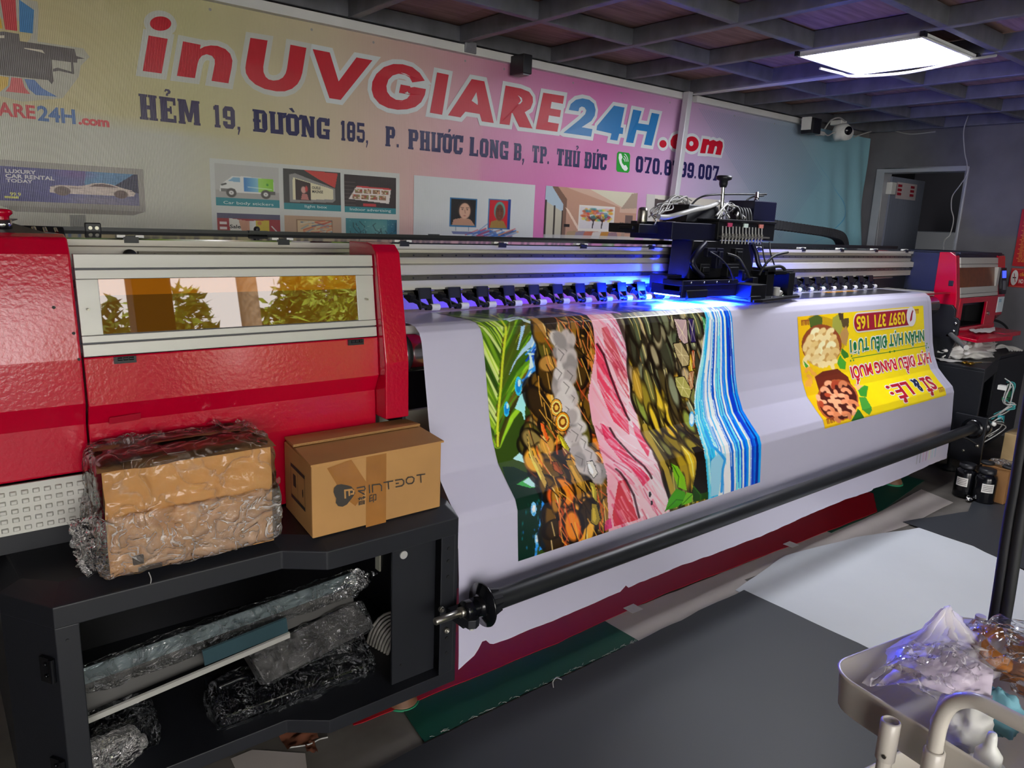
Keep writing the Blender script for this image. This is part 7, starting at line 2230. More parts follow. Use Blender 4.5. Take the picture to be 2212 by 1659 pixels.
sheet_patch(w3_, [(.218, 1.83, .80), (.262, 1.80, .79), (.24, 1.80, .70), (.235, 1.82, .69)], 10, 16, .01, 12, 14)
w3_.tube(smooth_path([(.235, 1.81, .72), (.238, 1.805, .70), (.242, 1.80, .688), (.25, 1.79, .678)]), [.008 - .0005 * (k % 3) * 2 for k in range(25)], 7)
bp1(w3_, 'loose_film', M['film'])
w4_ = MB()
sheet_patch(w4_, [(.56, 1.94, .955), (.665, 1.945, .95), (.70, 1.86, .92), (.66, 1.78, .945)], 16, 16, .016, 9, 17)
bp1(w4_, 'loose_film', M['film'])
w4_ = MB()
sheet_patch(w4_, [(.285, 1.94, .945), (.45, 1.94, .955), (.45, 1.86, .95), (.28, 1.86, .945)], 16, 12, .01, 9, 19)
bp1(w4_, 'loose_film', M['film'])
w4_ = MB()
sheet_patch(w4_, [(.66, 1.75, .80), (.695, 1.80, .83), (.70, 1.82, .74), (.672, 1.75, .72)], 12, 14, .012, 10, 23)
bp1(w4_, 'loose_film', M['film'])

# ================================================================ floor coverings
def mat_sheet(name, pts, z, material, label, cat, rag=.004, th=.002):
    out = []
    for i in range(len(pts)):
        a, b = pts[i], pts[(i + 1) % len(pts)]
        L = math.hypot(b[0] - a[0], b[1] - a[1])
        k = max(1, int(L / .06))
        for j in range(k):
            t = j / k
            x, y = a[0] + (b[0] - a[0]) * t, a[1] + (b[1] - a[1]) * t
            out.append((x + rag * fbm(x * 8, y * 8, z * 500), y + rag * fbm(x * 9 + 4, y * 9, z * 400)))
    o = MB().prism(out, 'z', z, z + th).build(name, material, origin=(pts[0][0], pts[0][1], z))
    return tag(o, label, cat)


M['vin_red'] = mat('red_vinyl', '#a8101f', .4, 0, .06, 4)
M['vin_green'] = mat('green_mat', '#0a4a3a', .5, 0, .1, 5, .1, 60, .001)
M['vin_dark'] = mat('dark_grey_mat', '#34373c', .5, 0, .08, 1.2, .12, 5, .004)
M['vin_white'] = mat('white_floor_vinyl', '#cfd3d8', .38, 0, .05, 1.5, .3, 5, .01)
M['vin_pale'] = mat('dull_white_vinyl', '#b9b0aa', .5, 0, .12, 2.5, .3, 5, .01)
mat_sheet('floor_vinyl', [(.925, 1.775), (1.7, 1.757), (2.31, 1.775), (3.2, 1.735), (4.05, 1.705), (4.33, 1.86), (4.3, 2.3), (.9, 2.3), (.9, 1.78)], .0062, M['vin_red'], 'strip of red vinyl on the floor under the hanging white sheet', 'vinyl strip')
for i, (px_, lab) in enumerate(((2.085, 'small white paper tab on the red vinyl strip near the green mat'), (3.2, 'small white paper tab on the red vinyl strip at mid length'))):
    y_ = 1.76 if i == 0 else 1.733
    mat_sheet('paper_tab', [(px_, y_ - .02), (px_ + .06, y_ - .022), (px_ + .06, y_ + .03), (px_, y_ + .03)], .0088, M['bag_white'], lab, 'paper tab', .001, .0006)
mat_sheet('green_mat', [(1.032, 1.60), (1.96, 1.6), (1.958, 1.80), (1.06, 1.80)], .004, M['vin_green'], 'dark green mat on the floor between the grey mat and the red vinyl', 'mat')
mat_sheet('green_mat', [(3.55, 1.70), (4.1, 1.7), (4.86, 1.79), (4.86, 2.3), (3.55, 2.3)], .0035, M['vin_green'], 'dark green mat under the far end of the printed sheet', 'mat')
gm = mat_sheet('floor_mat', [(-1.4, 1.53), (.88, 1.579), (1.0, 1.588), (2.628, 1.6), (2.626, .6), (2.6, -2.0), (-1.4, -2.0)], .0065, M['vin_dark'], 'large dark grey mat covering the floor in front of the printer', 'mat', .006)
mat_sheet('floor_vinyl', [(1.93, 1.58), (2.7, 1.56), (2.72, 1.66), (4.0, 1.52), (4.6, 1.52), (4.68, 1.73), (4.1, 1.7), (3.2, 1.74), (1.96, 1.78)], .0015, M['vin_pale'], 'dull white vinyl strip on the floor along the red strip', 'vinyl strip')
mat_sheet('floor_vinyl', [(2.6, 1.62), (3.1, 1.69), (3.6, 1.6), (4.06, 1.45), (4.03, 1.25), (3.92, .98), (3.72, .6), (3.3, -.4), (2.6, -.4)], .0042, M['vin_white'], 'bright white vinyl sheet on the floor right of the grey mat', 'vinyl sheet')
mat_sheet('floor_mat', [(4.02, 1.555), (4.5, 1.41), (4.9, 1.5), (6.4, 1.5), (6.4, -1.8), (2.9, -1.8), (3.4, -.4), (3.82, .7), (4.0, 1.2)], .0065, M['vin_dark'], 'second dark grey mat on the floor by the right-hand cabinet', 'mat', .006)
fr1 = MB()
fib = random.Random(4)
for k in range(60):
    x = 1.05 + .9 * fib.random()
    y = 1.598 + .006 * fib.random()
    a = fib.uniform(-.6, .6)
    fr1.tube([(x, y, .009), (x + .006 * math.cos(a), y + .006 * math.sin(a), .011), (x + .014 * math.cos(a), y + .013 * math.sin(a), .009)], .0006, 4)
fr1.tube(smooth_path([(1.5082, 1.5656, 0.01), (1.5187, 1.5797, 0.02), (1.5365, 1.583, 0.025), (1.5598, 1.5821, 0.01)]), .0018, 6)
tag(fr1.build('loose_threads', M['cable_white']), 'pale loose threads along the far edge of the grey mat', 'threads', kind='stuff')
mat_sheet('paper_sheet', [(.55, 1.70), (.70, 1.66), (.735, 1.76), (.62, 1.86), (.56, 1.86)], .001, M['vin_pale'], 'pale sheet lying on the concrete under the cabinet edge', 'paper', .002, .001)
sc_ = MB()
sheet_patch(sc_, [(.70, 1.80, .004), (.79, 1.79, .004), (.80, 1.86, .022), (.70, 1.88, .006)], 10, 8, .006, 9, 3)
sheet_patch(sc_, [(.74, 1.76, .004), (.765, 1.74, .004), (.775, 1.79, .006), (.75, 1.80, .006)], 6, 6, .004, 9, 6)
tag(sc_.build('cardboard_scrap', mat('torn_brown_scrap', '#6b3d28', .8, 0, .2, 20)), 'torn brown scrap on the concrete beside the cabinet foot', 'scrap')
ws = MB().tube(smooth_path([(0.708, 1.8052, 0.004), (0.7557, 1.7826, 0.006), (0.7895, 1.7879, 0.004), (0.8141, 1.7817, 0.004)]), .0022, 6)
tag(ws.build('wire', M['cable_white']), 'thin white wire on the concrete below the cabinet', 'wire')
M['vin_dark2'] = M['vin_dark']


# ================================================================ right base cabinet and what stands round it
rc = thing('base_cabinet', 'dark steel cabinet at the far right end of the printer, white bag on top', 'cabinet', (5.6, 2.0, 0))
zt2 = .72
ro = [(5.15, 1.655), (5.85, 1.80), (6.4, 1.80), (6.4, 2.5), (5.15, 2.5)]
rp = lambda mb, name, mats, parent=None, **k: mb.build(name, mats, parent if parent is not None else rc, **k)
rp(MB().prism(ro, 'z', zt2 - .02, zt2), 'top', M['black'], bevel=.003)
rp(MB().prism([(5.15, 1.655), (5.165, 1.66), (5.165, 2.5), (5.15, 2.5)], 'z', .12, zt2 - .02).box((5.145, 1.9, .5), (5.15, 1.91, .51)), 'left_side', M['black'], bevel=.002)
rp(MB().prism([(5.165, 1.66), (5.23, 1.674), (5.23, 1.689), (5.165, 1.675)], 'z', .12, zt2 - .02).prism([(5.23, 1.674), (5.8, 1.79), (5.8, 1.805), (5.23, 1.689)], 'z', zt2 - .1, zt2 - .02).prism([(5.8, 1.79), (6.4, 1.8), (6.4, 1.815), (5.8, 1.805)], 'z', .12, zt2 - .02).prism([(5.23, 1.674), (5.8, 1.79), (5.8, 1.805), (5.23, 1.689)], 'z', .12, .3), 'front_panel', M['black'], bevel=.002)
rp(MB().prism([(5.16, 1.67), (6.4, 1.815), (6.4, 2.5), (5.16, 2.5)], 'z', .12, .14), 'floor_plate', M['black'])
rp(MB().box((5.165, 2.4, .14), (6.4, 2.42, zt2 - .02)), 'back_panel', M['black_plastic'])
pl_ = MB().box((5.04, 1.56, .14), (5.06, 1.74, .44)).box((5.06, 1.64, .2), (5.16, 1.7, .4))
plp = rp(pl_, 'shaft_plate', M['black'], bevel=.003)
rp(MB().lathe([(0, 0), (.008, 0), (.008, .008), (0, .009)], (5.04, 1.66, .21), (-1, 0, 0), 12), 'bolt', M['steel'], plp)
rp(MB().tube(smooth_path([(5.03, 1.7, .30), (5.0, 1.62, .29), (4.99, 1.57, .28)]), .004).lathe([(0, 0), (.011, 0), (.012, .02), (0, .024)], (4.99, 1.575, .26), (0, 0, 1), 12), 'lever', M['steel'], plp)
for x, y in ((5.25, 1.8), (6.2, 1.95)):
    rp(MB().lathe([(0, .12), (.014, .12), (.014, .04), (.04, .03), (.045, .002), (0, .002)], (x, y, 0)), 'leveling_foot', M['rubber'])
mf = MB().lathe([(0, .16), (.015, .16), (.015, .06), (.04, .05), (.055, .02), (.055, .002), (0, .002)], (4.62, 1.88, 0))
mfp = mf.build('leveling_foot', mat('brown_foot', '#6a4a34', .6), pr)
MB().lathe([(.055, .012), (.06, .012), (.06, .001), (.055, .001)], (4.62, 1.88, .003)).build('green_pad', mat('green_foot_pad', '#1f7a55', .6), mfp)
MB().box((4.6, 1.92, .1), (4.68, 2.3, 1.0)).build('leg', M['black'], pr)
MB().box((1.3, 2.2, .1), (1.38, 2.4, 1.0)).build('leg', M['black'], pr)
# open electronics in its front
ec = (5.3, 1.5553, 0.5997)
el = MB()
el.box((5.28, ec[1] - .02, ec[2] - .05), (5.33, ec[1] + .005, ec[2] + .03), 0).box((5.27, ec[1] - .01, ec[2] - .075), (5.31, ec[1] + .02, ec[2] - .055), 0).box((5.26, ec[1] + .002, ec[2] - .01), (5.3, ec[1] + .05, ec[2] + .018), 2).box((5.27, ec[1] - .02, ec[2] - .01), (5.29, ec[1] - .005, ec[2] + .01), 1)
elp = rp(el, 'circuit_board', [mat('green_board', '#2f7a4f', .5, 0, .3, 60), M['black_plastic'], M['white_plastic']])
w0 = [Vector(p) for p in [(5.3, 1.5792, 0.65), (5.28, 1.544, 0.6345), (5.27, 1.5443, 0.5261), (5.28, 1.5171, 0.5001), (5.27, 1.55, 0.4635), (5.26, 1.5842, 0.4323), (5.25, 1.6198, 0.4068)]]
rg = random.Random(9)
for k in range(9):
    i0 = k % 3
    pts = [p + Vector((rg.uniform(-.02, .02), rg.uniform(-.02, .02), rg.uniform(-.015, .015))) for p in w0[i0:i0 + 5]]
    rp(MB().tube(smooth_path(pts, 5), .0038, 6), 'wire', M['cable_white'] if k % 4 else mat('teal_wire_%d' % k, '#2f8a8a', .5), elp)
tc_ = (5.27, 1.5572, 0.4093)
rp(MB().box((5.25, tc_[1] - .015, tc_[2] - .025), (5.28, tc_[1] + .015, tc_[2] + .02)), 'teal_connector', mat('teal_connector', '#2a8f96', .5), elp)
dsc = thing('drive_motor', 'small black motor with loose wires at the far end of the take-up tube', 'motor', (5.13, 1.6, .3))
MB().lathe([(0, 0), (.05, 0), (.055, .01), (.055, .05), (.04, .06), (0, .06)], (5.065, 1.6, .372), (1, 0, 0), 24).build('housing', M['black_gloss'], dsc)
MB().ball((5.1, 1.54, .4), .014).build('white_connector', M['white_plastic'], dsc)
for k in range(5):
    MB().tube(smooth_path([(5.1, 1.55, .41), (5.14 + .03 * k, 1.52, .44 - .02 * k), (5.22, 1.54 + .02 * k, .36 - .03 * k), (5.14, 1.58, .31)], 6), .0035, 6).build('wire', M['rubber'] if k % 2 else M['cable_white'], dsc)

tpw = MB()
sheet_patch(tpw, [(5.5, 1.86, .896), (5.75, 1.83, .896), (5.95, 1.9, .905), (5.6, 1.94, .9)], 12, 8, .006, 8, 3)
tag(tpw.build('tissue', M['bag_white']), 'white tissue lying on the red drip tray', 'tissue')
# on the right cabinet: bag, tube, scissors, paper, bottle
wbag = MB()


def lump(mb, c, r, seed, amp=.25, n=30, m=0, fr=2.2, flat=None):
    def fn(u, v):
        t, p = PI * v, 2 * PI * u
        d = Vector((math.sin(t) * math.cos(p), math.sin(t) * math.sin(p), math.cos(t)))
        k = 1 + amp * fbm(d.x * fr + seed, d.y * fr, d.z * fr + seed) + amp * .35 * abs(fbm(d.x * fr * 4 + seed, d.y * fr * 4, d.z * fr * 4))
        z = c[2] + d.z * r[2] * k
        if flat is not None:
            z = max(z, flat)
        return (c[0] + d.x * r[0] * k, c[1] + d.y * r[1] * k, z)
    mb.grid(fn, n, n // 2 + 4, m)
    return mb


lump(wbag, (5.62, 1.93, .77), (.24, .12, .06), 3.0, .5, 44, fr=2.5, flat=.7205)
lump(wbag, (5.42, 1.95, .77), (.12, .08, .05), 8.0, .5, 32, fr=2.5, flat=.7205)
tag(wbag.build('plastic_bag', M['bag_white'], weld=True), 'crumpled white plastic bag lying on the right-hand cabinet', 'plastic bag')
cb2 = MB()
lump(cb2, (5.88, 2.0, .78), (.13, .09, .065), 14.0, .5, 30, fr=2.6, flat=.7205)
tag(cb2.build('clear_bag', film_mat('clear_bag_film', '#b8b0b4', .3, .15, .8, 20, .8)), 'clear crumpled bag behind the small bottle on the right-hand cabinet', 'plastic bag')
ctb = MB().tube([(5.2773, 1.93, 0.8895), (5.0307, 1.74, 0.8518)], .016, 20)
tag(ctb.build('chrome_tube', mat('satin_chrome', '#d0cfca', .3, .8)), 'short chrome tube sticking out below the red drip tray', 'tube')
scs = thing('scissors', 'pair of brass-handled scissors lying on the edge of the right-hand cabinet', 'scissors', (5.3, 1.76, .721))
for s in (-1, 1):
    MB().tube([(5.27 + .03 * math.cos(t) - .02, 1.79 + s * .017 + .014 * math.sin(t), .728) for t in np.linspace(0, 6.28, 16)], .006, 8).build('handle', M['brass'], scs)
    MB().loft([[(5.27, 1.785 + s * .005, .724), (5.45, 1.725 - s * .004, .724), (5.45, 1.728 - s * .004, .724), (5.28, 1.797 + s * .005, .724)], [(5.27, 1.785 + s * .005, .73), (5.45, 1.725 - s * .004, .727), (5.45, 1.728 - s * .004, .727), (5.28, 1.797 + s * .005, .73)]]).build('blade', M['brass'] if s < 0 else M['steel'], scs)
pw = MB()
sheet_patch(pw, [(5.17, 1.93, .726), (5.26, 1.80, .724), (5.34, 1.86, .724), (5.25, 2.0, .73)], 10, 10, .004, 6, 2)
tag(pw.build('paper_sheet', M['bag_white']), 'white paper curling on the left edge of the right-hand cabinet', 'paper')
bt = thing('squeeze_bottle', 'small clear bottle with a white nozzle on the right-hand cabinet', 'bottle', (5.87, 1.88, zt2))
MB().lathe([(0, 0), (.03, 0), (.032, .01), (.032, .085), (.012, .105), (.012, .11), (0, .11)], (5.87, 1.88, zt2 + .0005)).build('body', film_mat('clear_bottle', '#b9bcc0', .35, .1, .1, 8), bt)
MB().lathe([(0, 0), (.014, 0), (.013, .018), (.005, .024), (.003, .05), (0, .05)], (5.87, 1.88, zt2 + .108)).build('nozzle', M['white_plastic'], bt)
gl_ = MB()
for k in range(6):
    gl_.tube(smooth_path([(5.95, 1.9 + .01 * k, .73), (6.03 + .01 * k, 1.87, .775 - .004 * k), (6.12 + .02 * k, 1.85, .75), (6.17 + .02 * k, 1.85 - .01 * k, .726)], 6), .007, 6)
tag(gl_.build('cloth_strips', M['bag_white'], weld=True), 'bundle of pale cloth strips at the end of the right-hand cabinet', 'cloth')
rgp = MB().tube(smooth_path([(6.05, 2.1, .9), (6.2, 2.0, .93), (6.33, 1.95, .88), (6.36, 1.93, .8)]), .009)
tag(rgp.build('black_cable', M['rubber']), 'black cable looping behind the red drip tray to the wall', 'cable')

# on the floor by the right cabinet
def ink_bottle(x, y, r, h, lab, turn):
    t = thing('ink_bottle', lab, 'bottle', (x, y, 0.009))
    z0 = .009
    MB().lathe([(0, 0), (r, 0), (r * 1.03, .006), (r * 1.03, h * .72), (r * .95, h * .8), (r * .72, h * .84), (r * .72, h * .86), (0, h * .86)], (x, y, z0), n=30).build('body', M['black_gloss'], t)
    MB().lathe([(0, 0), (r * .8, 0), (r * .82, .004), (r * .8, h * .13), (r * .7, h * .14), (0, h * .14)], (x, y, z0 + h * .86), n=26).build('cap', M['black_plastic'], t)
    lb = MB()
    for i in range(9):
        pass
    a0, a1 = turn - .55, turn + .55
    n_ = 10
    R_ = r * 1.045
    lb.add([(x + R_ * math.cos(a0 + (a1 - a0) * i / n_), y + R_ * math.sin(a0 + (a1 - a0) * i / n_), z) for i in range(n_ + 1) for z in (z0 + h * .34, z0 + h * .6)], [(2 * i, 2 * i + 2, 2 * i + 3, 2 * i + 1) for i in range(n_)])
    for k in range(4):
        R2 = R_ + .0006
        zz = z0 + h * (.39 + .05 * k)
        lb.add([(x + R2 * math.cos(a0 + .1 + (a1 - a0 - .2) * i / n_), y + R2 * math.sin(a0 + .1 + (a1 - a0 - .2) * i / n_), z) for i in range(n_ + 1) for z in (zz, zz + h * .014)], [(2 * i, 2 * i + 2, 2 * i + 3, 2 * i + 1) for i in range(n_)], 1)
    lb.build('label', [M['bag_white'], M['ink']], t, fixn=False)
    return t


ink_bottle(4.775, 1.535, .055, .2, 'black ink bottle on the floor, nearer the printer, its label turned aside', PI * 1.0)
ink_bottle(4.765, 1.425, .055, .2, 'black ink bottle on the floor beside the small brown carton', PI * 1.18)
fo2 = MB()
lump(fo2, (4.71, 1.478, .022), (.03, .018, .012), 4, .6, 16)
tag(fo2.build('foil_scrap', M['chrome'], weld=True), 'scrap of crumpled foil between the two ink bottles', 'foil')
cbx = thing('cardboard_box', 'small brown carton on the floor beside the ink bottles', 'box', (4.88, 1.37, .009))
MB().loft([[(4.80, 1.33, .0095), (4.93, 1.325, .0095), (4.95, 1.47, .0095), (4.81, 1.475, .0095)], [(4.80, 1.33, .215), (4.93, 1.325, .215), (4.95, 1.47, .215), (4.81, 1.475, .215)]]).build('body', M['card_dark'], cbx, bevel=.003)
MB().loft([[(4.795, 1.325, .216), (4.94, 1.32, .216), (4.955, 1.475, .216), (4.8, 1.48, .216)], [(4.795, 1.325, .22), (4.94, 1.32, .22), (4.955, 1.475, .22), (4.8, 1.48, .22)]]).build('lid', M['card_dark'], cbx)
jk = MB()
lump(jk, (4.87, 1.39, .238), (.06, .05, .014), 2, .6, 22, flat=.2205)
tag(jk.build('clear_bag', M['film_dark'], weld=True), 'clear crumpled bag on the lid of the small brown carton', 'plastic bag')
for i, (x, y, lab) in enumerate(((4.82, 1.45, 'black tape roll on the carton, nearer the cabinet'), (4.84, 1.345, 'black tape roll on the carton, at its front edge'))):
    tag(MB().lathe([(.02, 0), (.035, 0), (.035, .014), (.02, .014)], (x, y, .2205)).build('tape_roll', M['rubber']), lab, 'tape roll')
bb_ = MB().box((5.3, 1.4549 - .15, .009), (5.6, 1.5322, 0.318)).build('cardboard_box', mat('pale_carton', '#a98f66', .8, 0, .15, 8), bevel=.004, origin=(5.55, 1.45, .009))
tag(bb_, 'pale cardboard carton standing on the floor below the right-hand cabinet', 'box')

# ================================================================ notices, camera and wires at the right end
nt_ = MB()
NR = lin('#b3161f')
xw = 6.588
Q = [(2.0573, 1.7429), (2.0684, 1.32), (1.9829, 1.319)]
yl, zt_, zb2 = (Q[0][0] + Q[1][0]) / 2, Q[0][1], Q[1][1]
yr = yl - .32
nf = lambda d: (lambda u, v: (xw - d, u, v))
nt_.box((xw, yr, zb2), (xw + .008, yl, zt_), 0, NR)
nt_.c = [NR] * len(nt_.v)
k = 0
zz = zt_ - .03
rg = random.Random(12)
nt_.poly(ell(yl - .055, zt_ - .05, .022, .022, 14), nf(.0006), 0, lin('#d9a32a'))
nt_.poly([(yl - .025, zt_ - .1), (yr + .03, zt_ - .1), (yr + .03, zt_ - .085), (yl - .025, zt_ - .085)], nf(.0006), 0, lin('#d9a02c'))
for k in range(24):
    z = zt_ - .125 - k * .0115
    if z < zb2 + .02:
        break
    w_ = rg.uniform(.2, .27)
    x0 = yl - .02 - (.012 if k % 3 else 0)
    while x0 > yl - w_:
        l = rg.uniform(.012, .035)
        nt_.poly([(x0, z), (x0 - l, z), (x0 - l, z + .005), (x0, z + .005)], nf(.0006), 0, lin('#d98a3a'))
        x0 -= l + .006
M['notice'] = print_mat('printed_board', .4)
tag(nt_.build('notice_board', M['notice'], colors=True), 'red notice board with small yellow lines of text on the cement wall', 'notice board')
ns = MB()
Q = [(2.0681, 1.299), (1.9836, 1.3086), (1.9763, 1.1702), (2.057, 1.1523)]
y0_, y1_, z1_, z0_ = (Q[0][0] + Q[3][0]) / 2, Q[1][0] - .12, (Q[0][1] + Q[1][1]) / 2, (Q[2][1] + Q[3][1]) / 2
ns.box((xw, y1_, z0_), (xw + .006, y0_, z1_), 0, NR)
ns.c = [NR] * len(ns.v)
hh_ = z1_ - z0_
cy_ = y0_ - .03
ns.poly(ell(cy_, z0_ + hh_ * .5, .024, .058, 22), nf(.0006), 0, lin('#d9d6d2'))
ns.poly([(cy_ + .012, z0_ + hh_ * .47), (cy_ - .012, z0_ + hh_ * .47), (cy_ - .012, z0_ + hh_ * .53), (cy_ + .012, z0_ + hh_ * .53)], nf(.0012), 0, lin('#26262a'))
ns.poly([(cy_ + .008, z0_ + hh_ * .72), (cy_ + .004, z0_ + hh_ * .74), (cy_ - .012, z0_ + hh_ * .28), (cy_ - .008, z0_ + hh_ * .26)], nf(.0016), 0, NR)
for s_, a, b, c in (('CẤM HÚT THUỐC', .6, .82, '#e0a92c'), ('NO SMOKING', .22, .45, '#e0d6cc')):
    vs_, fs_ = text2d(s_, .03)
    ns.flat([(y0_ - .062 - u * (y0_ - y1_ - .075), z0_ + hh_ * (a + v * (b - a))) for u, v in vs_], fs_, nf(.0008), 0, lin(c))
for za, zb3 in ((.03, .07), (.93, .97)):
    ns.poly([(y0_ - .005, z0_ + hh_ * za), (y1_ + .005, z0_ + hh_ * za), (y1_ + .005, z0_ + hh_ * zb3), (y0_ - .005, z0_ + hh_ * zb3)], nf(.0004), 0, lin('#c95a4a'))
tag(ns.build('no_smoking_sign', M['notice'], colors=True), 'small red no-smoking sign below the notice board', 'sign')
sc = thing('security_camera', 'white security camera under the joists at the right end of the banner', 'camera', (5.95, 3.1, 2.3))
cpos = (5.719, 3.05, 2.2754)
cx, cz = cpos[0], cpos[2]
MB().lathe([(0, 0), (.05, .005), (.065, .03), (.068, .08), (.06, .11), (0, .112)], (cx, 3.11, cz + .055), (0, -.25, -1), 26).build('dome', M['white_plastic'], sc)
hdp = MB().lathe([(0, 0), (.03, .0), (.05, .012), (.056, .04), (.05, .075), (.0, .08)], (cx + .01, 3.1, cz - .005), (-.45, -.85, -.15), 26).build('head', M['white_plastic'], sc)
MB().lathe([(0, 0), (.03, 0), (.033, .006), (.03, .012), (0, .014)], (cx + .01 - .034, 3.1 - .064, cz - .005 - .01 + .018), (-.45, -.85, -.15), 22).build('lens', M['black_gloss'], hdp)
MB().box((cx - .04, 3.09, cz + .05), (cx + .05, 3.18, 2.362)).build('bracket', M['white_plastic'], sc, bevel=.006)
ad = (5.3711, 3.16, 2.2829)
at_ = thing('power_adapter', 'dark power adapter hanging by the end of the white channel', 'adapter', ad)
MB().box((ad[0] - .06, 3.1, ad[2] - .055), (ad[0] + .05, 3.2, ad[2] + .055)).build('housing', M['black_plastic'], at_, bevel=.006)
MB().box((ad[0] - .075, 3.12, ad[2] - .03), (ad[0] - .06, 3.19, ad[2] + .06)).build('plug', M['white_plastic'], at_)
MB().box((ad[0] + .09, 3.12, ad[2] - .055), (ad[0] + .15, 3.17, ad[2] - .025)).build('junction', M['cable_white'], at_, bevel=.004)
for pts, lab in (([(5.5056, 3.12, 2.2763), (5.5389, 3.1, 2.3386), (5.6063, 3.08, 2.3656), (5.6769, 3.08, 2.3614), (5.7632, 3.1, 2.3509)], 'thin pale cable arching into the security camera'), ([(5.5112, 3.13, 2.2533), (5.5648, 3.12, 2.2368), (5.6328, 3.11, 2.2643), (5.7583, 3.12, 2.2714)], 'thin pale cable sagging left of the security camera'),
                 ([(5.9205, 3.1, 2.2581), (6.0464, 3.1, 2.2927), (6.1764, 3.1, 2.325), (6.5, 3.2606, 2.3699), (6.55, 3.1921, 2.3886), (6.57, 3.1155, 2.3767), (6.58, 3.0243, 2.3496), (6.58, 2.9326, 2.3368), (6.58, 2.7683, 2.3439)], 'pale cable running from the camera along the top of the cement wall')):
    tag(MB().tube(smooth_path(pts), .0055, 7).build('camera_cable', M['cable_white']), lab, 'cable')
hw = MB().tube(smooth_path([(6.45, 2.4948, 2.43), (6.45, 2.5087, 2.3167), (6.45, 2.476, 2.1583), (6.45, 2.4471, 2.0744), (6.45, 2.438, 1.991), (6.45, 2.4702, 1.9162), (6.45, 2.5138, 1.8318), (6.45, 2.5074, 1.7379), (6.45, 2.4779, 1.6526), (6.45, 2.4851, 1.5402), (6.45, 2.5158, 1.4167), (6.45, 2.35, .9), (6.45, 2.4, .0)]), .004, 6)
tag(hw.build('hanging_wire', M['cable_white']), 'thin pale wire hanging from the joists in front of the doorway', 'wire')
for i, lab in enumerate(('black rubber hose hanging at the right edge, the left one of two', 'black rubber hose hanging at the right edge, the right one of two')):
    P = ([(1.85, 0.4999, 1.1528), (1.85, 0.4956, 0.9749), (1.85, 0.4943, 0.8771), (1.85, 0.4863, 0.6535)], [(1.85, 0.48, 1.1572), (1.85, 0.4762, 0.9809), (1.85, 0.4746, 0.8842), (1.85, 0.4671, 0.6626)])[i]
    P = [(P[0][0], P[0][1] + .015, 2.36), (P[0][0], P[0][1] + .01, 1.9)] + list(P) + [(P[3][0], P[3][1] - .005, .25), (P[3][0], P[3][1], .009)]
    tag(MB().tube(smooth_path(P, 6), .0128, 14).build('black_hose', M['rubber']), lab, 'hose', 'twin hanging hoses')

# ================================================================ trolley
M['cream'] = mat('cream_enamel', '#d6cfc3', .35, 0, .04, 5, coat=.3)
tr = thing('utility_cart', 'cream metal trolley heaped with plastic bags at the lower right', 'trolley', (1.45, .4, .0))
tp = lambda mb, name, mats, parent=None, **k: mb.build(name, mats, parent if parent is not None else tr, **k)
ca_, cb_ = Vector((.985, -.174)), Vector((-.174, -.985))
C0 = Vector((1.309, .602))
LA, LB_ = .47, .36


def rr(inset, n=7, rad=.06):
    r_ = max(.01, rad - inset)
    pts = []
    for (u, v), s0 in (((inset + r_, inset + r_), PI), ((LA - inset - r_, inset + r_), 1.5 * PI), ((LA - inset - r_, LB_ - inset - r_), 0), ((inset + r_, LB_ - inset - r_), .5 * PI)):
        for k in range(n):
            t = s0 + .5 * PI * k / (n - 1)
            a, b = u + r_ * math.cos(t), v + r_ * math.sin(t)
            p = C0 + ca_ * a + cb_ * b
            pts.append((p.x, p.y))
    return pts


def tray(zr, d, name):
    mb = MB()
    R = [[(x, y, zr - d) for x, y in rr(.02)], [(x, y, zr - d + .012) for x, y in rr(.006)], [(x, y, zr - .006) for x, y in rr(0)], [(x, y, zr) for x, y in rr(-.004)], [(x, y, zr + .003) for x, y in rr(.0)], [(x, y, zr) for x, y in rr(.004)], [(x, y, zr - d + .012) for x, y in rr(.01)], [(x, y, zr - d + .004) for x, y in rr(.024)]]
    mb.loft(R, 0, True, True)
    return tp(mb, name, M['cream'])


tray(.68, .085, 'top_tray')
tray(.38, .085, 'middle_tray')
tray(.14, .085, 'bottom_tray')


def post(pos, top, name='post'):
    x, y = pos
    p = tp(MB().cyl((x, y, .03), (x, y, top), .0125, 18), name, M['cream'])
    tp(MB().lathe([(.0135, 0), (.0165, .002), (.0165, .075), (.0135, .078), (.0128, .077), (.0128, 0)], (x, y, top - .065), n=20), 'sleeve', M['cream'], p)
    tp(MB().cyl((x - .0175, y - .004, top - .05), (x - .012, y - .004, top - .05), .004, 10), 'screw', M['steel'], p)
    return p


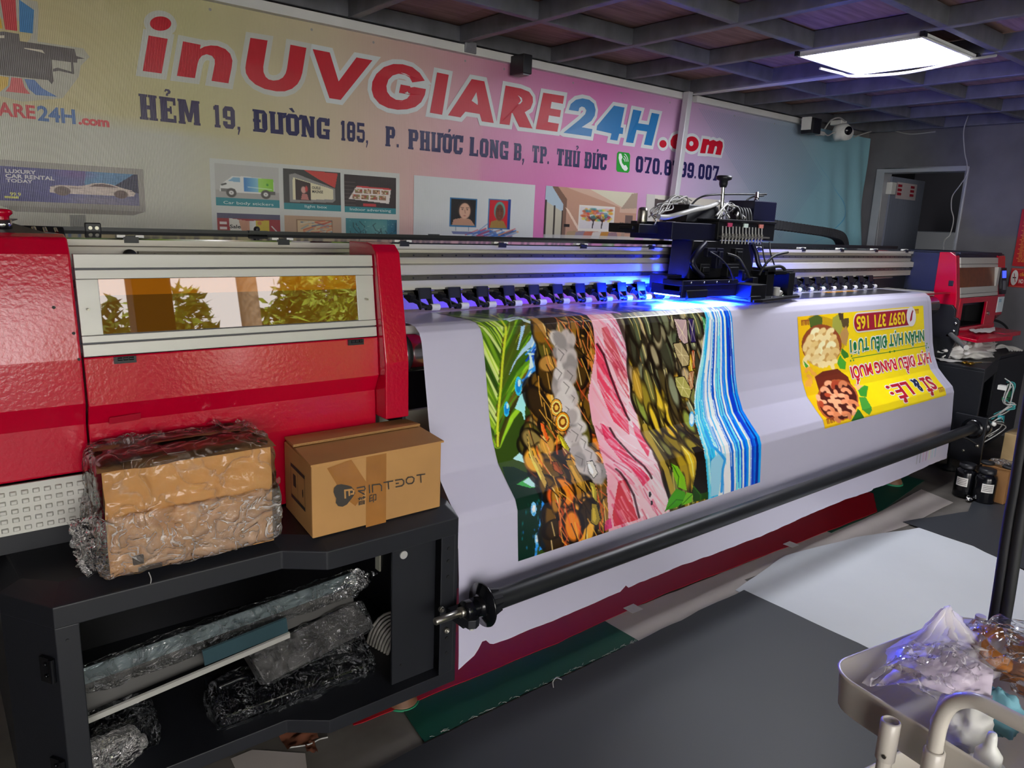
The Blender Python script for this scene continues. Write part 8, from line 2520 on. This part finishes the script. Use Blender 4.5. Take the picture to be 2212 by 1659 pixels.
PA, PB = (1.252, .45), (1.244, .374)
post(PA, .665)
post(PB, .66)
hp_ = [(PB[0], PB[1], .65), (PB[0], PB[1], .72), (PB[0] - .003, PB[1] - .012, .765), (PB[0] - .006, PB[1] - .04, .79), (PB[0] - .012, PB[1] - .08, .795), (PB[0] - .03, PB[1] - .2, .795), (PB[0] - .034, PB[1] - .225, .77), (PB[0] - .036, PB[1] - .232, .72), (PB[0] - .036, PB[1] - .232, .05)]
tp(MB().tube(smooth_path(hp_, 8), .0125, 18), 'handle', M['cream'])
for k, (a, b) in enumerate(((LA, .03), (LA, LB_ - .03), (.0, LB_ - .03))):
    p = C0 + ca_ * a + cb_ * b
    tp(MB().cyl((p.x, p.y, .03), (p.x, p.y, .69), .011, 14), 'post', M['cream'])
for a, b in ((.03, .03), (LA - .03, .03), (LA - .03, LB_ - .03), (.03, LB_ - .03)):
    p = C0 + ca_ * a + cb_ * b
    tp(MB().cyl((p.x - .01, p.y, .0335), (p.x + .01, p.y, .0335), .0245, 18).box((p.x - .012, p.y - .008, .03), (p.x + .012, p.y + .008, .06)), 'caster', M['black_plastic'])
# what lies in the top tray
wg = MB()
tb = lambda a, b: C0 + ca_ * a + cb_ * b
p_ = tb(.27, .10)
lump(wg, (p_.x, p_.y, .675), (.12, .06, .04), 3.3, .3, 40, fr=2.0, flat=.602)
pk = Vector((1.515, 0.4809, 0.8))


def drape(base, peak0, peak1, seed):
    """soft folds falling from a short ridge to a curved foot"""
    B_ = smooth_path(base, 8)

    def fn(u, v):
        i = min(len(B_) - 1, int(u * (len(B_) - 1)))
        b_ = B_[i]
        p = Vector(peak0) * (1 - u) + Vector(peak1) * u
        q = b_ * (1 - v) + p * v
        f_ = .016 * math.sin(u * 17 + seed + v * 2) * (1 - v) ** .7 * (v + .25) + .006 * fbm(u * 6 + seed, v * 5, seed)
        return q + Vector((f_ * .6, -f_, f_ * .5)) - Vector((0, 0, .02 * math.sin(PI * v)))
    wg.grid(fn, len(B_) - 1, 26)


drape([(1.4463, 0.5552, 0.69), (1.4027, 0.5189, 0.69), (1.4641, 0.5131, 0.715), (1.4962, 0.4861, 0.72), (1.5381, 0.4622, 0.72)], (pk.x - .012, pk.y, pk.z - .004), (pk.x + .004, pk.y - .002, pk.z), 1.0)
drape([(1.5546, 0.4787, 0.74), (1.5325, 0.4562, 0.725), (1.5603, 0.4232, 0.715), (1.5985, 0.387, 0.71), (1.6829, 0.423, 0.7)], (pk.x + .004, pk.y - .002, pk.z), (pk.x + .022, pk.y - .002, pk.z - .018), 4.0)
drape([(1.4463, 0.5552, 0.69), (1.5346, 0.5474, 0.69), (1.6564, 0.5358, 0.69), (1.7283, 0.4984, 0.69), (1.6829, 0.423, 0.7)], (pk.x - .012, pk.y + .004, pk.z - .004), (pk.x + .022, pk.y + .004, pk.z - .018), 7.0)
tag(wg.build('plastic_bag', M['film_milky'], weld=True), 'milky white plastic bag peaking at the back of the trolley tray', 'plastic bag')
lg = thing('film_packet', 'lilac paper packet in shiny clear film lying across the trolley tray', 'packet', (tb(.17, .18).x, tb(.17, .18).y, .66))
q = [(1.2947, 0.4988, 0.7), (1.4255, 0.355, 0.7), (1.4907, 0.381, 0.725), (1.4567, 0.5041, 0.725)]
ll = MB()
sheet_patch(ll, q, 26, 22, .008, 7, 4, sag=-.008)
ll.build('paper', mat('lilac_paper', '#cdbfcf', .6, 0, .08, 8, .3, 14, .01), lg)
pc_ = MB()
sheet_patch(pc_, [(1.3412, 0.5027, 0.722), (1.3384, 0.4422, 0.722), (1.3682, 0.4564, 0.726), (1.3567, 0.4892, 0.726)], 8, 8, .003, 7, 1)
pc_.build('pale_card', mat('pale_card', '#b9a9ad', .6), lg)
lf_ = MB()
q2 = [(1.2597, 0.5117, 0.712), (1.3364, 0.4014, 0.7), (1.5385, 0.3685, 0.735), (1.4247, 0.5006, 0.745)]
sheet_patch(lf_, q2, 46, 40, .012, 11, 8, sag=-.012)
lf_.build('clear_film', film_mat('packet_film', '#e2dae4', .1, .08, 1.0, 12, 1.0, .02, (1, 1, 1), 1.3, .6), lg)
bc = MB()
p_ = Vector((1.4407, 0.3523, 0.69))
lump(bc, (p_.x + .02, p_.y, .665), (.02, .04, .04), 6.1, .35, 30, flat=.602)
tag(bc.build('blue_cloth', mat('pale_blue_cloth', '#6fa3b0', .7, 0, .1, 10), weld=True), 'pale blue cloth tucked under clear film at the right of the trolley tray', 'cloth')
cg = MB()
p_ = tb(.37, .24)
lump(cg, (p_.x, p_.y, .70), (.08, .1, .06), 9.7, .4, 40, fr=2.6, flat=.602)
tag(cg.build('clear_bag', film_mat('clear_crumpled_bag', '#cfc8cc', .12, .1, 1.0, 12, 1.0, .02, (1, 1, 1), 1.35), weld=True), 'clear crumpled bag covering the blue cloth on the trolley', 'plastic bag')
orr = MB()
p_ = Vector((1.63, 0.3921, 0.7))
orr.tube([(p_.x + .055 * math.cos(t), p_.y + .055 * math.sin(t), .70 + .012 * math.sin(t)) for t in np.linspace(0, 2 * PI, 40)], .016, 12)
tag(orr.build('orange_roll', mat('orange_roll', '#d9862a', .45, 0, .08, 10)), 'orange roll behind the clear bags on the trolley', 'roll')
og = MB()
lump(og, (p_.x, p_.y, .715), (.085, .075, .03), 2.9, .35, 30, fr=2.4)
tag(og.build('clear_bag', film_mat('clear_bag_over_roll', '#d2c6c4', .06, .12, .9, 12, .9, .015, (1, 1, 1), 1.3), weld=True), 'clear bag lying over the orange roll on the trolley', 'plastic bag')
wt = MB()
p_ = Vector((1.367, 0.3775, 0.66))
lump(wt, (p_.x + .03, p_.y + .005, .655), (.075, .04, .045), 5.5, .3, 28, flat=.602)
tag(wt.build('tissue_pack', M['bag_white'], weld=True), 'white tissue pack beside the handle inside the trolley tray', 'tissue pack')
bp_ = Vector((1.2959, 0.3125, 0.715))
nb_ = thing('nozzle_bottle', 'white squeeze bottle with a stepped nozzle at the near side of the trolley', 'bottle', (bp_.x, bp_.y, .602))
MB().lathe([(0, 0), (.032, 0), (.034, .006), (.034, .045), (.028, .056), (.018, .06), (0, .06)], (bp_.x, bp_.y, .603)).build('body', M['white_plastic'], nb_)
MB().lathe([(0, 0), (.019, 0), (.02, .004), (.02, .018), (.017, .022), (.009, .034), (.0075, .05), (.006, .056), (0, .057)], (bp_.x, bp_.y, .662)).build('nozzle', M['white_plastic'], nb_)
pr2 = MB()
sheet_patch(pr2, [(tb(.03, .2).x, tb(.03, .2).y, .42), (tb(.2, .2).x, tb(.2, .2).y, .42), (tb(.2, .3).x, tb(.2, .3).y, .45), (tb(.03, .3).x, tb(.03, .3).y, .43)], 14, 14, .02, 9, 3)
tag(pr2.build('clear_bag', M['film_milky']), 'clear bag lying in the middle tray of the trolley', 'plastic bag')

# ================================================================ the yard outside the open front
M['bark'] = mat('palm_bark', '#8a7a68', .9, 0, .3, 20)
M['leaf1'] = mat('bright_leaves', '#7f9a2c', .6, 0, .35, 3)
M['leaf2'] = mat('dark_leaves', '#4f6a24', .6, 0, .35, 3)


def bush(name, x, y, w, h, n, lab, mt, seed, base=0.0, trunk=False):
    r = random.Random(seed)
    t = thing(name, lab, 'bush' if not trunk else 'tree', (x, y, 0), 'greenery outside the open front')
    mb = MB()
    for k in range(n):
        a, b = r.random() * 2 * PI, r.random()
        rr_ = w * (.25 + .75 * r.random() ** .5) * (.7 + .3 * math.sin(3 * a + seed))
        z = base + h * b ** .8 * (.8 + .2 * math.sin(2 * a + seed))
        rad = rr_ * math.sqrt(max(.05, 1 - ((z - base) / h - .35) ** 2 * 1.5))
        c = Vector((x + rad * math.cos(a), y + rad * .6 * math.sin(a), z))
        d = Vector((r.uniform(-1, 1), r.uniform(-1, 1), r.uniform(-.6, .8))).normalized()
        e = d.cross(Vector((r.uniform(-1, 1), r.uniform(-1, 1), r.uniform(-1, 1)))).normalized()
        L, wd = r.uniform(.08, .2), r.uniform(.03, .06)
        mb.add([c - d * L, c + e * wd, c + d * L, c - e * wd], [(0, 1, 2, 3)])
    mb.build('foliage', mt, t, fixn=False)
    MB().cyl((x, y, 0), (x, y, base + h * .5), .05 if not trunk else .1, 10).build('stem', M['bark'], t)


bush('leafy_bush', 1.7, -7.6, .8, 2.75, 1600, 'low olive bush outside at the left of the amber window', M['leaf2'], 1)
bush('leafy_bush', 3.05, -8.6, 1.0, 3.05, 2800, 'spiky bush outside in front of the palm trunk', M['leaf1'], 2)
bush('leafy_bush', 5.2, -7.9, 1.15, 3.5, 4200, 'bright leafy bush outside, right of the palm', M['leaf1'], 3)
bush('shade_tree', 7.4, -10.2, 1.7, 5.2, 4200, 'tall dark tree outside at the right', M['leaf2'], 4, .4, True)
bush('shade_tree', 10.8, -9.0, 2.0, 4.4, 3600, 'broad dark tree outside at the far right', M['leaf2'], 6, .4, True)
pm = thing('palm_tree', 'palm tree with a pale trunk in the yard outside', 'tree', (4.05, -7.4, 0), 'greenery outside the open front')
MB().tube(smooth_path([(4.05, -7.4, 0), (4.02, -7.4, 2.0), (4.0, -7.4, 4.2)]), .15, 14).build('trunk', M['bark'], pm)
pf = MB()
for k in range(11):
    a = 2 * PI * k / 11
    for j in range(14):
        t = .12 + j / 14
        c = Vector((4.0 + 1.6 * t * math.cos(a), -7.4 + 1.6 * t * math.sin(a), 4.3 + .7 * t - 1.3 * t * t))
        for s in (-1, 1):
            d = Vector((-math.sin(a) * s, math.cos(a) * s, -.7)) * .4
            pf.add([c, c + Vector((math.cos(a), math.sin(a), 0)) * .06, c + d], [(0, 1, 2)])
pf.build('fronds', M['leaf2'], pm, fixn=False)
fc = MB().box((1.3, -2.42, 0), (1.58, -2.2, 2.44)).build('column_1', mat('brown_column', '#4a3a2c', .7))
struct(fc, 'dark column at the open front of the shop', 'column')
